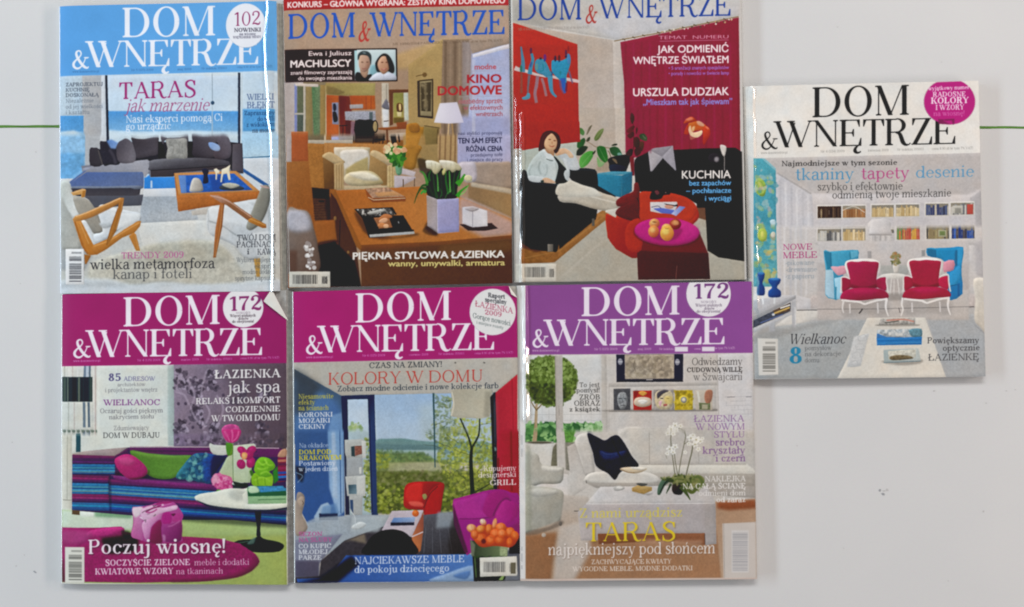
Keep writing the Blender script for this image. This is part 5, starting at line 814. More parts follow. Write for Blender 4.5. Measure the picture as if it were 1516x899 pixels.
def art_cinema():
    a = Art(412, -14, 766, 434, 'a98f78'); a.slope = -.016
    a.set(410, 0, 4.086)
    # ceiling and walls
    a.p([(0, -80), (1500, -80), (1500, 400), (0, 420)], 'b39a85', grad=(100, 100, 1300, 200, 'b5a08f'))
    a.p([(720, 330), (1005, 235), (1160, 240), (1160, 400), (800, 420), (725, 420)], 'b89c72', soft=14, grad=(720, 340, 1000, 240, 'c0a57a'))
    a.p([(40, 490), (160, 495), (160, 920), (40, 920)], 'b3a49c', grad=(40, 500, 160, 500, 'c3b9b6'))
    a.p([(160, 495), (300, 495), (300, 899), (160, 899)], '8d8068'); a.b(105, 510, 122, 860, '8a90b8', soft=2); a.b(122, 515, 160, 690, '6a6f58', tex=.1); a.b(122, 690, 160, 840, '5a6258', tex=.1); a.b(108, 684, 168, 694, 'b6b0a4'); a.b(160, 510, 172, 860, 'c0b9ac')
    a.b(176, 520, 215, 880, '96855c'); a.p([(210, 520), (262, 520), (260, 860), (225, 870)], '5a7c58', tex=.15, soft=3, grad=(210, 600, 262, 600, '7b8a6a')); a.b(262, 515, 300, 860, '9b8455')
    a.p([(110, 505), (250, 510), (250, 528), (110, 520)], 'cfc4ba')
    a.b(294, 520, 302, 830, 'c8b79c')
    # wall with picture
    a.p([(795, 395), (1005, 235), (1010, 780), (795, 770)], 'ab9263', grad=(795, 500, 1010, 500, 'b39b6c'), soft=3)
    a.p([(848, 490), (945, 478), (945, 718), (852, 708)], '3b3130'); a.p([(858, 500), (936, 490), (936, 706), (862, 698)], '8d8480'); a.p([(872, 510), (925, 503), (925, 692), (875, 686)], '4b4446', tex=.5, cell=14, mot=('9a918c', 16, .5, 5))
    a.e(893, 452, 14, 14, '7a5f38', soft=2); a.l([(840, 462), (895, 448)], 5, '6d5534')
    # curtain & window
    a.p([(1003, 240), (1180, 235), (1190, 620), (1150, 899), (1000, 899), (990, 700)], '8f7b68', tex=.05)
    for x, w, cc in ((1020, 16, '6f5c4a'), (1050, 12, 'a08c78'), (1078, 18, '705d4c'), (1105, 12, 'a8957f'), (1130, 16, '76634f'), (1155, 12, 'a3917c')): a.l([(x, 250), (x-4, 899)], w, cc, a=.6, soft=4)
    a.p([(1180, 240), (1410, 250), (1410, 899), (1150, 899)], 'aab2d0', grad=(1180, 300, 1410, 700, 'b9bed6'), soft=3)
    a.b(1120, 250, 1185, 640, 'a9a2aa', a=.55, soft=6); a.p([(1185, 330), (1410, 262), (1410, 290), (1185, 350)], 'd8d6dd'); a.p([(1160, 240), (1410, 225), (1410, 262), (1180, 325)], 'a59486', soft=3)
    a.b(1100, 700, 1410, 899, 'a3a6c4', soft=20); a.b(1180, 360, 1200, 899, 'c3c4d4', a=.6, soft=3)
    a.b(85, 800, 188, 899, 'a75c33', grad=(85, 800, 188, 899, 'b4683d')); a.b(85, 796, 188, 806, 'c27a4c'); det_kitchen(a); a.set(410, 0, 4.086)
    # lamp
    a.l([(1040, 740), (1030, 899)], 8, 'cbb18a'); a.l([(1058, 740), (1075, 899)], 8, 'a98a60')
    # top strip
    a.p([(0, -80), (1500, -80), (1500, 18), (1397, 30), (40, 62), (0, 62)], 'b02a30', grad=(40, 0, 1397, 0, 'b8343a'))
    # lower half
    a.set(410, 200, 3.744)
    a.p([(50, 0), (300, 0), (330, 300), (400, 899), (50, 899)], 'a5703e', grad=(60, 100, 300, 500, '8f5426'), tex=.05)
    a.b(50, 0, 80, 148, 'b4a8a4'); a.b(80, 0, 172, 145, 'a95f38'); a.b(172, 0, 262, 30, '7c7058'); a.b(172, 28, 420, 50, 'b8ae9e', soft=2); a.b(262, 0, 272, 110, 'c9bba4')
    a.p([(262, 44), (620, 50), (620, 110), (262, 110)], 'b2824e', tex=.06)
    for k in range(4): a.l([(215+k*22, 60), (205+k*26, 300)], 3, '8c5a30', a=.4)
    a.p([(170, 45), (262, 50), (262, 300), (190, 290), (180, 200)], 'a8763f', tex=.08)
    a.p([(700, 0), (820, 0), (830, 180), (700, 190)], 'a98a58', soft=3); a.p([(770, 60), (1000, 40), (1000, 170), (830, 180)], 'a0885c', soft=4)
    a.p([(890, 0), (1005, 0), (1000, 150), (890, 130)], 'b4986e'); 
    for x in (905, 935, 965, 990): a.l([(x, 0), (x-4, 150)], 9, '86684a', soft=2, a=.8)
    a.b(1000, 0, 1305, 200, 'a9a9c6', grad=(1000, 0, 1300, 0, 'b5b3cc'), soft=4)
    a.c([(700, 60), (800, 62), (780, 120), (760, 190), (700, 170)], 'a97c38', n=4); a.p([(715, 0), (800, 0), (780, 60), (800, 75), (715, 66)], 'b8873f')
    a.b(430, 0, 560, 42, '3a2c28', soft=3, a=.8); a.b(540, 20, 600, 30, '2e2422')
    # far sofa right
    a.c([(1000, 160), (1100, 150), (1230, 150), (1305, 160), (1310, 300), (1080, 262), (1000, 230)], 'a5968c', n=3, grad=(1000, 150, 1300, 250, 'a19080'), soft=5)
    a.c([(1010, 158), (1060, 150), (1100, 160), (1105, 250), (1050, 262), (1010, 220)], 'c2bac0', n=4, soft=4)
    a.p([(1060, 265), (1310, 300), (1310, 460), (1180, 400), (1060, 350)], '927758', grad=(1060, 300, 1310, 420, 'a3865e'), soft=4); a.p([(1075, 262), (1310, 300), (1310, 330), (1075, 285)], 'bdb09c', soft=4)
    a.sh([(780, 130), (840, 150), (870, 230), (800, 210)], .6, 5)
    # armchair
    a.c([(315, 80), (350, 68), (500, 68), (515, 90), (510, 210), (460, 230), (380, 250), (340, 180)], 'c9c0b0', n=4, grad=(320, 80, 510, 200, 'b8a985'))
    a.c([(350, 95), (420, 80), (505, 90), (505, 205), (400, 215), (370, 170)], 'd0cbc2', n=3, soft=3); a.p([(505, 120), (508, 210), (385, 220), (380, 190), (440, 150)], 'a8955e', soft=6, a=.8)
    a.c([(520, 92), (560, 90), (655, 150), (662, 165), (640, 170), (530, 130)], 'c2ad88', n=4); a.p([(516, 110), (610, 165), (612, 290), (580, 290), (560, 240), (510, 200)], 'a88b5f', grad=(516, 150, 612, 250, '8f7046')); a.p([(612, 170), (660, 160), (658, 290), (610, 292)], 'c0ab80', tex=.08)
    a.c([(255, 110), (300, 95), (368, 140), (372, 155), (310, 160), (258, 130)], 'bda680', n=4); a.p([(254, 122), (316, 160), (318, 300), (262, 300)], '8b6840', grad=(254, 150, 318, 250, '6e4c2c')); a.p([(316, 160), (370, 145), (372, 302), (318, 302)], 'b9a078')
    for x in (330, 345, 358): a.l([(x, 165), (x, 300)], 4, '8a6e48', a=.6)
    for x in (625, 640): a.l([(x, 172), (x, 290)], 4, '93794e', a=.6)
    a.b(372, 280, 612, 304, 'bfae90', soft=3); a.c([(372, 250), (400, 210), (520, 200), (582, 250), (570, 275), (420, 282)], 'c9bda0', n=4, grad=(390, 220, 560, 270, 'b5a67e')); a.c([(395, 215), (500, 205), (570, 248), (480, 250)], 'dcd5c2', n=4, soft=6)
    # plant on side table
    a.p([(650, 225), (770, 232), (765, 245), (660, 300), (650, 290)], 'b9b0b4', soft=2); a.l([(700, 245), (700, 290)], 6, '6d5a4a'); a.l([(762, 240), (762, 285)], 5, '6d5a4a'); a.p([(680, 180), (770, 205), (760, 232), (690, 215)], 'c3b8b8')
    a.c([(655, 110), (690, 120), (692, 210), (662, 215)], '6f9a7a', n=3, tex=.1)
    a.c([(600, 80), (640, 60), (700, 65), (715, 100), (695, 150), (640, 150)], '3c7030', n=4, tex=.2); a.speck([(600, 90), (700, 80), (705, 170), (650, 170)], ['2e5a22', '5a9a3c', '3d7a2c'], 60, 5, 12, asp=2)
    a.speck([(595, 60), (640, 48), (712, 58), (715, 95), (600, 105)], ['d6b08a', 'dcd6b0', 'd9c8a0', 'cfa07c'], 34, 9, 15)
    # basket
    a.p([(192, 290), (290, 300), (298, 470), (210, 475)], '4e342a', tex=.15, grad=(192, 300, 298, 460, '5f4334')); a.p([(195, 292), (290, 302), (288, 355), (200, 350)], '2a2024', tex=.3, cell=8); a.b(232, 362, 262, 372, '1e1512'); a.sh([(270, 340), (330, 380), (330, 480), (280, 480)], .5, 6)
    for k in range(8): a.l([(203, 366+k*14), (294, 362+k*14)], 3, '382219', a=.5)
    # coffee table
    a.p([(298, 308), (500, 300), (800, 285), (1020, 345), (1310, 470), (1308, 570), (470, 640), (400, 520)], 'ad6c34', grad=(320, 320, 1200, 600, 'b57a41'), tex=.04)
    a.p([(1010, 345), (1060, 355), (1310, 480), (1310, 552), (1150, 570), (1000, 500)], 'b9aebc', a=.65, soft=16); a.p([(650, 320), (900, 350), (860, 560), (620, 600)], 'c08a50', a=.35, soft=30)
    a.p([(455, 610), (900, 590), (1308, 555), (1308, 575), (950, 610), (465, 642)], '7b4c28', soft=2); a.p([(300, 310), (325, 308), (470, 620), (462, 640), (440, 620)], '96602f', soft=2)
    a.p([(462, 640), (950, 608), (1308, 575), (1308, 838), (468, 842)], '67442a', grad=(500, 640, 1200, 830, '5a3a22'), tex=.05); a.p([(900, 615), (1308, 580), (1308, 640), (900, 700)], '7c5a3c', soft=20, a=.6)
    a.p([(298, 318), (330, 360), (440, 620), (466, 842), (430, 842), (340, 620), (310, 480)], '4f3320', grad=(310, 350, 460, 800, '5c3d27')); a.l([(350, 470), (345, 640)], 4, '2c1c12'); a.e(322, 462, 8, 12, '8b6a44'); a.e(395, 650, 7, 9, '8b6a44')
    # floor darkness lower left and white armchair
    a.p([(200, 620), (320, 590), (430, 700), (466, 842), (230, 842)], '1d1a1e', soft=6); a.p([(205, 480), (320, 470), (330, 580), (215, 610)], '9c6232', soft=3); a.sh([(220, 600), (320, 580), (330, 600), (240, 640)], .5, 4)
    a.c([(55, 425), (120, 415), (175, 430), (205, 520), (228, 620), (230, 760), (55, 765)], '8b8078', n=4, grad=(60, 430, 220, 740, '6a564c'), soft=3); a.c([(55, 425), (120, 418), (170, 440), (190, 520), (130, 540), (58, 520)], 'b3b1b8', n=4, soft=12)
    a.speck([(150, 600), (208, 595), (215, 740), (160, 750)], ['c9c8c8', 'e2e2e2', '9a9290'], 30, 6, 14, soft=1); a.b(58, 640, 110, 756, '64483c', soft=10, a=.8)
    # books
    a.p([(488, 298), (600, 292), (715, 345), (712, 368), (530, 374), (500, 345)], '93552e'); a.p([(490, 298), (612, 290), (712, 342), (530, 350)], 'ab8a72', tex=.25, cell=12); a.p([(540, 320), (650, 312), (690, 335), (560, 342)], 'c09468', soft=3); a.l([(505, 345), (535, 360), (712, 350)], 4, 'cdbba0')
    a.sh([(430, 420), (520, 570), (760, 560), (770, 545), (600, 560)], .5, 8)
    a.p([(428, 410), (640, 400), (665, 440), (480, 470)], '2a2826'); a.p([(440, 412), (625, 405), (655, 440), (490, 462)], '4b4744', tex=.6, cell=12, mot=('c9c6c0', 14, .52, 6))
    a.p([(470, 450), (700, 445), (762, 545), (510, 570)], '191a1c'); a.p([(510, 548), (760, 532), (764, 548), (514, 568)], 'b9bab8', soft=1); a.p([(508, 540), (758, 524), (760, 534), (510, 552)], '222222')
    a.p([(535, 458), (620, 455), (640, 512), (565, 520)], '9b6a48', tex=.2, cell=10); a.c([(560, 470), (590, 440), (620, 440), (640, 455), (600, 470)], 'b87a4e', n=4); a.e(590, 475, 26, 14, 'd2a684', rot=-15); a.e(580, 500, 22, 14, 'c98a5a'); a.e(605, 505, 16, 12, 'd9b08c')
    a.c([(500, 430), (560, 415), (600, 412), (590, 425), (520, 440)], 'b9b6ae', n=4); a.l([(672, 478), (676, 490)], 5, '9c9c9c')
    # white pot and tulips
    a.sh([(820, 520), (880, 560), (890, 545), (840, 480)], .5, 8)
    a.p([(830, 335), (892, 362), (892, 546), (834, 505)], '9e9aa6', grad=(830, 400, 892, 420, 'b3b0bd')); a.p([(890, 362), (1008, 350), (1008, 536), (890, 547)], 'bfbed6', grad=(890, 370, 1008, 500, 'b3b1cc'))
    det_tulips(a); a.set(410, 200, 3.744)
    # candles
    a.p([(1012, 495), (1190, 488), (1225, 518), (1150, 532), (1060, 530)], '3e2a2e'); a.p([(1028, 400), (1085, 395), (1165, 420), (1168, 505), (1085, 512), (1028, 490)], 'c6c3c8', grad=(1028, 400, 1165, 500, 'dcd9da')); a.l([(1085, 420), (1085, 510)], 4, 'a39fa6'); a.c([(1040, 408), (1085, 398), (1120, 410), (1080, 425)], 'b3adb0', n=4); a.e(1060, 240, 22, 18, 'cfcaa8')
    a.barcode(64, 757, 295, 845, vertical=True, dark='4e4c4a', paper='cfcbc0')
    # texts
    a.seam(200); a.photo(con=1.16)
    a.set(410, 0, 4.086)
    a.t('KONKURS – GŁÓWNA WYGRANA: ZESTAW KINA DOMOWEGO', 62, 1380, 46, 36, 'ecdcd8', f='n', bold=.045, yr=18)
    a.t('DOM', 62, 478, 235, 150, '2452b4', W=112, T=52, S=50, yr=225); a.t('WNĘTRZE', 562, 1385, 222, 146, '2452b4', W=106, T=50, S=48, yr=205, track=-30)
    a.t('&', 490, 560, 246, 112, 'b03a34', W=120, T=60, it=.15)
    a.t('NR 10(94)/2004 PAŹDZIERNIK  CENA 5,90 zł (w tym 7% VAT)', 700, 1365, 274, 13, '5d4a3a', W=90, T=60, a=.8, yr=250)
    a.p([(44, 300), (725, 292), (728, 492), (48, 498)], '2b1316'); a.p([(468, 306), (715, 302), (718, 482), (472, 486)], 'a9cfd2', grad=(468, 306, 715, 480, 'bcdad6'))
    # portraits
    a.vol = .2; det_portraits(a); a.vol = 0; a.set(410, 0, 4.086)
    a.t('Ewa i Juliusz', 192, 452, 338, 28, 'dccfcc', f='n', bold=.03); a.t('MACHULSCY', 80, 450, 408, 44, 'e6dad6', f='n', bold=.045)
    a.t('znani filmowcy zapraszają', 80, 455, 452, 24, 'dccfcc', f='n', bold=.03); a.t('do swojego mieszkania', 128, 455, 486, 24, 'dccfcc', f='n', bold=.03)
    a.c([(985, 625), (1090, 618), (1130, 742), (1040, 748), (950, 742)], 'd9d5dd', n=1, grad=(960, 700, 1120, 700, 'c6c0cf'))
    a.t('modne', 1196, 1326, 420, 34, 'b3505a', f='n', bold=.02); a.l([(1148, 432), (1358, 428)], 2, 'a59aa6'); a.t('KINO', 1150, 1358, 502, 52, 'a5222c', f='n', bold=.035); a.t('DOMOWE', 972, 1360, 576, 56, 'ac2a2e', f='n', bold=.04); a.l([(1100, 586), (1360, 582)], 2, 'a59aa6')
    a.t('niezbędny sprzęt', 1100, 1364, 628, 32, 'a8606a', f='n', bold=.01); a.t('w efektownych', 1128, 1364, 666, 30, 'a05a66', f='n', bold=.01); a.t('wnętrzach', 1202, 1364, 704, 30, 'a05a66', f='n', bold=.01)
    a.t('nasi styliści proponują', 1096, 1362, 818, 22, '3c3c58', f='n', bold=.0); a.l([(1096, 828), (1362, 824)], 2, '6a6a80')
    a.t('TEN SAM EFEKT', 1096, 1362, 868, 34, '2a2a44', f='n', bold=.02)
    a.set(410, 200, 3.744)
    a.t('RÓŻNA CENA', 1050, 1250, 92, 30, '2a2a44', f='n', bold=.02); a.t('przedajemy tofę', 1075, 1250, 120, 20, '3c3c58', f='n', bold=.0); a.t('i miejsce do pracy', 1055, 1252, 147, 20, '3c3c58', f='n', bold=.0)
    a.t('PIĘKNA STYLOWA ŁAZIENKA', 420, 1262, 690, 40, 'e4e0da', f='n', bold=.045, yr=678, shadow='201408'); a.t('wanny, umywalki, armatura', 615, 1264, 728, 33, 'cdbf7a', f='n', bold=.035, yr=722, shadow='201408')
    a.t('10', 252, 280, 818, 28, '4e4c4a', f='n', bold=.03)
    return a.finish()
def art_red():
    a = Art(752, -16, 1112, 424, 'c8c3bd'); a.slope = -.012
    a.set(755, 0, 4.086)
    # ceiling and walls
    a.p([(0, -70), (1500, -70), (1500, 60), (1385, 95), (640, 240), (20, 130), (0, 130)], 'bdb7af', grad=(100, 0, 1200, 100, 'c6c3c0')); a.p([(15, 0), (250, 60), (400, 110), (200, 160), (15, 125)], 'a7a29a', soft=25)
    a.p([(380, 120), (900, 60), (1385, 40), (1385, 95), (640, 240)], 'c3c2c6', soft=20, a=.7)
    a.p([(20, 125), (200, 175), (640, 245), (640, 950), (20, 950)], 'b3a69a', grad=(400, 300, 640, 500, 'b9ada3'), soft=2)
    a.p([(622, 245), (680, 255), (700, 950), (635, 950)], 'c3b9b0', soft=2)
    a.p([(18, 135), (408, 268), (420, 862), (75, 899), (20, 899)], 'b3301f', grad=(30, 200, 410, 800, 'a62c1b'), tex=.03)
    # curtain
    a.p([(668, 255), (1385, 105), (1395, 950), (705, 950), (690, 500)], '8e1f3e', grad=(680, 300, 1390, 600, '8a1c38'))
    for i, x in enumerate(np.linspace(700, 1380, 15)): a.l([(x, 260), (x+(x-1040)*.02, 920)], (9, 12), ('74152e', 'a03055')[i % 2], a=.45, soft=5)
    a.l([(630, 248), (900, 200), (1385, 100)], 7, '8f7a5e')
    for x in (680, 740, 800, 890, 960, 1040, 1110, 1190, 1290): a.l([(x, 243-(x-640)*.2), (x+18, 250-(x-640)*.2)], 7, '6b5a44')
    a.speck([(890, 195), (1385, 105), (1385, 120), (890, 215)], ['e0d8c8', '5a4a3a', 'c2a07a'], 26, 3, 7)
    # lower half
    a.set(755, 200, 4.086)
    # light wall/sofa back-left
    a.p([(70, 90), (180, 70), (420, 35), (420, 210), (120, 240), (70, 230)], 'a3ab9f', grad=(80, 100, 400, 100, 'b4b7ae'), soft=3)
    a.p([(410, 30), (640, 30), (640, 230), (520, 250), (410, 200)], 'b3a698', soft=2); a.p([(635, 0), (700, 0), (705, 100), (650, 130)], 'c0b6ac', soft=2)
    # floor
    a.p([(75, 640), (560, 480), (600, 440), (1420, 440), (1420, 899), (70, 899)], 'a9a396', grad=(300, 500, 700, 880, 'aca698'), tex=.03)
    a.p([(68, 660), (240, 700), (520, 480), (600, 430), (640, 470), (560, 530), (270, 770), (68, 780)], '8a5a2c', grad=(70, 700, 560, 480, '9a6a3a'), tex=.14, cell=20)
    a.l([(90, 745), (300, 700), (560, 500)], 5, 'b88a4e', a=.5, soft=3); a.p([(68, 640), (240, 690), (160, 710), (68, 680)], '5a3418', soft=6)
    a.p([(1130, 430), (1200, 440), (1200, 520), (1130, 500)], '6d4a38', soft=3); a.p([(1140, 560), (1200, 560), (1215, 720), (1420, 760), (1420, 880), (1210, 880)], 'aaa597', soft=2)
    a.l([(300, 870), (560, 640)], 12, 'b8b2a6', a=.6, soft=6)
    # black sofa right
    a.c([(755, 150), (800, 120), (850, 95), (1000, 90), (1250, 80), (1400, 100), (1420, 330), (1200, 440), (1100, 400), (900, 350), (780, 340), (755, 250)], '17141a', n=3, tex=.15)
    a.p([(1180, 430), (1420, 330), (1420, 765), (1260, 740), (1195, 700)], '14110f', tex=.1); a.b(1130, 100, 1420, 440, '151216', soft=3); a.l([(780, 230), (1010, 225), (1200, 240)], 6, '2e2a30', a=.8, soft=3); a.e(1235, 140, 38, 34, '2b272c', soft=4); a.e(1250, 148, 14, 16, '8d888c', soft=5)
    a.l([(1297, 100), (1298, 215)], 4, 'a59e98'); a.c([(1270, 65), (1290, 60), (1310, 75), (1300, 125), (1285, 120)], 'cfc8c0', n=4)
    a.p([(835, 85), (985, 65), (1005, 215), (850, 220)], '9b979d'); a.p([(835, 85), (920, 130), (850, 220)], 'a9a5aa'); a.p([(835, 85), (985, 65), (920, 132)], '8e8a92'); a.p([(985, 65), (920, 132), (1005, 215)], 'a09ca4'); a.p([(860, 220), (925, 140), (1003, 218)], '141216')
    det_plants(a); a.set(755, 200, 4.086)
    # turquoise cube
    a.p([(530, 232), (620, 220), (738, 222), (700, 240), (600, 245), (530, 240)], '4a8fa6'); a.p([(526, 238), (680, 245), (675, 378), (535, 350)], '2f7f9c', grad=(530, 240, 680, 370, '296f8c'), tex=.05); a.p([(678, 245), (740, 222), (738, 340), (690, 372), (675, 376)], '23637e', tex=.08)
    # dark armchair left
    a.c([(75, 235), (120, 270), (260, 295), (290, 310), (305, 400), (300, 560), (290, 690), (250, 705), (75, 655), (68, 400)], '161a20', n=3, tex=.12)
    a.c([(350, 215), (440, 200), (510, 210), (528, 240), (525, 330), (430, 300), (370, 270)], '1a1f26', n=4, tex=.1); a.p([(290, 400), (400, 410), (530, 440), (520, 510), (300, 690), (285, 600)], '12151a', tex=.1); a.p([(520, 300), (640, 370), (600, 440), (520, 430)], '15181c', soft=3)
    a.l([(85, 285), (230, 300), (290, 320)], 5, '39414a', a=.7, soft=3, smooth=True); a.b(228, 660, 262, 706, '8a8378', grad=(228, 660, 262, 660, '5a544c')); a.b(495, 505, 512, 550, '5a544c')
    # red pouf & brown pouf
    a.c([(580, 480), (640, 490), (700, 400), (800, 345), (960, 350), (1080, 385), (1135, 450), (1130, 520), (1000, 600), (800, 640), (760, 745), (650, 690), (595, 620)], 'b03a22', n=4, grad=(600, 500, 1100, 450, 'ac3420'))
    a.p([(580, 480), (640, 500), (780, 520), (840, 500), (800, 740), (740, 745), (640, 690), (590, 620)], 'a32f1a', grad=(590, 550, 800, 650, '8c2412'), soft=3); a.c([(800, 350), (960, 352), (1075, 385), (1130, 450), (1080, 510), (950, 520), (800, 500), (780, 420)], 'b53c26', n=4, soft=4)
    a.p([(765, 640), (1150, 600), (1200, 720), (1000, 720), (770, 710)], '6e2228', grad=(770, 650, 1200, 710, '642024'), tex=.05); a.p([(768, 700), (1200, 715), (1210, 872), (775, 876)], '4c1a1e', grad=(770, 720, 1210, 870, '3e1416'), tex=.08); a.l([(1010, 790), (1003, 870)], 3, '9a7a6a', a=.7)
    a.c([(290, 320), (350, 295), (440, 300), (560, 350), (650, 385), (645, 460), (520, 450), (400, 415), (300, 400)], 'c4bdb0', n=4, grad=(300, 310, 500, 450, 'b3aa9a')); a.l([(330, 330), (480, 370), (640, 410)], 5, 'd6d0c4', smooth=True, soft=4); a.p([(580, 455), (660, 440), (640, 500), (575, 465)], 'c9c3b6')
    a.set(755, 0, 4.086); det_painting(a); det_woman(a)
    a.set(755, 200, 4.086)
    a.c([(645, 395), (700, 360), (745, 340), (752, 295), (775, 290), (785, 350), (760, 400), (700, 430), (650, 430)], '6b1c1e', n=4, tex=.12); a.c([(660, 440), (740, 400), (745, 365), (780, 362), (792, 420), (785, 520), (700, 510), (640, 480)], '5c1618', n=4, tex=.12); a.l([(768, 380), (790, 440), (785, 515)], 6, '38100f', smooth=True)
    det_fruit(a); a.set(755, 200, 4.086)
    a.barcode(68, 778, 280, 884, vertical=True, dark='5c5a56', paper='cdc8bc'); a.p([(15, 780), (68, 778), (68, 884), (15, 890)], 'cfccc2')
    # texts
    a.photo()
    a.set(755, 0, 4.086)
    a.t('DOM', 42, 440, 122, 138, '1f3f94', W=98, T=46, S=48); a.t('WNĘTRZE', 532, 1342, 112, 132, '1f3f94', W=92, T=44, S=44, yr=95, track=-30); a.t('&', 455, 525, 136, 102, 'a93a34', W=110, T=56, it=.12)
    a.t('NR 4 (64)/2002 KWIECIEŃ  CENA 5,90 zł (w tym VAT)', 50, 480, 184, 15, '8d8580', W=90, T=60, yr=170)
    a.t('TEMAT  NUMERU', 900, 1322, 238, 22, 'd99aac', f='n', bold=0); a.l([(905, 250), (1322, 242)], 3, 'c98498')
    a.t('JAK ODMIENIĆ', 890, 1322, 320, 46, 'ecdfe0', f='n', bold=.025); a.t('WNĘTRZE ŚWIATŁEM', 745, 1322, 388, 46, 'ecdfe0', f='n', bold=.025)
    a.t('• 5 aranżacji znanych specjalistów', 960, 1325, 422, 22, '9a6ab8', f='n', bold=.02); a.t('• porady i nowości w świecie lamp', 960, 1325, 455, 22, '9a6ab8', f='n', bold=.02)
    a.t('URSZULA DUDZIAK', 745, 1325, 582, 50, 'ecdfe0', f='n', bold=.025); a.t('„Mieszkam tak jak śpiewam”', 805, 1345, 636, 38, '8a86d0', f='n', bold=.03)
    a.set(755, 200, 4.086)
    a.t('KUCHNIA', 1040, 1336, 264, 50, 'e6e0da', f='n', bold=.02)
    for tx, x0, y in (('bez zapachów', 1085, 306), ('– pochłaniacze', 1065, 352), ('i wyciągi', 1180, 398)): a.t(tx, x0, 1338, y, 32, '63a8dc', f='n', bold=.035)
    # white inner margin along the spine
    a.p([(-30, -70), (15, -70), (20, 130), (20, 300), (22, 899), (-30, 899)], 'd3cfc8'); a.set(755, 0, 4.086); a.p([(-30, -70), (14, -70), (18, 899), (-30, 899)], 'd3cfc8'); a.p([(1388, -70), (1440, -70), (1440, 899), (1402, 899)], 'c2bfbc')
    a.set(755, 200, 4.086); a.p([(1402, 0), (1480, 0), (1480, 899), (1420, 899)], 'bfbbb6')
    return a.finish()
def art_easter():
    a = Art(1092, 112, 1468, 572, 'dedad4'); a.slope = -.02
    a.set(1100, 110, 3.908)
    a.b(-20, -20, 1500, 500, 'dfdcd6')
    # ceiling, walls
    a.p([(60, 487), (1385, 455), (1400, 899), (60, 899)], 'bab5b2', grad=(300, 480, 1300, 480, 'b5b0ae'))
    a.p([(190, 565), (400, 690), (1060, 700), (1330, 700), (1385, 665), (1390, 899), (190, 899)], 'c3bfc0', soft=4); a.p([(250, 600), (420, 700), (1300, 700), (1385, 660), (1385, 700), (1300, 760), (430, 760), (330, 700)], 'cbc6c5', soft=12)
    a.p([(1310, 720), (1385, 665), (1390, 899), (1350, 899), (1340, 760)], 'a8a5a6', soft=6)
    a.p([(190, 565), (260, 610), (400, 700), (410, 899), (190, 899)], 'c1c0c4', soft=3)
    for x, cc in ((215, 'b3b2b6'), (245, 'd5d4d6'), (280, 'b0b0b5'), (310, 'd2d2d4'), (345, 'b4b4b8'), (375, 'cfced0')): a.l([(x, 600+(x-190)*.5), (x+4, 899)], 12, cc, a=.7, soft=4)
    a.l([(195, 570), (395, 692)], 10, '9b9897', a=.7, soft=3)
    a.p([(60, 487), (110, 487), (190, 560), (192, 899), (60, 899)], '4f9fae', grad=(60, 500, 190, 800, '4693a6'), tex=.08); a.p([(110, 487), (190, 560), (190, 545), (125, 487)], '7fb5c0', soft=1)
    a.c([(75, 610), (110, 605), (135, 650), (125, 700), (100, 705), (70, 670)], '93b34e', n=4, tex=.2); a.c([(85, 620), (110, 640), (105, 680)], 'bcc46a', n=4, soft=6); a.speck([(65, 520), (190, 600), (190, 899), (65, 899)], ['8fb3ae', 'b3c2bc', 'a5b86a', '3a8696', 'c2a9a0'], 46, 5, 16, a=.55, soft=1, asp=1.6)
    a.c([(155, 850), (180, 840), (190, 865), (170, 882)], 'b8d0d6', n=4); a.e(100, 885, 28, 20, 'a3b850', soft=3)
    # shelves
    def shelf(x0, y0, x1, y1, kind):
        a.b(x0-6, y0-8, x1+6, y1+8, 'd3cfca', sl=-.012); a.b(x0, y0, x1, y1, '7a7468', sl=-.012, grad=(x0, y0, x0, y1, 'a39a86'))
        r = np.random.RandomState(int(x0+y0*3)); x = x0+3
        pal = {'dark': ['2c1f1a', '4a382c', '6b5440', '8f7a5c', '3a2a24'], 'tan': ['94643e', 'a9764a', '865632', 'b58858'], 'cream': ['d3bd8e', 'c4aa78', 'dcc9a2', 'b79b68'],
               'navy': ['262b4a', '383f66', 'b9b3a4', '7a3a3a', '1d2036', '4a5578'], 'grey': ['8a8c8e', 'b2b2ae', '6a6c70', 'c8c6c0', '55565a'], 'rain': ['c05a44', 'd09a3e', 'b84a3e', 'd8a85a', '6a8a4e', 'c8743a'],
               'blue': ['2a4a9a', '2f58b4', '3a3a4a', '1f3370', '4a4448'], 'mix': ['5a5850', '8a7a58', '3c3c40', '9a8c60']}[kind]
        if kind == 'dark': a.b(x0, y0, x1, y1, '3a2a22', sl=-.012)
        while x < x1-5:
            w = 5+9*r.rand(); h = (y1-y0)*(.66+.3*r.rand()); d = -.012*(x-x0)
            a.p([(x, y1+d-h), (min(x+w, x1), y1+d-h), (min(x+w, x1), y1+d), (x, y1+d)], pal[r.randint(len(pal))], soft=1.2)
            if r.rand() < .5: a.l([(x+w/2, y1+d-h*.8), (x+w/2, y1+d-h*.35)], 2.2, 'e0d0b0' if r.rand() < .6 else '302a28', a=.5)
            x += w+.6
    shelf(432, 765, 568, 832, 'dark'); shelf(576, 762, 708, 830, 'tan'); shelf(744, 758, 872, 826, 'cream'); shelf(884, 755, 1018, 822, 'cream'); shelf(1056, 750, 1188, 816, 'navy'); shelf(1202, 745, 1334, 812, 'grey')
    a.b(576, 764, 708, 780, '8f8878', a=.8, soft=2); a.l([(572, 790), (640, 765), (705, 800)], 5, 'd8d4cc', smooth=True, a=.7)
    a.b(1212, 760, 1272, 806, 'b9b6ac'); a.b(1226, 774, 1262, 804, '8a8880', soft=3); a.b(1296, 752, 1332, 810, 'b0483e')
    a.c([(735, 850), (840, 840), (845, 899), (730, 899)], 'cbc7c4', n=3)
    # second crop
    a.set(1100, 335, 3.908)
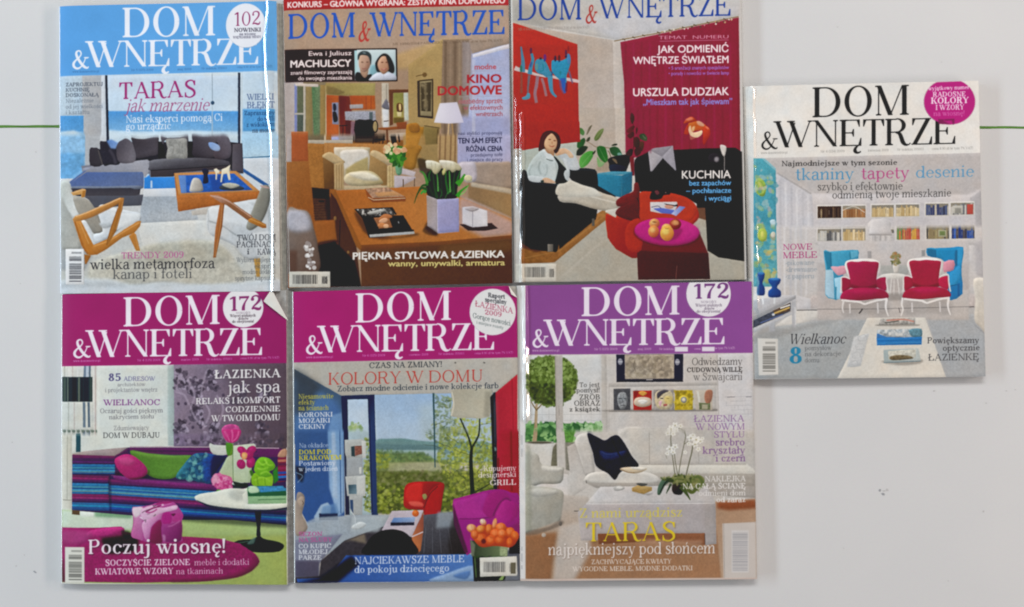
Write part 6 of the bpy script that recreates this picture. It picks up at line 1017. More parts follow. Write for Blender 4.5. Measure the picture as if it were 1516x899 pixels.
    a.p([(190, 0), (1400, 0), (1400, 420), (200, 420)], 'c6c2c0', grad=(300, 0, 300, 400, 'bfbbb8'), soft=1)
    for x, cc in ((215, 'bdbcc0'), (240, 'dad8d8'), (275, 'b7b6ba'), (305, 'd6d5d6'), (335, 'bcbbbe'), (365, 'd4d2d2')): a.l([(x, 0), (x, 440)], 12, cc, a=.6, soft=4)
    a.p([(60, 0), (192, 0), (200, 350), (60, 350)], '4b98a8', grad=(60, 0, 190, 300, '5aa0aa'), tex=.1); a.speck([(65, 0), (190, 0), (195, 320), (65, 320)], ['93ae62', 'b3c0a0', 'c2b45c', '3d8797', '8fb0ac', 'b89a60'], 60, 6, 17, a=.55, soft=1, asp=1.5); a.e(112, 50, 28, 40, 'a6b84e', soft=3); a.e(112, 48, 10, 20, 'd0d06a', soft=5); a.e(175, 50, 14, 18, 'c9c4b2', soft=3); a.e(140, 290, 22, 44, 'a9a85a', soft=6, a=.8)
    shelf(432, 18, 568, 86, 'grey'); shelf(576, 14, 708, 84, 'cream'); shelf(888, 10, 1022, 78, 'rain'); shelf(1060, 6, 1192, 74, 'mix'); shelf(1206, 4, 1340, 72, 'blue'); shelf(744, 20, 872, 86, 'grey'); a.b(1130, 22, 1178, 62, 'a8a68a'); a.b(1138, 28, 1170, 54, '6a7a4a', soft=3)
    a.b(740, 40, 880, 100, 'c8c4c2', a=.85, soft=2); a.p([(740, -40), (840, -45), (862, 44), (728, 50)], 'd6d3d2', grad=(730, 0, 860, 0, 'c2bebd')); a.b(728, 44, 862, 54, 'a09c9a', soft=3)
    for x in (760, 790, 820): a.b(x, 54, x+8, 100, 'a9a6a4', soft=1)
    a.b(420, 92, 1400, 110, 'b1adab', soft=8); a.p([(500, 130), (1340, 110), (1340, 215), (500, 240)], 'c9c5c3', soft=4); a.l([(740, 130), (740, 230)], 10, 'aaa6a5', a=.6, soft=3); a.l([(1040, 120), (1040, 220)], 10, 'aaa6a5', a=.6, soft=3); a.p([(1340, 100), (1400, 60), (1400, 300), (1350, 280)], 'b0acac', soft=8)
    # floor
    a.p([(210, 470), (420, 375), (1400, 370), (1400, 899), (60, 899), (60, 640)], 'b7b2ae', grad=(300, 400, 400, 880, 'aaaaa9'), tex=.03, soft=4)
    a.p([(400, 400), (1400, 390), (1400, 470), (330, 480)], 'bdb3ae', tex=.06, soft=8); a.p([(310, 480), (560, 480), (560, 520), (430, 530), (300, 580), (180, 580)], 'cfcac2', soft=4)
    a.l([(310, 486), (540, 484), (1340, 466)], 6, '4d4a4c', a=.8, soft=1); a.l([(700, 478), (672, 508)], 7, '3a3636'); a.l([(540, 486), (520, 500)], 5, '5a5656')
    a.p([(200, 580), (560, 530), (760, 528), (560, 880), (70, 880), (70, 640)], 'a7aaaa', tex=.05, soft=5, grad=(200, 600, 300, 880, '9fa3a4')); a.p([(1060, 520), (1400, 505), (1410, 870), (1180, 880)], 'a3a6a8', tex=.05, soft=5)
    a.p([(60, 580), (250, 590), (560, 520), (560, 540), (200, 640), (60, 680)], '8d8b89', a=.5, soft=14)
    # curtains foot & TV bench
    a.p([(200, 420), (310, 400), (390, 420), (390, 480), (310, 480), (310, 430)], 'c9c6c6', soft=4)
    a.p([(58, 430), (220, 400), (310, 398), (60, 520)], 'b3b4b8', grad=(80, 420, 250, 470, 'c4c4c7')); a.p([(60, 520), (305, 400), (305, 420), (60, 545)], '9a9a9c'); a.p([(60, 545), (275, 440), (275, 492), (60, 590)], '3f4350', tex=.3, cell=10); a.p([(170, 490), (270, 445), (272, 490), (200, 510)], '5a4638', tex=.3, soft=1); a.l([(180, 505), (270, 470)], 9, 'c9a85e'); a.l([(215, 475), (272, 455)], 9, 'd6d3cc'); a.l([(100, 560), (230, 510)], 7, '5a6a9a', a=.8); a.e(176, 512, 9, 7, 'c6cacf')
    a.p([(60, 592), (280, 500), (305, 430), (305, 500), (60, 620)], 'b7b7b9'); a.p([(280, 430), (306, 420), (306, 585), (284, 585)], 'a4a4a6', grad=(280, 450, 306, 450, 'bdbdbf')); a.b(150, 560, 185, 610, 'a9aaad'); a.l([(300, 470), (304, 570)], 5, 'cfcfcf', soft=1)
    a.p([(110, 400), (118, 400), (122, 450), (112, 455)], 'dfe3e6', soft=3); a.p([(175, 405), (190, 405), (186, 450), (178, 450)], 'd5dadd', soft=3)
    for (x, y, w, h) in ((104, 272, 42, 130), (182, 305, 68, 108)):
        a.c([(x-w/2, y), (x, y-5), (x+w/2, y), (x+w/2-2, y+h*.2), (x+w*.25, y+h*.38), (x+w*.25, y+h*.5), (x+w/2+1, y+h*.66), (x+w/2, y+h*.95), (x, y+h), (x-w/2, y+h*.95), (x-w/2-1, y+h*.66), (x-w*.25, y+h*.5), (x-w*.25, y+h*.38), (x-w/2+2, y+h*.2)], '1f4f9a', n=4, grad=(x-w/2, y, x+w/2, y+20, '173c7c')); a.e(x, y+2, w*.42, 7, '3a78bc')
    a.b(80, 290, 92, 400, '4a84b4', a=.6, soft=3)
    det_chairs(a); a.set(1100, 335, 3.908)
    # coffee table
    a.p([(718, 530), (1055, 528), (1175, 876), (545, 880)], 'cfcac0', grad=(720, 540, 900, 880, 'd6d1c6')); a.p([(640, 640), (730, 620), (680, 810), (600, 815)], 'c2c4c4', soft=4, tex=.05)
    for k, (x, y) in enumerate(((690, 640), (675, 690), (655, 740), (640, 790))): a.l([(x-25, y), (x+12, y-12), (x+22, y+18), (x-20, y+22), (x-25, y)], 2.5, 'a9acad', smooth=True, a=.8)
    a.p([(795, 535), (998, 530), (996, 568), (785, 572)], 'a7a49e', tex=.25, cell=10); a.l([(830, 545), (930, 540), (990, 552)], 9, 'c08070', smooth=True, a=.8); a.l([(820, 560), (900, 548)], 6, '5a5a54'); a.sh([(785, 568), (1000, 566), (1000, 578), (790, 578)], .3, 3)
    a.p([(775, 600), (1035, 592), (1036, 640), (772, 650)], '9ca4a8', tex=.3, cell=14, mot=('d0d0cc', 20, .5, 4)); a.c([(960, 600), (1030, 594), (1032, 640), (980, 640)], '5a8290', n=3, tex=.2); a.p([(775, 620), (830, 640), (1036, 648), (772, 652)], '3a6fa8', soft=2); a.p([(772, 648), (1036, 640), (1034, 685), (774, 690)], '2a72b4', tex=.04); a.l([(775, 664), (1034, 656)], 3, '1b5890'); a.l([(775, 678), (1034, 671)], 3, '4a90c8')
    a.sh([(800, 780), (900, 805), (1020, 795), (1025, 770)], .3, 6); a.p([(812, 716), (1015, 706), (1030, 780), (815, 792)], '9aa8a8', grad=(820, 720, 1000, 780, 'b9c0bc')); a.p([(838, 722), (1000, 712), (1000, 760), (842, 772)], 'c6c4b6', tex=.2, cell=10); a.c([(850, 755), (900, 745), (960, 750), (985, 765), (930, 772), (860, 775)], '6a5c42', n=4, tex=.3, soft=3); a.l([(812, 790), (1028, 780)], 5, '6f8086')
    # white armchair at right
    a.c([(1335, 310), (1400, 300), (1460, 310), (1450, 640), (1370, 580), (1340, 540), (1345, 430)], 'cbc6bc', n=3, grad=(1340, 350, 1420, 560, 'bdb6aa'), soft=3); a.l([(1340, 570), (1400, 620)], 6, '8a8a8c', a=.7, soft=3)
    # texts
    a.seam(335); a.photo(broad=.008, con=.98)
    a.set(1100, 110, 3.908)
    a.t('DOM', 395, 968, 250, 172, '18181a', W=112, T=28, S=50, yr=234); a.t('&', 104, 205, 432, 96, '18181a', W=96, T=32, yr=430); a.t('WNĘTRZE', 178, 1238, 425, 152, '18181a', W=104, T=28, S=48, yr=403, track=-45)
    th = np.radians(np.arange(0, 360, 8)); a.p([(1194+148*np.cos(t_), max(160+132*np.sin(t_), 44-(6*np.cos(t_)))) for t_ in th], 'b3207a')
    a.p([(1128, 258), (1200, 290), (1130, 288)], '7d1553'); a.p([(1160, 262), (1222, 258), (1222, 288), (1212, 288), (1205, 268), (1168, 272)], '7d1553', soft=1); a.p([(1128, 262), (1160, 262), (1160, 290), (1135, 285)], '7d1553', soft=1)
    a.t('wyjątkowy numer', 1070, 1308, 94, 22, 'ecd3e2', W=140, T=80, yr=86); a.t('RADOSNE', 1096, 1288, 132, 28, 'ecd3e2', W=150, T=80); a.t('KOLORY', 1085, 1305, 172, 36, 'f0dce8', W=160, T=84); a.t('I WZORY', 1112, 1278, 208, 30, 'ecd3e2', W=150, T=80); a.t('na wiosnę!', 1100, 1282, 242, 28, 'd87ab4', W=90, T=45)
    for tx, x0, x1, y in (('www.domiwnetrze.pl', 104, 258, 462), ('Nr 4 (124) 2009', 448, 588, 454), ('kwiecień 2009', 722, 842, 448), ('Nr indeksu 355003', 890, 1045, 443), ('cena 8,90 zł (w tym 7% VAT)', 1092, 1330, 438)): a.t(tx, x0, x1, y, 14, '7a7874', W=90, T=60, a=.75)
    a.t('Najmodniejsze w tym sezonie', 222, 892, 532, 30, '3c3a3a', W=120, T=60, yr=524); a.t('tkaniny', 302, 642, 612, 66, '4f8fb6', W=85, T=40, yr=607); a.t('tapety', 682, 962, 606, 66, 'b04a80', W=85, T=40, yr=600); a.t('desenie', 998, 1338, 600, 66, '5a93b8', W=85, T=40, yr=592)
    a.t('szybko i efektownie', 430, 924, 672, 44, '4a4848', W=88, T=42, yr=667); a.t('odmienią twoje mieszkanie', 515, 1205, 720, 44, '4a4848', W=88, T=42, yr=707)
    a.set(1100, 335, 3.908)
    a.t('NOWE', 230, 402, 138, 34, 'a83a72', W=95, T=44); a.t('MEBLE', 230, 430, 186, 36, 'a83a72', W=95, T=44)
    for i, (tx, x1) in enumerate((('•pikowane', 412), ('•drewniane', 428), ('•z papieru', 412))): a.t(tx, 246, x1, 226+i*39, 28, '8a959e', W=90, T=50)
    a.t('Wielkanoc', 260, 590, 682, 58, '2c2c30', W=80, T=28, it=.28, yr=678); a.t('8', 262, 346, 794, 94, '2a80a4', W=150, T=60, yr=792)
    for i, (tx, x1) in enumerate((('pomysłów', 512), ('na dekoracje', 565), ('domu', 442))): a.t(tx, 356, x1, 718+i*35, 26, '66686a', W=90, T=50)
    a.t('Powiększamy', 1066, 1368, 678, 34, '4a4a4c', W=112, T=60, yr=676); a.t('optycznie', 1155, 1372, 722, 34, '4a4a4c', W=112, T=60, yr=718); a.t('ŁAZIENKĘ', 1072, 1368, 778, 38, '4a4a4c', W=95, T=48, yr=774)
    a.p([(84, 648), (196, 652), (204, 858), (92, 864)], 'd6d3cc'); a.set(1102.5, 335, 3.908); a.barcode(82, 652, 192, 858, vertical=False, dark='66645f', paper='d6d3cc'); a.set(1100, 335, 3.908)
    # white sheet margins
    a.p([(-60, -20), (62, -20), (66, 400), (62, 600), (58, 900), (-60, 900)], 'd9d6d0', soft=0) if False else None
    a.set(1100, 110, 3.908); a.p([(-60, 400), (60, 487), (62, 899), (-60, 899)], 'd6d3ce', soft=1); a.set(1100, 335, 3.908); a.p([(-60, -20), (62, -20), (62, 440), (48, 899), (-60, 899)], 'd6d3ce', soft=1)
    return a.finish()
def mast(a, ox, oy, col, D, Amp, Wn, capD, capW, fg='e9e3ea', infos=(), infoc='e0c8dc'):
    a.t('DOM', D[0], D[1], D[2], capD, fg, W=126, T=34, S=56, yr=D[3]); a.t('&', Amp[0], Amp[1], Amp[2], Amp[3], fg, W=115, T=46, yr=Amp[2]-2)
    a.t('WNĘTRZE', Wn[0], Wn[1], Wn[2], capW, fg, W=118, T=34, S=54, yr=Wn[3], track=-50)
    for tx, x0, x1, y in infos: a.t(tx, x0, x1, y, 13, infoc, W=100, T=70, a=.8)

def art_spring():
    a = Art(84, 420, 436, 874, 'd2d4cc'); a.slope = -.02
    a.set(80, 425, 3.994)
    # left window strip
    a.b(40, 465, 260, 899, 'd3d3cb'); 
    for x, w, cc in ((60, 8, 'b9b8ae'), (90, 14, 'dcdbd4'), (110, 6, 'c2b9b2'), (140, 8, 'dcdcd6'), (245, 6, 'b8a9a4'), (235, 8, 'dad8d2')): a.l([(x, 465), (x, 899)], w, cc, soft=2)
    a.l([(185, 465), (175, 700), (178, 899)], 16, '5a6e84', a=.8, soft=2); a.l([(212, 465), (208, 899)], 12, '3f5468', a=.8, soft=2); a.b(190, 465, 205, 899, 'b9c4ce', soft=2)
    a.b(45, 532, 228, 680, '1d2c34', grad=(45, 600, 228, 600, '26363c')); 
    for x, w, cc in ((60, 18, '4c5c50'), (80, 6, '8a9480'), (120, 26, '121e28'), (148, 10, '76806c'), (165, 10, '10202a'), (190, 30, '152630'), (218, 12, '3c4c44')): a.l([(x, 534), (x, 678)], w, cc, a=.8, soft=2)
    a.b(45, 680, 235, 848, 'd0d2ca'); a.l([(178, 682), (180, 830)], 16, '4f6478', a=.8, soft=2); a.l([(205, 682), (208, 830)], 14, '3f5468', a=.8, soft=2); a.l([(85, 682), (85, 850)], 8, 'b8bab0', soft=2); a.l([(120, 682), (120, 850)], 6, 'bcb4ae', soft=2)
    for x in range(50, 270, 28): a.e(x+10, 853, 11, 9, '6d7a70', soft=2); a.l([(x-4, 846), (x+14, 846)], 4, '8a958a')
    a.b(130, 868, 158, 899, '24505a')
    a.b(255, 465, 690, 899, 'd6dad3', grad=(255, 500, 690, 520, 'cdd3ce')); a.b(672, 462, 720, 899, 'aebcb8', grad=(672, 500, 720, 500, '9aa8a8'), soft=5)
    # floral wallpaper
    a.p([(708, 458), (1372, 448), (1378, 950), (712, 950)], '8d7f92', grad=(720, 500, 1370, 700, '5a4c58'), tex=.08); a.p([(1000, 450), (1372, 448), (1378, 950), (1150, 950), (1060, 700)], '554650', a=.55, soft=40)
    for x, y in ((750, 555), (935, 560), (1090, 640), (750, 850), (930, 850), (1230, 860), (1240, 640), (840, 600), (840, 760)):
        a.speck([(x-36, y-60), (x+36, y-60), (x+44, y+50), (x-40, y+50)], ['4a4250', '5e5464', 'a99db0', '3c3440'], 50, 5, 12, a=.75, asp=1.6, soft=1)
    for x, y in ((822, 560), (868, 560), (735, 690), (778, 690), (820, 830), (868, 830), (910, 690), (1000, 640), (1020, 520)): a.e(x, y, 9, 10, '4f4456', soft=2)
    for q in ([(790, 540), (830, 640), (810, 720), (850, 800)], [(900, 500), (870, 640), (920, 740), (880, 840)], [(960, 640), (1000, 720), (960, 840)], [(720, 620), (770, 640), (800, 700)]): a.l(q, 12, 'b3a6b8', smooth=True, a=.55, soft=4)
    # peony
    a.c([(990, 850), (1010, 820), (1050, 812), (1090, 825), (1098, 870), (1080, 920), (1020, 920)], 'c2538e', n=4, tex=.2, cell=10); a.speck([(1000, 825), (1085, 825), (1090, 900), (1005, 900)], ['d880ac', 'a83a78', 'e09abc', 'bc4c8c'], 30, 8, 14, a=.6, soft=1, asp=1.5)
    a.set(80, 645, 3.994)
    a.b(40, -5, 700, 110, 'd3d7cf'); a.b(40, -5, 105, 560, 'd3d2c6', grad=(40, 0, 105, 0, 'c6c5b8'), soft=2); a.l([(78, 0), (76, 380)], 8, 'a9a99c', a=.7, soft=1); a.l([(48, 382), (104, 382)], 4, '8f8c80'); a.b(130, -5, 158, 98, '24505a')
    a.p([(674, -5), (712, -5), (712, 60), (674, 60)], 'aab8b6', soft=4); a.p([(708, -10), (1372, -10), (1372, 90), (708, 62)], '80718a', grad=(720, 20, 1370, 40, '54464e'), tex=.15, cell=12); a.speck([(720, 0), (1360, 0), (1360, 60), (720, 55)], ['4a4250', 'a094a8', '3c3440'], 60, 5, 12, a=.6, asp=1.6, soft=1)
    # floor
    a.p([(40, 440), (1372, 470), (1378, 899), (40, 899)], '93a866', grad=(300, 480, 1200, 870, '9caa5e'), tex=.03); a.p([(100, 440), (480, 470), (470, 560), (40, 560), (40, 440)], 'c6d4c2', soft=12); a.p([(150, 445), (280, 448), (270, 480), (160, 478)], 'dbe4dc', soft=6); a.p([(740, 510), (1372, 540), (1372, 590), (780, 600)], 'a3b878', soft=14); a.p([(240, 440), (460, 460), (460, 490), (240, 480)], '5f9468', a=.7, soft=8)
    # sofa with stripes
    body = [(108, 115), (330, 108), (440, 70), (1330, 72), (1372, 90), (1372, 530), (1060, 500), (760, 498), (106, 442)]
    a.p(body, '3a2550')
    def stripes(quad, n0, seq):
        (xa, ya), (xb, yb), (xc, yc), (xd, yd) = quad; t = 0; tot = sum(w for w, _ in seq)
        for w, cc in seq:
            u0 = t/tot; u1 = (t+w)/tot; t += w
            a.p([(xa+(xd-xa)*u0, ya+(yd-ya)*u0), (xb+(xc-xb)*u0, yb+(yc-yb)*u0), (xb+(xc-xb)*u1, yb+(yc-yb)*u1), (xa+(xd-xa)*u1, ya+(yd-ya)*u1)], cc, tex=.12, cell=12, soft=1.2)
    sq = [(10, '6a2258'), (12, '45204f'), (7, '5a2a6a'), (5, '3a2048'), (13, '2c6fa0'), (5, '3f9ab0'), (4, '1f5688'), (8, '3a8cb4'), (3, '7ab0a0'), (6, '2a5a90'), (4, '2c2448')]
    stripes([(108, 118), (362, 122), (362, 232), (108, 232)], 0, sq); stripes([(108, 232), (330, 240), (326, 345), (106, 345)], 0, [(8, '6a2050'), (8, '8a2a62'), (8, '52205a'), (5, '2a2050'), (12, '2f78a8'), (4, '52a8b4'), (6, '1f5a8c'), (6, '3f96b8'), (3, '8ab8a0'), (8, '2a6a9a')])
    stripes([(106, 345), (326, 350), (326, 445), (106, 440)], 0, [(12, '7a2458'), (8, '8f3068'), (8, '56205a'), (8, '3a1c4c'), (9, '2f6a9c'), (10, '2a84b0'), (8, '2a5590'), (6, '1f4a80')])
    stripes([(326, 250), (840, 270), (1372, 300), (1372, 330), (326, 300)][:4], 0, sq) if False else None
    stripes([(328, 258), (1372, 318), (1372, 520), (326, 445)], 0, [(11, '7a2c66'), (8, '58285e'), (5, '32224c'), (12, '2c70a8'), (4, '55a8b8'), (7, '2360a0'), (6, '4a98b4'), (3, '8cb8a4'), (8, '2466a0'), (7, '6a1f54'), (9, '842c66'), (8, '54205a'), (9, '381c50'), (8, '2a5c98'), (7, '2a86b4'), (8, '2250a0'), (8, '1c3f7c')])
    a.c([(360, 235), (480, 252), (760, 280), (930, 290), (920, 312), (700, 300), (480, 285), (370, 262)], '7a2f70', n=4, tex=.1); a.l([(340, 235), (600, 262), (900, 285)], 7, 'a05a94', smooth=True, a=.5, soft=3)
    a.p([(440, 72), (1330, 74), (1372, 92), (1372, 130), (900, 120), (460, 100)], '5e2358', tex=.08); a.l([(450, 66), (900, 68), (1330, 76)], 6, 'b09aa4'); a.l([(470, 90), (1200, 96)], 8, '3a1c44', a=.8, soft=2)
    a.p([(108, 106), (200, 90), (440, 68), (360, 122), (110, 114)], 'b0a29c', tex=.06, grad=(120, 110, 430, 70, '9a8a8a')); a.l([(108, 114), (360, 122), (440, 78)], 5, '7a3a5a'); a.p([(360, 122), (440, 80), (420, 240), (362, 234)], '45184a', soft=3, tex=.2)
    a.sh([(360, 235), (420, 240), (560, 262), (720, 270), (900, 290), (930, 300), (700, 262), (400, 215)], .5, 8, '140a1c'); a.sh([(320, 260), (330, 440), (340, 440), (338, 260)], .4, 4, '0a0a20'); a.p([(106, 440), (152, 444), (152, 470), (106, 466)], '5a4630'); a.sh([(750, 470), (1372, 510), (1372, 545), (780, 505)], .45, 10, '0a1420')
    # cushions
    a.c([(450, 90), (560, 106), (700, 118), (820, 120), (790, 180), (720, 245), (640, 258), (560, 235), (500, 170)], '4f7a2e', n=4, tex=.06, grad=(480, 100, 760, 240, '5d8a38')); a.c([(455, 92), (600, 112), (780, 122), (700, 140), (540, 130)], '6d9a42', n=4, soft=10, a=.8)
    a.c([(360, 140), (400, 115), (450, 112), (500, 140), (545, 185), (550, 225), (500, 258), (440, 255), (390, 215), (365, 175)], 'b03070', n=4, tex=.06, grad=(370, 130, 540, 250, '9c2862')); a.c([(380, 140), (430, 125), (480, 150), (450, 175), (400, 170)], 'c04a86', n=4, soft=10); a.sh([(440, 255), (500, 262), (560, 240), (560, 200), (540, 240)], .4, 5, '200818')
    a.c([(720, 250), (760, 180), (820, 115), (870, 102), (960, 112), (1020, 125), (990, 180), (930, 280), (870, 275), (800, 262)], '33707e', n=4, tex=.25, cell=18, grad=(740, 240, 1000, 150, '1c3c80')); a.speck([(740, 250), (820, 120), (900, 110), (900, 270), (800, 262)], ['5fa0a0', '28506a', '1a3c58', '7ab4ac'], 70, 5, 14, a=.6, soft=1, asp=1.5); a.c([(890, 130), (1020, 125), (960, 220), (900, 275), (880, 200)], '1d3f86', n=4, tex=.25, soft=8, a=.85); a.c([(940, 120), (1028, 128), (990, 170), (930, 250)], '141c44', n=4, soft=6)
    a.p([(1020, 130), (1060, 100), (1130, 95), (1170, 250), (1120, 280), (960, 250)], 'b6c6a4', grad=(1000, 150, 1130, 260, 'c9d2bc'), soft=3); a.c([(918, 50), (960, 65), (1030, 70), (1180, 50), (1172, 90), (1030, 112), (940, 110)], 'ccd0c6', n=3); a.p([(1060, 60), (1180, 50), (1160, 280), (1060, 270)], 'c3ceb4', soft=2, grad=(1060, 100, 1160, 200, 'b0c098'))
    a.l([(1058, 30), (1050, 260)], 5, '7a9a6a', a=.8); a.c([(1018, 60), (1040, 45), (1060, 60), (1055, 110), (1035, 120), (1020, 95)], '6b9a30', n=4)
    # flowers
    a.c([(1000, -10), (1050, -15), (1095, -5), (1085, 30), (1045, 45), (1010, 25)], 'c0528e', n=4, tex=.25, cell=9)
    # right striped arm and books
    a.p([(1322, 130), (1372, 125), (1372, 270), (1322, 278)], '7a2040'); 
    for y, cc in ((150, 'b06a5a'), (172, '5a1a44'), (195, '8a2a50'), (222, '1f4a9a'), (246, '2a6ab4'), (262, '1a2a60')): a.l([(1322, y), (1372, y-2)], 14, cc, tex=.1)
    a.c([(1322, 118), (1340, 88), (1372, 80), (1372, 125), (1330, 128)], 'b58a70', n=3)
    # round white table
    a.sh([(780, 440), (1180, 480), (1372, 480), (1372, 430), (900, 420)], .35, 10, '0a1030')
    a.c([(832, 372), (850, 350), (930, 335), (1060, 325), (1180, 310), (1372, 330), (1400, 380), (1372, 430), (1180, 438), (1000, 425), (880, 402)], 'ccd2c8', n=4, grad=(840, 370, 1372, 400, 'dadfd4')); a.c([(840, 385), (900, 408), (1060, 430), (1200, 440), (1372, 432), (1372, 442), (1150, 448), (950, 425)], '3c4a54', n=3)
    a.c([(1040, 285), (1090, 280), (1145, 292), (1140, 310), (1060, 315)], '222c34', n=4); a.e(1085, 284, 40, 10, 'ccd4d0'); a.c([(1050, 340), (1110, 325), (1170, 360), (1160, 400), (1080, 390)], 'aeb8b6', n=4, soft=8, a=.7)
    a.p([(1150, 300), (1240, 298), (1372, 312), (1372, 345), (1200, 350), (1150, 340)], '2f8aa8', tex=.25); a.c([(1120, 330), (1160, 300), (1210, 310), (1190, 350), (1145, 345)], 'c6dcc0', n=4); a.p([(1145, 345), (1372, 335), (1372, 355), (1150, 360)], '2f6a44'); a.p([(1140, 360), (1372, 355), (1372, 385), (1145, 402)], '5f9a5e', tex=.06); a.p([(1142, 388), (1372, 372), (1372, 400), (1150, 405)], '93b88a', soft=1); a.c([(1090, 335), (1120, 325), (1150, 400), (1130, 400)], 'dde2d6', n=3)
    a.p([(1185, 445), (1225, 445), (1218, 560), (1222, 590), (1196, 592), (1200, 540)], '17222c'); a.c([(1055, 640), (1100, 618), (1180, 612), (1210, 585), (1240, 610), (1330, 630), (1360, 655), (1330, 685), (1240, 692), (1150, 685), (1090, 665)], '0f1c20', n=4); a.c([(1140, 640), (1190, 600), (1180, 640)], '5a7468', n=4, soft=4, a=.8); a.l([(1070, 640), (1150, 625)], 5, '6a8a68', a=.6, soft=2)
    det_flowers(a); a.set(80, 645, 3.994)
    a.p([(1185, 447), (1225, 447), (1218, 560), (1222, 590), (1196, 592), (1200, 540)], '17222c')
    # carpet
    a.p([(40, 545), (250, 545), (400, 538), (420, 570), (600, 600), (780, 598), (980, 610), (1100, 640), (1190, 700), (1215, 745), (1170, 800), (1080, 840), (900, 862), (500, 870), (180, 865), (180, 850), (40, 845)], '961c60', grad=(60, 560, 900, 850, '8c1a5a'), tex=.14, cell=10); a.c([(220, 560), (390, 540), (410, 570), (300, 600), (200, 600)], 'b03278', n=4, soft=3, tex=.1); a.c([(60, 560), (220, 570), (180, 640), (80, 650), (45, 620)], 'a84a80', n=4, soft=16, a=.7); a.c([(40, 720), (80, 860), (180, 868), (40, 868)], '5a1030', soft=16, n=3)
    a.c([(1180, 700), (1215, 745), (1170, 800), (1080, 840), (900, 862), (700, 868), (700, 850), (1000, 830), (1150, 770)], '6e1244', n=4, soft=4, a=.8); a.c([(280, 610), (350, 595), (460, 585), (500, 620), (480, 680), (420, 690), (330, 700), (300, 660)], '2a0c20', n=4, soft=10, tex=.2); a.c([(400, 560), (450, 570), (450, 600), (410, 600)], '1c2a1c', n=4, soft=6, a=.7)
    det_bag(a)
    # texts
    a.seam(644); a.photo()
    a.set(80, 425, 3.994)
    a.p([(-40, -60), (1500, -60), (1500, 448), (-40, 470)], '9c1266', grad=(50, 100, 1350, 300, '961064'), tex=.01)
    mast(a, 0, 0, '', (405, 985, 234, 218), (112, 222, 415, 102), (190, 1240, 416, 402), 172, 160, infos=(('www.domiwnetrze.pl', 114, 275, 444), ('Nr 4 (135) 2009', 492, 628, 440), ('marzec 2009', 750, 855, 436), ('Nr indeksu 355003', 900, 1052, 434), ('cena 8,90 zł (w tym 7% VAT)', 1100, 1330, 428)))
    a.e(1118, 122, 120, 118, 'e4e2e4'); a.t('172', 1032, 1230, 142, 84, '86306a', W=130, T=46, yr=134); a.t('NOWOŚCI', 1075, 1160, 160, 12, '8a7a88', W=100, T=60); a.t('Więcej pięknych', 1040, 1192, 178, 16, '4f434c', W=130, T=70); a.t('domów', 1088, 1150, 194, 14, '5a4c55', W=120, T=70); a.t('do obejrzenia!', 1052, 1182, 212, 15, '4f434c', W=130, T=70)
    a.t('85', 320, 398, 556, 44, '504c7a', W=150, T=70); a.t('ADRESÓW', 412, 598, 555, 25, '6c6890', W=110, T=60, yr=554); a.t('architektów', 375, 540, 588, 20, '7a7a80', W=90, T=50); a.t('i projektantów wnętrz', 302, 612, 622, 25, '7a7a80', W=90, T=50, yr=618)
    a.t('WIELKANOC', 292, 628, 700, 34, '7e4484', W=125, T=62, yr=698); a.t('Oczaruj gości pięknym', 272, 645, 746, 27, '6f6e74', W=95, T=50, yr=742); a.t('nakryciem stołu', 325, 592, 782, 26, '6f6e74', W=95, T=50)
    a.t('Zdumiewający', 352, 562, 848, 27, '7a797c', W=90, T=48); a.t('DOM W DUBAJU', 290, 626, 893, 32, '4c4c4e', W=115, T=60, yr=891)
    for tx, x0, y, c_, k in (('ŁAZIENKA', 948, 542, 50, dict(W=140, T=66)), ('jak spa', 1025, 626, 68, dict(W=95, T=44)), ('RELAKS I KOMFORT', 838, 694, 36, dict(W=140, T=68)), ('CODZIENNIE', 1012, 742, 34, dict(W=140, T=68)), ('W TWOIM DOMU', 930, 796, 36, dict(W=145, T=68))): a.t(tx, x0, 1338, y, c_, 'e4e2e2', shadow='2a2030', **k)
    a.set(80, 645, 3.994)
    a.barcode(62, 660, 180, 872, vertical=False, dark='5c5c58', paper='d6d6cc')
    a.t('Poczuj wiosnę!', 200, 1018, 700, 84, 'e6dfe4', W=118, T=48, yr=694, shadow='20041a')
    a.t('SOCZYŚCIE ZIELONE', 302, 805, 770, 36, 'dfc6d4', W=155, T=76, yr=766); a.t('meble i dodatki', 828, 1155, 768, 36, 'dcbccc', W=85, T=48, yr=764); a.t('KWIATOWE WZORY', 242, 705, 822, 36, 'dfc6d4', W=155, T=76, yr=818); a.t('na tkaninach', 720, 1000, 820, 34, 'dcbccc', W=85, T=48, yr=816)
    a.p([(40, 862), (60, 872), (500, 876), (900, 872), (1200, 850), (1380, 860), (1380, 930), (40, 930)], 'b8bda4', soft=1, a=.0) if False else None
    a.p([(30, 870), (1380, 888), (1380, 940), (30, 940)], 'd8d9cc', soft=1)
    return a.finish()
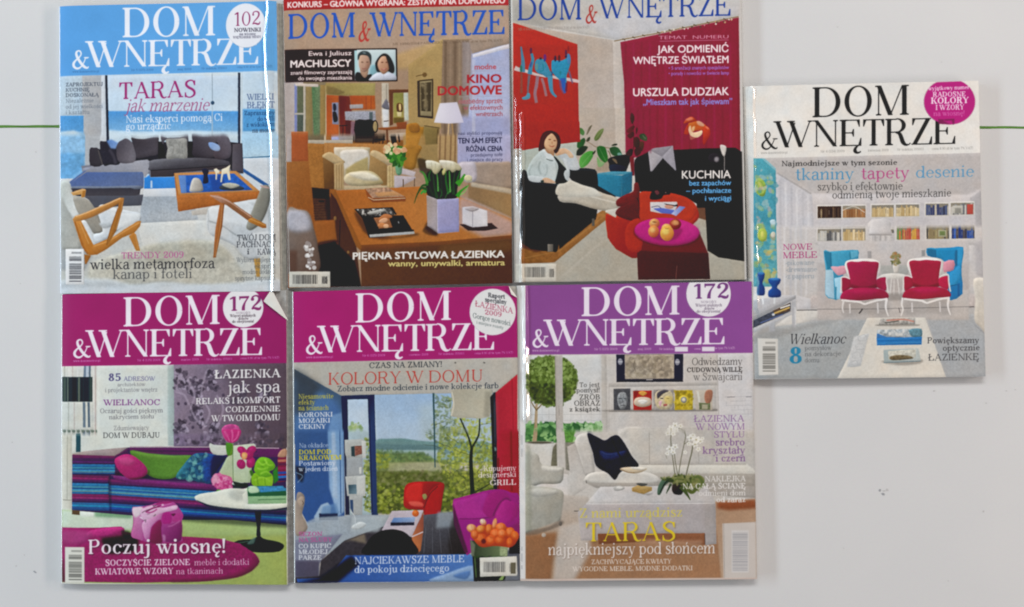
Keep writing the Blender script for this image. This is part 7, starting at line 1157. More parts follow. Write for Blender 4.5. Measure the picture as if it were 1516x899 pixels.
def art_colours():
    a = Art(426, 416, 780, 872, 'b9b3a8'); a.slope = -.02
    a.set(425, 420, 3.994)
    # ceiling
    a.p([(40, 455), (1365, 435), (1365, 540), (1225, 655), (320, 665), (40, 505)], 'aaa69c', grad=(60, 480, 1300, 600, 'b3aea4'), soft=1)
    for q in ([(990, 466), (1000, 470)], [(1160, 466), (1172, 470)]): a.l(q, 9, '6a6862')
    # blue wall left
    a.p([(40, 505), (320, 662), (335, 950), (40, 950)], '38434e', grad=(60, 520, 300, 900, '3f618c')); a.p([(40, 560), (290, 690), (320, 760), (330, 950), (40, 950)], '4a6d98', soft=22, grad=(60, 700, 300, 940, '3a5c96')); a.p([(40, 505), (200, 600), (120, 760), (40, 780)], '343a42', soft=24, a=.9)
    a.p([(262, 780), (330, 760), (335, 950), (230, 950)], '6d92bc', soft=8, a=.8)
    # window frame and view
    a.p([(320, 662), (1225, 652), (1225, 950), (330, 950)], 'a7bccb', grad=(600, 660, 600, 900, 'b9cad2'))
    a.p([(360, 685), (485, 682), (490, 950), (365, 950)], 'adc0d2', grad=(360, 690, 485, 900, 'b9cad8')); a.p([(316, 662), (516, 656), (516, 682), (340, 686)], '1a2846'); a.p([(318, 664), (358, 686), (362, 950), (332, 950)], '172340'); a.p([(482, 680), (516, 656), (524, 950), (490, 950)], '16223e')
    a.p([(516, 656), (1225, 646), (1225, 662), (516, 672)], '6a7a84', a=.5, soft=2)
    a.speck([(365, 840), (400, 815), (440, 830), (455, 880), (480, 950), (365, 950)], ['7f9a5a', '93a866', '6d8a4e', 'a8b884'], 60, 5, 13, a=.7, asp=1.4, soft=1)
    a.l([(868, 650), (872, 950)], 10, '3f5a66')
    # hanging shade
    a.c([(975, 622), (1080, 618), (1206, 612), (1212, 700), (1200, 790), (1080, 796), (968, 780), (985, 700)], 'a19d90', n=3, grad=(980, 640, 1200, 760, 'aeaa9c')); a.l([(980, 640), (990, 700), (970, 782), (1080, 797), (1200, 788)], 4, 'c2bfb4', smooth=True)
    # red wall right
    a.p([(1362, 535), (1362, 960), (1232, 960), (1228, 648)], '9e2230', grad=(1228, 700, 1362, 700, 'b02836')); a.p([(1214, 648), (1232, 640), (1242, 960), (1224, 960)], '1a1a26'); a.l([(1330, 560), (1340, 960)], 6, '8c1c2a', soft=2, a=.7)
    # lower crop
    a.set(425, 640, 3.994)
    a.p([(45, -10), (335, -10), (340, 500), (120, 540), (45, 400)], '33507f', grad=(60, 0, 300, 400, '2c4c86')); a.p([(240, -10), (335, -10), (338, 470), (300, 500), (250, 330)], '6f94bc', soft=6, grad=(250, 50, 330, 400, '8aa8c8')); a.p([(262, 0), (285, 0), (300, 400), (270, 380)], 'a9bdd2', soft=6, a=.7); a.l([(312, -10), (318, 480)], 6, '3a5a88', soft=1)
    a.p([(45, 200), (110, 210), (90, 300), (60, 280)], '16202e', soft=8); a.l([(50, 240), (90, 260), (60, 300)], 5, '90a8c0', smooth=True, a=.6)
    a.p([(335, -10), (365, -10), (375, 490), (345, 490)], '15203a'); a.p([(362, -10), (490, -10), (500, 490), (370, 490)], '9fb2b8'); a.p([(486, -10), (526, -10), (538, 495), (500, 495)], '15203c', grad=(486, 0, 526, 0, '223560'))
    # landscape
    a.p([(522, -10), (1228, -10), (1240, 100), (526, 80)], 'a9bcc4'); a.c([(526, 60), (600, 42), (680, 38), (760, 50), (850, 62), (1000, 50), (1130, 55), (1225, 70), (1225, 150), (526, 130)], '5c7a80', n=4, tex=.1, grad=(526, 50, 526, 130, '6d8a84')); a.p([(526, 100), (880, 95), (1225, 100), (1225, 180), (526, 170)], '8aa4a0', soft=6, tex=.12); a.p([(560, 130), (930, 128), (900, 165), (620, 160)], '9cb4b8', soft=5, a=.8)
    a.speck([(450, 180), (490, 180), (497, 470), (455, 470)], ['7f8c34', '95a048', '515c22', 'a8ae54'], 70, 4, 9, a=.8, asp=1.4, soft=2)
    a.p([(1222, -10), (1240, -10), (1245, 350), (1226, 350)], '1b1a24'); a.p([(1240, -10), (1370, -10), (1375, 420), (1245, 360)], 'a31f30', grad=(1240, 0, 1370, 0, '921a28')); a.p([(1318, -10), (1330, -10), (1335, 350), (1322, 350)], '7c1420', soft=3); a.p([(1240, 150), (1255, 150), (1255, 350), (1245, 350)], '6e1220', soft=2)
    det_window(a); a.set(425, 640, 3.994)
    # white cube tower
    for q, cc in (([(340, 45), (440, 40), (466, 55), (466, 150), (352, 155), (342, 120)], 'a9aca8'), ([(350, 150), (446, 152), (450, 265), (352, 265)], '9b9fa0'), ([(344, 262), (462, 255), (462, 378), (355, 378)], 'b2b5b2'), ([(366, 378), (446, 375), (446, 488), (390, 495), (372, 450)], 'a5a8a6')): a.p(q, cc, tex=.04)
    a.p([(378, 85), (400, 82), (402, 145), (380, 142)], '2c3c40'); a.p([(400, 82), (455, 78), (458, 122), (402, 142)], '7c4c40', tex=.3, cell=10); a.p([(440, 50), (466, 56), (466, 150), (446, 155)], 'c3c5c0', soft=1); a.p([(362, 312), (410, 308), (412, 365), (365, 366)], '2f4450', grad=(362, 320, 410, 350, '6d8894')); a.p([(410, 265), (462, 255), (462, 376), (414, 372)], 'bfc1bc', soft=1); a.p([(372, 400), (390, 400), (392, 480), (374, 450)], '2f4468', soft=2); a.p([(425, 210), (440, 205), (440, 245), (428, 248)], 'c9cac4', soft=2); a.l([(352, 160), (352, 262)], 5, '6a7076')
    # floor
    a.p([(120, 540), (370, 490), (620, 490), (560, 580), (400, 620), (200, 750), (45, 860), (45, 560)], '8a939c', grad=(200, 540, 300, 720, '9aa2a8'), tex=.04); a.p([(45, 640), (200, 610), (330, 600), (190, 780), (188, 855), (45, 860)], '737688', soft=3, tex=.04); a.p([(45, 760), (190, 760), (188, 858), (45, 860)], '4a4658', soft=8)
    a.p([(340, 640), (560, 560), (1000, 480), (1080, 720), (200, 899), (45, 899), (45, 860), (190, 850), (200, 760)], '332f34', tex=.14, cell=14); a.p([(800, 490), (990, 470), (1060, 720), (770, 720)], '4f5058', grad=(800, 480, 900, 720, '343236'), tex=.12); a.p([(890, 470), (990, 470), (985, 560), (880, 570)], '8a949c', soft=10, a=.8); 
    for x in (820, 860, 900, 950): a.l([(x, 560), (x+(x-860)*.3, 715)], 4, '5f6068', a=.6)
    a.p([(380, 500), (600, 495), (540, 590), (380, 590)], 'a6b0b4', soft=10, a=.85); a.c([(380, 560), (430, 530), (470, 545), (440, 570), (400, 575)], 'c2c8c8', n=4, soft=3); a.l([(378, 470), (400, 500), (404, 560)], 5, 'c0c8cc', smooth=True); a.p([(330, 650), (460, 600), (470, 660), (380, 640)], '9a8a70', a=.6, soft=8)
    # desk left with pale stool shape
    a.p([(160, 500), (200, 430), (240, 415), (260, 440), (250, 520), (170, 540)], '8fa6bc', soft=4); a.p([(190, 480), (300, 478), (300, 520), (190, 520)], '14203a', soft=2); a.p([(210, 440), (290, 420), (310, 480), (200, 485)], '5a7ea8', soft=6, a=.7); a.p([(100, 540), (170, 505), (380, 490), (370, 600), (120, 620)], '98a3ac', soft=6, a=.8, tex=.05)
    # sculpture head at left
    a.c([(55, 370), (75, 355), (100, 375), (104, 410), (95, 450), (88, 490), (110, 530), (120, 570), (80, 610), (48, 600), (48, 450)], '86786e', n=4, soft=2, grad=(50, 400, 110, 480, '9a8a7c')); a.c([(60, 400), (90, 380), (100, 410), (92, 440), (70, 440)], 'a4907e', n=4, soft=5); a.l([(88, 405), (96, 420), (90, 430)], 4, '5a4a44', smooth=True)
    # white bench + laptop + black round
    a.p([(620, 465), (806, 460), (806, 470), (738, 620), (700, 610), (560, 580)], 'b4aab4', grad=(620, 470, 700, 600, 'c0b4ba')); a.p([(738, 618), (806, 470), (808, 560), (790, 700), (765, 720), (740, 700)], 'b0663c', grad=(740, 620, 806, 560, '8a4a38')); a.l([(738, 618), (804, 590)], 7, 'c8b8b8')
    a.p([(630, 506), (758, 502), (754, 530), (614, 536)], '5c7cae', grad=(630, 506, 750, 520, '8fa4c4')); a.p([(612, 534), (752, 532), (752, 550), (612, 553)], '151a30'); a.e(760, 480, 20, 20, 'c25a20', soft=1); a.e(756, 474, 10, 8, 'd87a3a', soft=3)
    a.c([(460, 722), (470, 660), (510, 610), (570, 580), (640, 575), (700, 595), (740, 640), (760, 722)], '0d0b0e', n=5); a.p([(460, 715), (762, 715), (762, 735), (460, 735)], '0d0b0e')
    a.sh([(985, 500), (1080, 715), (960, 715)], .5, 10); det_tulipvase(a); a.set(425, 640, 3.994)
    # blue banner
    a.p([(350, 728), (1096, 722), (1106, 882), (60, 890), (55, 870), (240, 860)], '2d4f98', grad=(380, 740, 1080, 870, '4a73b4')); a.p([(190, 860), (380, 728), (430, 780), (300, 890), (60, 890)], '0e1020', soft=12); a.c([(840, 880), (960, 830), (1100, 790), (1104, 880)], '8fa8c4', n=4, soft=5, a=.8); a.c([(980, 850), (1080, 820), (1060, 870)], '3c62a0', n=4, soft=6, a=.7)
    # tulips vase
    a.p([(1095, 722), (1372, 700), (1378, 880), (1105, 884)], '17171c'); a.p([(1300, 700), (1375, 690), (1378, 880), (1285, 882)], '4a4e58', soft=6, grad=(1300, 700, 1375, 880, '6a6e76')); a.p([(1090, 660), (1305, 655), (1290, 870), (1150, 875), (1112, 840)], '1c241a', tex=.35, cell=14); a.p([(1255, 665), (1305, 655), (1296, 735), (1250, 735)], '8a9c6c', soft=4, a=.8); a.l([(1105, 670), (1118, 860)], 6, '5f7a44', a=.8, soft=1); a.p([(1270, 850), (1290, 840), (1275, 876), (1250, 876)], '7f9a58', soft=2)
    a.speck([(1110, 660), (1290, 660), (1280, 740), (1120, 740)], ['2f4424', '46603a', '141c12'], 50, 6, 16, a=.8, asp=2)
    det_tulipvase(a); a.set(425, 640, 3.994)
    a.p([(1139, 742), (1358, 734), (1362, 846), (1142, 856)], 'd0cdc2')
    a.set(425, 640.3, 3.994); a.barcode(1142, 745, 1358, 850, vertical=True, dark='565452', paper='d0cdc2'); a.b(1322, 770, 1352, 836, '5f5a48'); a.set(425, 640, 3.994)
    # texts
    a.seam(638); a.photo(con=.96)
    a.set(425, 420, 3.994)
    a.p([(-40, -60), (1500, -60), (1500, 434), (1362, 436), (36, 467), (-40, 470)], 'a3126a', grad=(50, 100, 1350, 300, 'a0106a'), tex=.01)
    mast(a, 0, 0, '', (400, 975, 231, 214), (110, 215, 413, 102), (182, 1235, 408, 390), 172, 158, infos=(('www.domiwnetrze.pl', 112, 272, 442), ('Nr 6 (125) 2009', 445, 580, 432), ('czerwiec 2009', 720, 835, 427), ('Nr indeksu 355003', 895, 1048, 422), ('cena 8,90 zł (w tym 7% VAT)', 1108, 1336, 418)))
    a.e(1216, 168, 137, 138, 'dddddc', soft=1)
    a.t('Raport', 1188, 1288, 80, 26, '3f4046', W=150, T=76, yr=90); a.t('specjalny', 1170, 1298, 106, 26, '3f4046', W=150, T=76, yr=122); a.t('ŁAZIENKA', 1112, 1336, 134, 34, 'b0506a', W=105, T=52, yr=178); a.t('2009', 1168, 1270, 182, 28, 'b0506a', W=110, T=56, yr=196); a.t('Gorące nowości', 1098, 1322, 202, 30, '4c5a5a', W=90, T=46, yr=250); a.t('i miejsce rozety', 1120, 1280, 236, 18, '5f6a6a', W=90, T=50, yr=270)
    a.t('CZAS NA ZMIANY!', 485, 918, 500, 33, '33383e', W=112, T=56, yr=492); a.t('KOLORY W DOMU', 242, 1160, 598, 70, 'b54038', W=80, T=38, S=46, yr=578); a.t('Zobacz modne odcienie i nowe kolekcje farb', 296, 1252, 638, 33, '38404a', W=105, T=55, yr=618)
    for i, (tx, x1) in enumerate((('Niesamowite', 275), ('efekty', 165), ('na ścianach', 246))): a.t(tx, 66, x1, 682+i*34, 28, 'bdb34a', W=115, T=62)
    for i, (tx, x1) in enumerate((('KORONKI', 270), ('MOZAIKI', 255), ('CEKINY', 230))): a.t(tx, 66, x1, 790+i*35, 27, 'd9dce2', W=140, T=72)
    a.set(425, 640, 3.994)
    a.t('Na okładce', 70, 244, 92, 26, 'c3cede', W=90, T=46)
    for i, (tx, x1) in enumerate((('DOM POD', 262), ('KRAKOWEM', 322))): a.t(tx, 68, x1, 132+i*34, 27, 'd8c62e', W=145, T=74)
    for i, (tx, x1) in enumerate((('Postawiony', 288), ('w jeden dzień', 300))): a.t(tx, 68, x1, 198+i*34, 27, 'd6dce6', W=115, T=62)
    for i, (tx, x1) in enumerate((('SEZON', 208), ('NA ŚLUBY', 268))): a.t(tx, 66, x1, 616+i*34, 25, 'b0528a', W=140, T=74)
    for i, (tx, x1) in enumerate((('CO KUPIĆ', 262), ('MŁODEJ', 240), ('PARZE', 205))): a.t(tx, 66, x1, 688+i*34, 26, 'cfd2d8', W=140, T=74)
    a.t('Kupujemy', 1162, 1355, 230, 31, 'e2d6d4', W=115, T=62); a.t('designerski', 1130, 1356, 268, 31, 'e2d6d4', W=115, T=62); a.t('GRILL', 1198, 1356, 314, 32, 'e2d6d4', W=140, T=70)
    a.t('NAJCIEKAWSZE MEBLE', 398, 1050, 780, 42, 'ccd8ea', W=105, T=52, yr=768); a.t('do pokoju dziecięcego', 398, 960, 832, 42, 'ccd8ea', W=112, T=55, yr=822)
    return a.finish()
def art_terrace():
    a = Art(758, 410, 1134, 870, 'd3cdc7'); a.slope = -.008
    a.set(765, 415, 3.994)
    a.p([(20, 440), (1400, 430), (1410, 960), (20, 960)], 'c8c4be', grad=(300, 450, 1300, 800, 'c3bdb8'))
    a.p([(60, 450), (500, 440), (505, 860), (60, 860)], 'cdd0ce', grad=(60, 450, 500, 700, 'd0cecb'))
    for y in (795, 830): a.l([(60, y), (500, y-2)], 2.5, 'a9aaa8', a=.7)
    for x in (150, 190, 320, 380, 440): a.l([(x, 740), (x, 850)], 2.5, 'b0b1af', a=.6)
    a.p([(500, 440), (530, 440), (540, 960), (505, 960)], 'bab5ae', soft=3)
    # greenery strip
    a.p([(20, 850), (505, 845), (505, 960), (20, 960)], '4a7a44', tex=.2, cell=14); a.speck([(60, 850), (505, 845), (505, 960), (60, 960)], ['3c6a38', '5f9450', '2c5630', '8ab878'], 130, 7, 18, a=.8, asp=2.2, soft=1)
    a.speck([(370, 850), (500, 845), (500, 899), (370, 899)], ['93b884', 'b0cca0', '7aa468'], 30, 6, 14, a=.8, asp=2)
    # ball tree
    a.l([(118, 730), (108, 960)], (14, 22), '9a8262', grad=(100, 800, 125, 800, 'b8a688')); a.l([(118, 770), (85, 720)], (9, 5), '7a6848'); a.l([(116, 770), (160, 720)], (9, 5), '7a6848')
    a.c([(60, 560), (80, 490), (150, 455), (230, 450), (310, 480), (352, 550), (355, 620), (320, 690), (250, 735), (180, 735), (110, 720), (65, 660)], '5a6e2e', n=5, tex=.1, soft=6)
    a.speck([(58, 540), (90, 470), (180, 448), (270, 455), (340, 510), (362, 590), (345, 670), (270, 740), (180, 745), (90, 725), (58, 640)], ['4f6228', '6d8440', '3c4c1e', '839a50', '5f7434'], 520, 5, 11, a=.7, asp=1.5, soft=.8)
    a.speck([(65, 600), (340, 640), (250, 735), (110, 720)], ['38401e', '4a5428', '2e3618'], 160, 5, 11, a=.6, asp=1.5, soft=1); a.speck([(80, 470), (300, 465), (340, 540), (300, 600), (90, 560)], ['8fa65c', 'a3b870', '7d9450'], 110, 4, 9, a=.6, asp=1.5)
    a.p([(225, 446), (270, 444), (276, 960), (234, 960)], 'a8a29a', grad=(225, 500, 270, 500, 'bdb7b0')); a.l([(227, 446), (236, 960)], 4, '8e8880', a=.7); a.l([(248, 740), (252, 800)], 5, '8e8880', a=.5)
    # picture in dark frame
    a.p([(588, 440), (985, 436), (983, 598), (590, 600)], '1a1a36'); a.p([(638, 440), (932, 437), (930, 582), (640, 585)], 'a89c8a', grad=(640, 450, 930, 580, 'b5a996'), tex=.12, cell=12); a.speck([(650, 455), (920, 450), (920, 560), (650, 565)], ['8c8070', '7a7064', 'c0b4a0', '958974'], 160, 4, 13, a=.55, asp=1.8, soft=1); 
    for cx in (690, 735, 790, 845, 890): a.e(cx, 505, 16, 34, '8d8172', a=.5, soft=3); a.e(cx, 480, 9, 11, 'b7aa94', a=.7, soft=2)
    a.l([(700, 470), (692, 510), (706, 540)], 3, '6f6456', smooth=True)
    a.e(612, 482, 14, 20, '8f8f98', soft=1); a.e(950, 484, 14, 20, '8f8f98', soft=1); a.l([(600, 482), (626, 482)], 5, 'c3c3c8'); a.l([(938, 484), (964, 484)], 5, 'c3c3c8'); a.l([(765, 588), (805, 588)], 7, 'a7a29c'); a.l([(590, 600), (985, 598)], 5, '0f1026')
    # wall ledge
    a.p([(545, 608), (1185, 604), (1190, 622), (545, 632)], 'b3aea8', soft=2); a.p([(560, 635), (1180, 625), (1180, 772), (560, 775)], 'beb9b3', soft=3); a.l([(545, 775), (1190, 768)], 6, 'a19c96', soft=2); a.l([(545, 620), (545, 899)], 4, 'aaa49d', a=.7, soft=1)
    a.sh([(570, 765), (1165, 760), (1165, 776), (570, 778)], .25, 4)
    a.p([(572, 642), (672, 640), (672, 768), (574, 768)], '4c4c50', tex=.2, cell=12); a.c([(595, 690), (610, 665), (640, 665), (655, 700), (645, 750), (615, 762), (598, 730)], '8d8f90', n=4, tex=.3, cell=9, soft=2); a.l([(605, 700), (620, 700)], 4, '303236'); a.l([(632, 700), (648, 700)], 4, '303236'); a.l([(626, 705), (624, 725)], 4, '5c5e60'); a.l([(615, 740), (640, 740)], 4, '4a4a4e')
    a.p([(688, 655), (798, 652), (798, 768), (690, 768)], 'a82e22', tex=.08); a.c([(700, 700), (745, 690), (790, 700), (795, 735), (745, 750), (695, 735)], 'c9b8a4', n=4, soft=2); a.c([(715, 715), (745, 705), (775, 715), (745, 735)], 'e0dcd4', n=4); a.c([(720, 665), (745, 655), (770, 668), (745, 685)], 'cf9a4a', n=4, soft=2); a.sh([(692, 655), (720, 655), (700, 700)], .4, 4, '400a08')
    a.p([(808, 648), (928, 645), (930, 768), (808, 768)], '9a938e', tex=.25, cell=14); a.c([(820, 670), (860, 650), (905, 655), (925, 690), (915, 750), (870, 765), (825, 745)], 'c9bc9c', n=4, tex=.2, cell=12, soft=2); a.c([(830, 668), (870, 648), (900, 655), (860, 675), (835, 700)], '4a4650', n=4, soft=3); a.l([(850, 700), (866, 698)], 5, '3a3640'); a.l([(885, 698), (902, 700)], 5, '3a3640'); a.c([(868, 735), (888, 730), (890, 742), (870, 745)], 'a85a5a', n=3); a.c([(840, 720), (858, 715), (850, 750)], 'd8b0c0', n=4, soft=3); a.c([(875, 690), (920, 690), (915, 730), (880, 730)], 'd0b860', n=4, soft=6, a=.6)
    a.p([(936, 652), (1040, 650), (1042, 766), (934, 768)], 'b8a028', tex=.12, cell=12); a.speck([(938, 655), (1038, 652), (1040, 762), (938, 765)], ['d6c24a', '9a861c', 'c8b038', '7a6c20'], 46, 6, 12, a=.6, asp=1.6, soft=1); a.e(988, 708, 30, 28, 'cbb84a', soft=2); a.e(988, 708, 18, 18, '8a8a8c', soft=2); a.e(988, 708, 10, 10, 'd8d0b8', soft=1)
    a.p([(1052, 650), (1158, 648), (1158, 768), (1060, 768), (1048, 720)], 'c0b6a6', soft=2); a.c([(1120, 655), (1156, 652), (1156, 700), (1130, 740), (1110, 700)], 'a8735a', n=4, tex=.15, soft=3); a.p([(1078, 725), (1145, 728), (1145, 766), (1080, 766)], '6a7250', tex=.3, cell=9); a.p([(1095, 735), (1130, 735), (1130, 762), (1095, 762)], 'a8a48a', soft=1); a.l([(1070, 655), (1080, 720)], 12, 'd6d2c6', soft=3)
    # blinds/brick pattern at right
    a.p([(1190, 440), (1395, 430), (1400, 960), (1190, 960)], 'ccc9c8', soft=4); 
    for y in range(690, 800, 26): a.l([(1215+(y % 52)*1.2, y), (1396, y-3)], 3, 'b3b0b2', a=.8)
    for i, x in enumerate((1240, 1290, 1310, 1345, 1370)): a.l([(x, 715+i*14), (x, 745+i*14)], 3, 'b3b0b2', a=.8)
    a.l([(1245, 692), (1290, 690)], 5, '8f8c90'); a.l([(1355, 690), (1390, 690)], 5, '8f8c90'); a.l([(1185, 440), (1195, 800)], 5, 'b5afa9', soft=2)
    # lower crop
    a.set(765, 640, 3.994)
    a.p([(300, -10), (1410, -10), (1420, 450), (300, 450)], 'c5c0b9', grad=(400, 0, 1300, 200, 'bdb8b1'), soft=2)
    a.p([(60, -10), (235, -10), (235, 60), (60, 60)], '4f8048', tex=.2); a.speck([(60, -5), (340, -5), (335, 60), (60, 60)], ['3c6a38', '5f9450', '2c5630', '9ac07c'], 90, 6, 16, a=.8, asp=2.2, soft=1); a.p([(275, -10), (345, -10), (330, 60), (285, 70)], '5f9040', tex=.25); a.l([(112, -10), (104, 62)], 24, 'a89274')
    a.p([(232, -10), (280, -10), (310, 250), (250, 240)], 'b7b1a9', grad=(232, 0, 280, 0, 'c6c0b8')); a.p([(285, 60), (345, 60), (320, 230), (290, 220)], '7f7c70', soft=4, tex=.12); a.p([(205, 100), (236, 60), (240, 200), (200, 205)], '6d6a58', soft=4, tex=.15)
    # sofa
    a.p([(540, 0), (1120, -10), (1125, 180), (1120, 195), (560, 195)], 'bfbab2', soft=3); a.l([(783, -10), (785, 190)], 5, '9d978f', soft=1); a.l([(1072, 100), (1074, 190)], 4, '9d978f', soft=1); a.c([(600, -10), (780, -10), (780, 185), (640, 185)], 'c6c2bb', n=3, soft=5)
    a.p([(700, 192), (1360, 186), (1410, 225), (1410, 245), (800, 248), (680, 235)], 'cbc7be', soft=2); a.l([(740, 190), (1358, 188)], 4, '9a948b', soft=1, a=.8); a.p([(560, 235), (1412, 240), (1414, 390), (560, 330)], 'b0aaa2', soft=2, grad=(600, 250, 1300, 330, 'a59e96'))
    det_wallsofa(a); a.set(765, 640, 3.994)
    a.c([(344, 60), (360, 20), (400, 5), (430, 20), (462, 230), (440, 250), (398, 250), (360, 120)], 'cdc9c2', n=4, grad=(344, 60, 460, 150, 'bfbab3')); a.l([(350, 90), (398, 245)], 5, '8d877f', soft=1); a.p([(298, 85), (345, 62), (400, 245), (410, 330), (330, 380), (310, 200)], 'b9b3ac', soft=2, grad=(300, 100, 400, 200, 'c5c0b9'))
    a.c([(405, 265), (440, 240), (520, 230), (640, 225), (760, 235), (830, 260), (840, 300), (700, 318), (420, 302)], 'c9c5bd', n=3, soft=2); a.p([(408, 300), (840, 300), (840, 320), (700, 330), (470, 330)], 'a39d95', soft=3); a.l([(410, 285), (412, 302)], 5, '6f6a64', soft=1)
    a.c([(416, 8), (470, 25), (520, 48), (560, 25), (600, 20), (640, 70), (680, 140), (722, 200), (650, 220), (610, 240), (580, 282), (540, 245), (470, 200), (450, 120)], '15172c', n=4, tex=.15, cell=10); a.c([(490, 110), (560, 125), (650, 110), (600, 150), (520, 160)], '262e56', n=4, soft=6, tex=.2); a.l([(500, 115), (540, 130), (640, 112)], 4, '3c4878', smooth=True, a=.8, soft=1); a.l([(560, 30), (580, 80), (640, 200)], 8, '0e1020', smooth=True, soft=3)
    a.c([(610, 215), (660, 205), (720, 210), (770, 215), (740, 235), (690, 245), (630, 232)], 'c9b89c', n=4); a.c([(670, 212), (700, 205), (765, 212), (730, 225)], 'dcd6ca', n=4); a.l([(610, 215), (650, 235), (700, 240)], 3, '8a6a4a', smooth=True)
    # chair left
    a.p([(52, 60), (218, 55), (200, 205), (150, 210), (60, 190)], 'c6c3bb', grad=(60, 80, 218, 80, 'd2cfc8')); a.e(135, 62, 84, 9, 'a9a59c'); a.e(135, 60, 72, 6, '5a5646'); a.c([(48, 120), (90, 115), (130, 140), (150, 190), (270, 205), (278, 230), (260, 300), (150, 305), (100, 320), (48, 330)], 'b3b0a6', n=3, grad=(60, 150, 270, 280, 'a6a399')); a.c([(150, 195), (200, 205), (270, 212), (250, 235), (160, 230)], 'c9c6bd', n=4, soft=5)
    a.c([(48, 335), (120, 320), (220, 330), (275, 355), (280, 430), (265, 520), (180, 570), (48, 598)], 'aeaba0', n=3, grad=(60, 350, 270, 560, '98958a')); a.c([(60, 345), (160, 330), (255, 350), (200, 375), (100, 380)], 'bebbb1', n=4, soft=6); a.c([(52, 120), (80, 118), (85, 590), (50, 598)], '9ea08f', soft=10, n=3, a=.6)
    # floor
    a.p([(280, 370), (420, 380), (480, 600), (380, 880), (48, 880), (48, 600), (260, 520)], 'b9b0a6', soft=6, grad=(300, 400, 200, 850, '9c7a5c')); a.p([(48, 610), (240, 590), (200, 880), (48, 880)], '946a4a', soft=12, tex=.05); a.p([(1170, 410), (1418, 395), (1424, 880), (1200, 880), (1160, 600)], 'a98a70', soft=6, grad=(1200, 450, 1350, 860, 'b39a84')); a.p([(1185, 415), (1412, 400), (1416, 450), (1250, 462), (1185, 450)], '8a4e30', soft=10, tex=.06)
    a.p([(430, 520), (1180, 560), (1210, 880), (330, 880)], '9b7455', tex=.05, grad=(500, 600, 1100, 870, 'a1795a'), soft=6); a.p([(250, 560), (420, 520), (440, 700), (340, 880), (210, 880)], 'bcb4ac', soft=16, a=.9); a.sh([(60, 585), (180, 560), (260, 520), (270, 545), (160, 590), (60, 610)], .3, 6); a.e(160, 608, 13, 12, 'b3a89c'); a.e(258, 540, 10, 14, '6a625a', soft=2); a.l([(338, 466), (420, 464)], 5, '6a625c')
    a.set(765, 640, 3.994)
    # white table
    a.p([(495, 322), (1120, 315), (1175, 412), (1172, 424), (408, 424)], 'c9c5c2', grad=(500, 330, 1100, 410, 'bcb8b6')); a.p([(408, 424), (1174, 420), (1176, 470), (1180, 660), (1116, 655), (1112, 598), (480, 600), (478, 640), (380, 640), (360, 470)], 'b3acaa', grad=(400, 440, 1150, 600, 'aaa3a2')); a.p([(1112, 424), (1175, 420), (1180, 660), (1116, 668)], 'a39d9b', soft=1); a.l([(410, 424), (1174, 421)], 4, 'd6d2cf')
    a.p([(480, 600), (1112, 598), (1114, 668), (900, 640), (484, 662)], '7d4c32', grad=(500, 610, 1100, 640, '8d5c40'), tex=.06, soft=2); a.p([(700, 630), (1100, 640), (1090, 668), (720, 668)], 'b08a70', soft=10, a=.7); a.l([(1112, 600), (1114, 665)], 4, '5a4a44')
    a.sh([(680, 350), (780, 372), (810, 350), (780, 365)], .3, 5); a.p([(680, 330), (720, 315), (800, 325), (800, 345), (750, 366), (682, 350)], 'a88850', tex=.12); a.p([(680, 330), (745, 342), (802, 326), (720, 312)], 'b99c64'); a.c([(705, 305), (740, 300), (775, 308), (740, 320)], '50504c', n=4, soft=2); a.c([(570, 325), (610, 315), (640, 330), (610, 345), (580, 345)], 'a9a8a4', n=4, soft=2, a=.8); a.c([(585, 328), (610, 320), (630, 330), (608, 338)], 'd0cfcb', n=4, soft=2)
    a.p([(1112, 424), (1175, 420), (1180, 660), (1116, 668)], 'a39d9b', soft=1)
    det_orchid(a)
    # texts
    a.seam(638); a.photo()
    a.set(765, 415, 3.994)
    a.p([(-60, -60), (1500, -60), (1500, 428), (1388, 430), (40, 441), (-60, 441)], '874a8c', grad=(50, 100, 1390, 300, '8a4c92'), tex=.01)
    mast(a, 0, 0, '', (378, 968, 213, 202), (92, 192, 393, 98), (162, 1240, 389, 378), 170, 155, fg='e6dce8', infos=(('www.domiwnetrze.pl', 92, 252, 422), ('Nr 5 (125) 2009', 458, 595, 414), ('maj 2009', 715, 795, 413), ('Nr indeksu', 842, 928, 413), ('cena', 1050, 1088, 411), ('(w tym 7% VAT)', 1170, 1290, 408)))
    a.b(935, 394, 1012, 422, 'e0d8e2'); a.b(1096, 394, 1170, 420, 'e0d8e2')
    a.e(1134, 82, 132, 134, 'e3e0e4'); a.t('172', 1040, 1258, 110, 88, '73407c', W=130, T=46, yr=106); a.t('NOWOŚCI', 1088, 1180, 136, 14, '8a8090', W=110, T=60); a.t('Więcej pięknych', 1056, 1214, 156, 17, '6a5c70', W=110, T=60); a.t('domów', 1108, 1170, 174, 15, '6a5c70', W=110, T=60); a.t('do obejrzenia!', 1062, 1206, 192, 16, '6a5c70', W=110, T=60)
    a.t('Odwiedzamy', 1035, 1335, 502, 42, '4c4846', W=82, T=38); a.t('CUDOWNĄ WILLĘ', 1006, 1336, 544, 27, '3c3836', W=150, T=74); a.t('w Szwajcarii', 1045, 1336, 592, 42, '5a5654', W=80, T=38)
    a.t('To jest', 370, 490, 632, 28, '5a5856', W=110, T=56); a.t('pomysł!', 352, 492, 664, 28, '5a5856', W=120, T=60); a.t('ZRÓB', 368, 494, 706, 30, '4c4a48', W=115, T=58); a.t('OBRAZ', 338, 494, 742, 30, '4c4a48', W=115, T=58); a.t('z książek', 310, 494, 776, 26, '4c4a48', W=130, T=64)
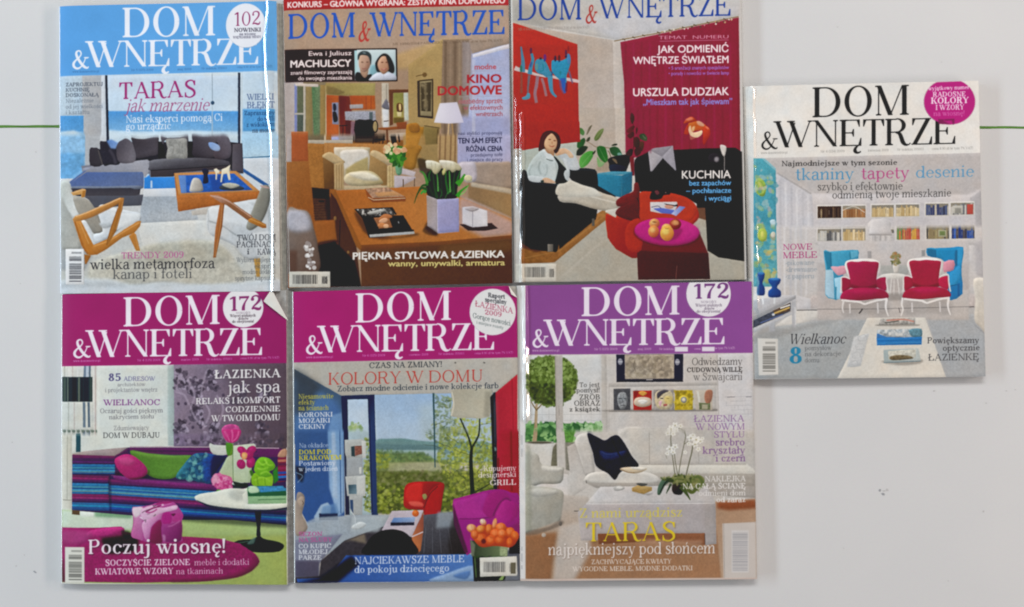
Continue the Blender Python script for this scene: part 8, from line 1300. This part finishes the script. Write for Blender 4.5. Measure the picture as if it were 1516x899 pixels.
    a.t('ŁAZIENKA', 1048, 1346, 838, 38, '8d6a98', W=100, T=50); a.t('W NOWYM', 1058, 1350, 886, 38, '8d6a98', W=100, T=50)
    a.set(765, 640, 3.994)
    a.t('STYLU', 1165, 1350, 32, 36, '8d6a98', W=100, T=50); a.t('srebro', 1175, 1350, 80, 42, '84648e', W=115, T=56); a.t('kryształy', 1098, 1352, 128, 42, '84648e', W=115, T=56); a.t('i czerń', 1175, 1354, 174, 42, '84648e', W=120, T=58)
    for tx, x0, y, k in (('NAKLEJKA', 1112, 292, dict(W=105, T=52)), ('NA CAŁĄ ŚCIANĘ', 980, 336, dict(W=130, T=64)), ('odmieni dom', 1075, 376, dict(W=90, T=46)), ('od zaraz', 1180, 414, dict(W=130, T=64))): a.t(tx, x0, 1355, y, 32, 'e0dcd8', **k)
    a.t('Z nami urządzisz', 368, 982, 505, 54, 'cdbf56', W=92, T=42, yr=498); a.t('TARAS', 402, 945, 645, 110, 'd8c02c', W=92, T=34, S=44, yr=640, shadow='6a5030')
    a.t('najpiękniejszy pod słońcem', 185, 1175, 726, 68, 'e0d8d2', W=88, T=40, yr=716, shadow='6a5040'); a.t('ZACHWYCAJĄCE KWIATY', 440, 915, 780, 27, 'dcd0c6', W=120, T=60, yr=776); a.t('WYGODNE MEBLE, MODNE DODATKI', 330, 1040, 822, 27, 'dcd0c6', W=120, T=60, yr=816)
    # barcode box, pale
    a.p([(1215, 540), (1420, 530), (1424, 862), (1222, 870)], 'bdb3aa', soft=2, a=.9); a.p([(1225, 540), (1410, 535), (1414, 860), (1230, 866)], 'c3bbb4'); a.b(1270, 580, 1372, 830, 'cbc7c4', soft=1)
    r = np.random.RandomState(9); y = 595
    while y < 820:
        h_ = 2+6*r.rand(); a.b(1276, y, 1366, y+h_, '8f8e92' if y < 640 else 'a3a1a4', soft=1); y += h_+3+4*r.rand()
    # white spine strip
    a.set(765, 415, 3.994); a.p([(-60, -60), (30, -60), (52, 0), (52, 899), (-60, 899)], 'dad6d2', soft=1); a.set(765, 640, 3.994); a.p([(-60, -10), (50, -10), (52, 899), (-60, 899)], 'dad6d2', soft=1)
    for y, h_ in ((20, 60), (100, 50), (680, 30), (720, 50), (790, 30)):
        for k in range(int(h_/8)): a.b(26, y+k*8, 34, y+k*8+5, '8a8a8c', a=.7, soft=1)
    a.p([(20, 868), (1430, 860), (1430, 930), (20, 930)], 'c9b8ae', soft=1)
    return a.finish()
# ------------------------------------------------------------------ building helpers
def P(x, y, z=0.):
    """layout units on the board -> metres, at height z under the lens"""
    k = MM*(CAM_H-z)/CAM_H
    return ((x-CX)*k, (CY-y)*k, z)

def mesh_obj(name, verts, faces, mat, parent=None, uvs=None, smooth=False, mats=None, midx=None):
    me = bpy.data.meshes.new(name); me.from_pydata(verts, [], faces)
    for m in (mats or [mat]): me.materials.append(m)
    if uvs is not None:
        uv = me.uv_layers.new(name='print')
        li = np.zeros(len(me.loops), int); me.loops.foreach_get('vertex_index', li)
        uv.data.foreach_set('uv', np.asarray(uvs, np.float32)[li].ravel())
    if midx is not None: me.polygons.foreach_set('material_index', np.asarray(midx, np.int32))
    if smooth: me.polygons.foreach_set('use_smooth', np.ones(len(me.polygons), bool))
    me.update()
    o = bpy.data.objects.new(name, me); COL.objects.link(o); o.parent = parent
    return o

def nodes_of(name):
    m = bpy.data.materials.new(name); m.use_nodes = True; nt = m.node_tree
    return m, nt, nt.nodes['Principled BSDF']

def plain(name, col, rough=.5, noise=.05, scale=60., bump=0., spec=.5, dark=None):
    m, nt, b = nodes_of(name)
    tc = nt.nodes.new('ShaderNodeTexCoord'); n = nt.nodes.new('ShaderNodeTexNoise'); n.inputs['Scale'].default_value = scale; n.inputs['Detail'].default_value = 5
    nt.links.new(tc.outputs['Object'], n.inputs['Vector'])
    r = nt.nodes.new('ShaderNodeValToRGB'); c = np.array(col)
    r.color_ramp.elements[0].position = .3; r.color_ramp.elements[1].position = .7
    r.color_ramp.elements[0].color = (*(c*(1-noise) if dark is None else np.array(dark)), 1); r.color_ramp.elements[1].color = (*np.minimum(c*(1+noise), 1), 1)
    nt.links.new(n.outputs['Fac'], r.inputs['Fac']); nt.links.new(r.outputs['Color'], b.inputs['Base Color'])
    b.inputs['Roughness'].default_value = rough; b.inputs['Specular IOR Level'].default_value = spec
    if bump:
        bp = nt.nodes.new('ShaderNodeBump'); bp.inputs['Strength'].default_value = bump; bp.inputs['Distance'].default_value = .0006
        nt.links.new(n.outputs['Fac'], bp.inputs['Height']); nt.links.new(bp.outputs['Normal'], b.inputs['Normal'])
    return m

def printed(name, art):
    img = bpy.data.images.new(name, art.W, art.H, alpha=False); img.colorspace_settings.name = 'sRGB'
    px = np.ones((art.H, art.W, 4), np.float32); lin = np.where(art.im <= .04045, art.im/12.92, ((art.im+.055)/1.055)**2.4)
    lin = np.maximum(lin*1.025-.017, .0012)          # ink density under the laminate
    px[..., :3] = np.where(lin <= .0031308, lin*12.92, 1.055*lin**(1/2.4)-.055)[::-1]
    img.pixels.foreach_set(px.ravel()); img.update(); img.pack()
    m, nt, b = nodes_of(name)
    t = nt.nodes.new('ShaderNodeTexImage'); t.image = img; t.interpolation = 'Cubic'; t.extension = 'EXTEND'
    uv = nt.nodes.new('ShaderNodeUVMap'); uv.uv_map = 'print'; nt.links.new(uv.outputs[0], t.inputs[0]); nt.links.new(t.outputs[0], b.inputs['Base Color'])
    b.inputs['Roughness'].default_value = .5; b.inputs['Specular IOR Level'].default_value = .15
    b.inputs['Coat Weight'].default_value = 1.; b.inputs['Coat IOR'].default_value = 1.62; b.inputs['Coat Roughness'].default_value = .06
    tc = nt.nodes.new('ShaderNodeTexCoord'); n = nt.nodes.new('ShaderNodeTexNoise'); n.inputs['Scale'].default_value = 35.; n.inputs['Detail'].default_value = 4
    bp = nt.nodes.new('ShaderNodeBump'); bp.inputs['Strength'].default_value = .1; bp.inputs['Distance'].default_value = .0015
    nt.links.new(tc.outputs['Object'], n.inputs['Vector']); nt.links.new(n.outputs['Fac'], bp.inputs['Height'])
    nt.links.new(bp.outputs['Normal'], b.inputs['Coat Normal'])
    return m

PAPER = plain('cover_paper_back', (.66, .67, .64), .5, .04, 90)
PAGES = plain('page_edges', (.40, .385, .34), .75, .22, 240, .4, .3)
PAGES_GREY = plain('page_edges_grey', (.34, .335, .32), .75, .22, 240, .4, .3)
PAGES_BEIGE = plain('page_edges_beige', (.46, .44, .39), .75, .2, 240, .4, .3)

def tag(o, label, cat=None, group=None, kind=None):
    if label: o['label'] = label
    if cat: o['category'] = cat
    if group: o['group'] = group
    if kind: o['kind'] = kind
    return o

# ------------------------------------------------------------------ the board they lie on
def board():
    m, nt, b = nodes_of('white_laminate')
    tc = nt.nodes.new('ShaderNodeTexCoord')
    n = nt.nodes.new('ShaderNodeTexNoise'); n.inputs['Scale'].default_value = 5.; n.inputs['Detail'].default_value = 6; n.inputs['Roughness'].default_value = .55
    n2 = nt.nodes.new('ShaderNodeTexNoise'); n2.inputs['Scale'].default_value = 420.; n2.inputs['Detail'].default_value = 3
    for q in (n, n2): nt.links.new(tc.outputs['Object'], q.inputs['Vector'])
    r = nt.nodes.new('ShaderNodeValToRGB'); r.color_ramp.elements[0].position = .3; r.color_ramp.elements[1].position = .72
    r.color_ramp.elements[0].color = (.600, .606, .612, 1); r.color_ramp.elements[1].color = (.635, .635, .635, 1)
    mx = nt.nodes.new('ShaderNodeMix'); mx.data_type = 'RGBA'; mx.blend_type = 'MULTIPLY'; mx.inputs[0].default_value = .05
    nt.links.new(n.outputs['Fac'], r.inputs['Fac']); nt.links.new(r.outputs['Color'], mx.inputs[6]); nt.links.new(n2.outputs['Color'], mx.inputs[7]); nt.links.new(mx.outputs[2], b.inputs['Base Color'])
    b.inputs['Roughness'].default_value = .5; b.inputs['Specular IOR Level'].default_value = .3
    bp = nt.nodes.new('ShaderNodeBump'); bp.inputs['Strength'].default_value = .12; bp.inputs['Distance'].default_value = .0004
    nt.links.new(n2.outputs['Fac'], bp.inputs['Height']); nt.links.new(bp.outputs['Normal'], b.inputs['Normal'])
    X, Y, T = 1.3, .9, .018
    bm = bmesh.new(); bmesh.ops.create_cube(bm, size=1); bmesh.ops.scale(bm, vec=(2*X, 2*Y, T), verts=bm.verts); bmesh.ops.translate(bm, vec=(0, 0, -T/2), verts=bm.verts)
    bmesh.ops.bevel(bm, geom=bm.edges[:], offset=.003, segments=3, affect='EDGES')
    me = bpy.data.meshes.new('white_board'); bm.to_mesh(me); bm.free(); me.materials.append(m)
    o = bpy.data.objects.new('white_board', me); COL.objects.link(o)
    tag(o, 'smooth pale white board with two short lengths of green line showing beside the magazines', kind='structure')
    # the green line: a thin strip of tape with uneven edges, running under the magazines
    r_ = np.random.RandomState(4); xs = np.arange(-1100, 2700, 9.); vs, fs = [], []
    yc = 187.4+(xs-40)*.0009; up = np.convolve(r_.randn(len(xs))*.45, np.ones(3)/3, 'same'); dn = np.convolve(r_.randn(len(xs))*.45, np.ones(3)/3, 'same')
    for i, x in enumerate(xs):
        vs += [P(x, yc[i]-1.7+up[i], .0003), P(x, yc[i]+1.7+dn[i], .0003), P(x, yc[i]-1.9+up[i], .0), P(x, yc[i]+1.9+dn[i], .0)]
        if i: a = 4*(i-1); c = 4*i; fs += [(a, a+1, c+1, c), (a+2, a, c, c+2), (a+1, a+3, c+3, c+1)]
    g = plain('green_tape', (.075, .20, .022), .5, .3, 30, .2, .4)
    tag(mesh_obj('green_line', vs, fs, g, o), 'thin green line along the white board')
    # scuffs
    sm = plain('graphite_smudge', (.30, .31, .33), .7, .3, 900)
    sp = plain('faint_speck', (.47, .465, .46), .7, .2, 900)
    def blob(x, y, rx, ry, rot, m_):
        v = [P(x, y, .00012)]; n_ = 12
        for k in range(n_):
            t = 2*math.pi*k/n_; q = 1+.35*r_.randn()*.6; dx, dy = rx*q*math.cos(t), ry*q*math.sin(t); c, s = math.cos(rot), math.sin(rot)
            v.append(P(x+dx*c-dy*s, y+dx*s+dy*c, .0001))
        mesh_obj('smudge', v, [(0, 1+k, 1+(k+1) % n_) for k in range(n_)], m_, o)
    for a in ((51.5, 847, 3.2, 1.1, .6, sm), (1302.5, 726, 1.8, 1.8, 0, sm), (1307.5, 732, 2.6, 2.0, .3, sm), (1309, 727, 2.2, 1.0, 0, sp), (1313.5, 725.5, 2.2, 1.5, .2, sp), (1456, 757.5, 1.5, 1.3, 0, sp),
              (1383, 579, 1.9, 1.0, 0, sp), (1460, 597, 1.4, 1.0, 0, sp), (1490, 579, 1.6, .8, 0, sp), (24, 838, 1.5, .8, 0, sp), (36, 822, 1.2, .7, 1, sp), (53, 225, 1.2, 1.0, 0, sp), (1503, 577, 1., .8, 0, sp), (1240, 40, 1.2, .7, .4, sp), (1394, 92, 1., .8, 0, sp), (1180, 660, 1.1, .7, 0, sp), (1249, 812, 1.3, .6, .8, sp), (1404, 860, 1., .8, 0, sp), (30, 420, 1.1, .7, 0, sp), (18, 655, 1.2, .8, .5, sp), (1490, 330, 1.2, .6, .2, sp)): blob(*a)
    return o
board()

# ------------------------------------------------------------------ magazines
T_MAG = .0080
def lerp(a, b, t): return (a[0]+(b[0]-a[0])*t, a[1]+(b[1]-a[1])*t)

class Sheet:
    """height of a cover over the board, as a function of layout position"""
    def __init__(s, quad, seed, feats, wave=.00035):
        s.q = quad; s.f = feats; s.w = wave; s.r = np.random.RandomState(seed); s.ph = s.r.rand(12)*6.28
        s.nz = s.r.rand(96, 260); s.curl = .0006
    def uv(s, x, y):
        TL, TR, BR, BL = s.q; v = (y-(TL[1]+TR[1])/2)/((BL[1]+BR[1]-TL[1]-TR[1])/2)
        l = TL[0]+(BL[0]-TL[0])*v; r = TR[0]+(BR[0]-TR[0])*v
        return (x-l)/(r-l), v
    def noise(s, a, b):
        i = int(math.floor(a)); j = int(math.floor(b)); fa, fb = a-i, b-j; fa = fa*fa*(3-2*fa); fb = fb*fb*(3-2*fb)
        g = lambda p, q: s.nz[p % 96, q % 260]
        return (g(i, j)*(1-fa)+g(i+1, j)*fa)*(1-fb)+(g(i, j+1)*(1-fa)+g(i+1, j+1)*fa)*fb-.5
    def h(s, x, y):
        u, v = s.uv(x, y); z = T_MAG
        z += s.w*(math.sin(u*3.1+s.ph[0]+v*1.3)+.6*math.sin(v*4.7+s.ph[1]-u*2)+.35*math.sin(u*7.7+v*5+s.ph[2]))
        z -= .0016*math.exp(-max(u, 0)/.035)                    # rolls down into the spine
        z -= s.curl*math.exp(-max(1-u, 0)/.02)
        for f in s.f:
            k = f[0]
            if k == 'ridge':       # (pts [(x,y)..], sigma left, sigma right, height, fade y0, y1)
                _, pts, sl, sr, hh, y0, y1 = f
                if y0-6 < y < y1+6:
                    xc = np.interp(y, [p[1] for p in pts], [p[0] for p in pts]); d = x-xc
                    if abs(d) < 16:
                        fade = min(1, max(0, (y-y0+6)/6.))*min(1, max(0, (y1+6-y)/6.)); sg = sl if d < 0 else sr
                        z += hh*fade*math.exp(-.5*(d/sg)**2)*(1+.5*s.noise(y/5., 3.))
            elif k == 'flank':       # a fold: rises over wl with slope sl, falls away over wr
                _, pts, wl, wr, sl, y0, y1 = f
                if y0-8 < y < y1+8:
                    d = x-np.interp(y, [p[1] for p in pts], [p[0] for p in pts])
                    if -wl/2-2 < d < wr+wl:
                        fade = min(1, max(0, (y-y0+8)/8.))*min(1, max(0, (y1+8-y)/8.)); hh = sl*wl*MM
                        t = min(max((d+wl/2)/wl, 0), 1); t = t+.16*(t*t-t); up = t if d < wl/2 else max(0, 1-(d-wl/2)/wr)
                        z += hh*fade*up
            elif k == 'crinkle':   # (x offset from the left edge, width, height, cell, y0, y1)
                _, xo, wd, hh, cell, y0, y1 = f
                if y0 < y < y1:
                    l = s.q[0][0]+(s.q[3][0]-s.q[0][0])*v; d = (x-l-xo)/wd
                    if abs(d) < 3: z += hh*math.exp(-d*d)*s.noise((x-l)/(cell*.55), y/cell)*2
            elif k == 'step':      # crease parallel to the spine: tilts the strip left of it
                _, xo, drop = f; l = s.q[0][0]+(s.q[3][0]-s.q[0][0])*v; d = xo-(x-l)
                if d > 0: z -= drop*d/xo
            elif k == 'edge':      # strip along the fore-edge tilts
                _, xo, drop = f; r = s.q[1][0]+(s.q[2][0]-s.q[1][0])*v; d = xo-(r-x)
                if d > 0: z -= drop*d/xo
        return z

def magazine(label, art, quad, mast, seed, feats=(), pages=(6, 8), block=PAGES, cols=(), spine_w=3., spine_col=(.6, .6, .58), badge=None, bar=None, panel=None, fold=None, curl=.0006, under=None, group='home interior magazines laid out in rows on the white board'):
    TL, TR, BR, BL = quad; sh = Sheet(quad, seed, feats); sh.curl = curl
    cxp = sum(p[0] for p in quad)/4; cyp = sum(p[1] for p in quad)/4
    root = bpy.data.objects.new('magazine', None); root.empty_display_size = .05; COL.objects.link(root); org = P(cxp, cyp, 0); root.location = org
    tag(root, label, 'magazine', group)
    mat = printed('printed_cover', art)
    def pt(x, y, z): q = P(x, y, T_MAG); return (q[0]-org[0], q[1]-org[1], z)
    def uv(x, y): return ((x-art.x0)/(art.x1-art.x0), 1-(y-art.y0)/(art.y1-art.y0))
    # columns: even spread, plus dense ones where the sheet is creased
    us = set(np.round(np.linspace(0, 1, 60), 5)); wdt = TR[0]-TL[0]
    for xa, xb, st in cols: us |= set(np.round((np.arange(xa, xb, st*.8)-TL[0])/wdt, 5))
    us = sorted(u for u in us if 0 <= u <= 1)
    r_ = np.random.RandomState(seed+50); jag = np.convolve(r_.randn(700), np.ones(5)/5, 'same')*.25
    def grid(ta, tb, nv):
        """between v-lines: ta(u), tb(u) give y"""
        V, U = [], []
        for j in range(nv+1):
            t = j/nv
            for u in us:
                top = lerp(TL, TR, u); bot = lerp(BL, BR, u); y = ta(u)*(1-t)+tb(u)*t; v = (y-top[1])/(bot[1]-top[1]); x = top[0]+(bot[0]-top[0])*v
                if u in (0., 1.): x += jag[int(y) % 700]*.5
                V.append(pt(x, y, sh.h(x, y))); U.append(uv(x, y))
        n = len(us); F = [(j*n+i, (j+1)*n+i, (j+1)*n+i+1, j*n+i+1) for j in range(nv) for i in range(n-1)]
        return V, U, F, n
    yt = lambda u: TL[1]+(TR[1]-TL[1])*u; yb = lambda u: BL[1]+(BR[1]-BL[1])*u; ym = lambda u: mast[0]+(mast[1]-mast[0])*u
    def skirt(V, U, F, n, nv, sides):
        idx = []
        if 'T' in sides: idx.append([i for i in range(n)][::-1])
        if 'B' in sides: idx.append([nv*n+i for i in range(n)])
        if 'R' in sides: idx.append([j*n+n-1 for j in range(nv+1)][::-1])
        if 'L' in sides: idx.append([j*n for j in range(nv+1)])
        mi = [0]*len(F)
        for ring in idx:
            b0 = len(V)
            m_ = len(ring)
            for k in ring: V.append(V[k]); U.append(U[k])
            for k in ring: V.append((V[k][0], V[k][1], V[k][2]-.00045)); U.append(U[k])
            for a in range(m_-1): F.append((b0+a+1, b0+a, b0+m_+a, b0+m_+a+1)); mi.append(1)
        return mi
    def build(name, ta, tb, nv, sides, parent):
        V, U, F, n = grid(ta, tb, nv); mi = skirt(V, U, F, n, nv, sides)
        o = mesh_obj(name, V, F, mat, parent, U, True, mats=[mat, PAPER], midx=mi)
        if fold:
            (fx0, fy0), (fx1, fy1), apex = fold; a = Vector(pt(fx0, fy0, 0)); b = Vector(pt(fx1, fy1, 0)); d = b-a; nrm = Vector((-d.y, d.x, 0)).normalized()
            bm = bmesh.new(); bm.from_mesh(o.data)
            if (Vector(pt(TR[0], TR[1], 0))-a).dot(nrm) < 0: nrm = -nrm
            bmesh.ops.bisect_plane(bm, geom=bm.verts[:]+bm.edges[:]+bm.faces[:], plane_co=a, plane_no=nrm, clear_outer=True); bm.to_mesh(o.data); bm.free()
        return o
    cover = build('front_cover', ym, yb, 170, 'BRL', root)
    head = build('masthead', yt, ym, 60, 'TRL', cover)
    tag(head, None)
    def patch(name, poly_fn, nu, nv, lift, parent, lab=None):
        V, U = [], []
        for j in range(nv+1):
            for i in range(nu+1):
                x, y = poly_fn(i/nu, j/nv); y = max(y, yt(sh.uv(x, y)[0])+.6); V.append(pt(x, y, sh.h(x, y)+lift)); U.append(uv(x, y))
        n = nu+1; F = [(j*n+i, (j+1)*n+i, (j+1)*n+i+1, j*n+i+1) for j in range(nv) for i in range(nu)]
        o = mesh_obj(name, V, F, mat, parent, U, True)
        if lab: o['label'] = lab
        return o
    if badge:
        bx, by, rx, ry, lab = badge
        def disc(u, v): t = -2*math.pi*u; return bx+rx*v*math.cos(t), by+ry*v*math.sin(t)
        patch('round_badge', disc, 56, 14, .0002, cover, lab)
    def quadf(q): return lambda u, v: lerp(lerp(q[0], q[1], u), lerp(q[3], q[2], u), v)
    if bar: patch('barcode', quadf(bar), 28, 14, .00016, cover)
    if panel: patch('headline_panel', quadf(panel[0]), 40, 14, .00016, cover, panel[1])
    if fold:
        # the dog-ear: the corner turned over on to the cover, white inside up
        (fx0, fy0), (fx1, fy1), apex = fold; V, F = [], []; n = 10; rr = np.random.RandomState(seed)
        for j in range(n+1):
            for i in range(n+1):
                a = lerp((fx0, fy0), (fx1, fy1), i/n); x, y = lerp(a, apex, j/n); lift = .0005+.0016*math.sin(j/n*math.pi*.55)+.0003*rr.rand()*(0 < j < n)
                V.append(pt(x, y, sh.h(x, y)+lift))
        F = [(j*(n+1)+i, j*(n+1)+i+1, (j+1)*(n+1)+i+1, (j+1)*(n+1)+i) for j in range(n) for i in range(n)]
        o = mesh_obj('folded_corner', V, F, PAPER, cover, None, True); o['label'] = 'top right corner of the cover folded over, white inside showing'
    # pages: a stack of leaf bundles, each a little out of line with the next
    nl = 11; V, F = [], []; z0, z1 = .0007, T_MAG-.0016-.0006
    def ring(off, z, rr):
        l, t, r, b = off; q = [(TL[0]+l, TL[1]+t), (TR[0]+r, TR[1]+t), (BR[0]+r, BR[1]+b), (BL[0]+l, BL[1]+b)]; out = []
        for k in range(4):
            a, c = q[k], q[(k+1) % 4]
            for i in range(16):
                x, y = lerp(a, c, i/16.)
                if 0 < i: x += rr.randn()*.12; y += rr.randn()*.12
                out.append(pt(x, y, z))
        return out
    rr = np.random.RandomState(seed+9)
    for k in range(nl):
        f = k/(nl-1); za = z0+(z1-z0)*k/nl; zb = z0+(z1-z0)*(k+1)/nl-.00005
        rt = pages[1]*(1-f)**1.2+pages[0]*f*.0-1.2*f+rr.randn()*.35; bt = -1.6+rr.randn()*.3+(pages[2] if len(pages) > 2 else 0)*(1-f)
        off = (2.5-1.0*f, 1.6+rr.randn()*.25, rt, bt); R0 = ring(off, za, rr); b0 = len(V); m_ = len(R0)
        V += R0; V += [(x, y, zb) for x, y, _ in R0]
        F += [(b0+i, b0+(i+1) % m_, b0+m_+(i+1) % m_, b0+m_+i) for i in range(m_)]; F.append(tuple(b0+m_+m_-1-i for i in range(m_))[::1]); F.append(tuple(b0+i for i in range(m_)))
    F = [f_[::-1] for f_ in F]
    mesh_obj('page_block', V, F, block, root)
    # leaves under the cover reach its edge so nothing shows between them
    # back cover
    e = pages[1]-.6
    q = [(TL[0]+1.5, TL[1]+1.2), (TR[0]+e, TR[1]+1.2), (BR[0]+e, BR[1]-.8+(pages[2] if len(pages) > 2 else 0)), (BL[0]+1.5, BL[1]-.8+(pages[2] if len(pages) > 2 else 0))]
    V = [pt(x, y, .0001) for x, y in q]+[pt(x, y, .0006) for x, y in q]
    mesh_obj('back_cover', V, [(0, 1, 2, 3), (7, 6, 5, 4), (0, 4, 5, 1), (1, 5, 6, 2), (2, 6, 7, 3), (3, 7, 4, 0)], PAPER, root)
    # spine: glued square back, rounded where it meets the cover
    V, F = [], []; ns = 9; nr = 60
    for j in range(nr+1):
        t = j/nr; x0, y0 = lerp(TL, BL, t)
        for i in range(ns+1):
            a = i/ns; hz = sh.h(x0, y0)-.0002
            if a < .5: w = math.sin(a*math.pi); x = x0+.3-spine_w*w; z = hz-(1-math.cos(a*math.pi))*.0016
            else: x = x0+.3-spine_w*(1-.25*(a-.5)*2); z = (hz-.0016)*(1-(a-.5)*2)+.0002*(a-.5)*2
            x += .25*sh.noise(y0/6., i*.7)
            V.append(pt(x, y0, z))
    n = ns+1; F = [(j*n+i, j*n+i+1, (j+1)*n+i+1, (j+1)*n+i) for j in range(nr) for i in range(ns)]
    sm = plain('spine_card', spine_col, .35, .08, 40, .2, .5); sm.node_tree.nodes['Principled BSDF'].inputs['Coat Weight'].default_value = .5
    mesh_obj('spine', V, F, sm, root, None, True)
    return root

W_ = (.62, .63, .62)
magazine('magazine with a light blue masthead and a beach house sofa, top left of the board', art_taras(),
    [(87.3, 9), (409, 1.5), (414.5, 431), (89, 435)], (112, 103.5), 1,
    [('flank', [(395, 0), (396, 15), (392, 55), (393.5, 110), (396.5, 150), (396, 175), (400, 200), (401, 250), (402, 300), (402.5, 380), (402, 432)], 5.6, 9, .54, -10, 450), ('step', 9, .0004)],
    (0, 7.5), PAGES, cols=[(386, 409, .6)], spine_w=2.5, spine_col=(.60, .64, .70), curl=.0012,
    badge=(364, 37.9, 29.6, 32.6, 'white disc printed 102 nowinki'), bar=[(95.2, 368.6), (124, 368.6), (124, 421.5), (96.2, 421.5)])
magazine('magazine with a red top strip and a wooden coffee table with white tulips', art_cinema(),
    [(419, -2), (752.6, -8), (758.8, 419.5), (425.8, 426.5)], (64, 58), 2,
    [('step', 21, .0007), ('edge', 11, .0009), ('crinkle', 8, 9, .00005, 20, -20, 430)], (0, 3.2), PAGES_GREY, cols=[(436, 446, .8)], spine_w=2., spine_col=(.22, .17, .14), curl=.0004,
    bar=[(427.1, 402.2), (488.8, 402.2), (488.8, 425.7), (427.3, 425.7)], panel=([(420.8, 73.4), (587.4, 71.5), (588.1, 120.4), (421.7, 121.9)], 'dark box with two small portraits and the names Ewa i Juliusz Machulscy'))
magazine('magazine showing a woman in a dark armchair beside a crimson curtain and red painting', art_red(),
    [(757, -10), (1097, -14), (1105, 414), (763, 418)], (38, 28), 3,
    [('flank', [(769, 120), (770.5, 200), (771, 300), (772, 340), (770.5, 380), (771, 418)], 3.6, 4, .7, 172, 418), ('flank', [(762, 90), (763, 160), (764, 220), (765.5, 300), (768, 330)], 2.4, 3, .7, 150, 302),
     ('crinkle', 7, 6, .0005, 13, 60, 425), ('step', 12, .0005), ('flank', [(1102, 180), (1103, 415)], 4, 2, .22, 200, 414)], (0, 2.5), PAGES_BEIGE, cols=[(758, 776, .7), (1096, 1105, .7)], spine_w=2., spine_col=(.68, .67, .65), curl=.0008,
    bar=[(771.6, 390.4), (823.5, 390.4), (823.5, 416.3), (771.6, 416.3)])
magazine('magazine with black masthead on white and two crimson armchairs, alone at the right', art_easter(),
    [(1102, 128), (1448.5, 119.7), (1459.8, 557.8), (1115.8, 562)], (235, 226), 4,
    [('flank', [(1111, 130), (1112, 200), (1113, 260), (1115, 300), (1116.5, 370), (1118, 440)], 6, 4, .353, 133, 455), ('crinkle', 9, 6, .0005, 12, 130, 480), ('step', 14, .0005)], (0, 2.2), PAGES_BEIGE, cols=[(1104, 1124, .7)],
    spine_w=2.2, spine_col=(.58, .56, .53), curl=.0004, badge=(1405.5, 150.9, 37.9, 33.8, 'magenta disc printed radosne kolory i wzory'), bar=[(1122, 501.5), (1149.5, 501), (1152, 554), (1123.8, 555.8)])
magazine('magazine with magenta masthead, dog-eared corner and a purple striped sofa', art_spring(),
    [(91, 436), (423.5, 428.2), (425.5, 866), (90.3, 864.5)], (542, 537.5), 5, [('step', 12, .0003)], (0, 9), PAGES_GREY, spine_w=2.2, spine_col=W_, curl=.0007,
    badge=(359.9, 455.5, 30, 29.5, 'white disc printed 172 on magenta'), bar=[(95.5, 810), (125, 810), (125, 863), (95.7, 863)], fold=((402.2, 428), (426.5, 475), (390.8, 446)))
magazine('magazine with magenta masthead, red tub chair and orange tulips by a window', art_colours(),
    [(433.2, 432), (765, 423), (770.8, 860.3), (436.3, 863.8)], (537.2, 529), 6, [('step', 14, .0003), ('edge', 5, .0004)], (0, 1.5), PAGES_BEIGE, spine_w=2.2, spine_col=W_,
    badge=(729.5, 462, 34, 34.3, 'white disc printed raport specjalny łazienka 2009'), bar=[(710.3, 826), (765, 824), (766, 852), (711, 854)], fold=((753, 423), (766, 441), (757, 436)))
magazine('magazine with purple masthead, round clipped tree and white sofa', art_terrace(),
    [(766.5, 423), (1113, 416.8), (1121, 857.6), (770, 860.5)], (524.8, 522), 7,
    [('flank', [(774, 420), (775.5, 470), (776, 540), (777, 640)], 5, 5, .7, 415, 620), ('crinkle', 7, 5, .0005, 13, 470, 760), ('step', 12, .0004)], (0, 1.2), PAGES_BEIGE, cols=[(768, 784, .7)], spine_w=2.2, spine_col=(.66, .655, .64), curl=.0004,
    badge=(1049, 435.5, 33, 33.4, 'white disc printed 172 on purple'), bar=[(1072, 774), (1118.5, 773), (1119.5, 856), (1073, 857)])
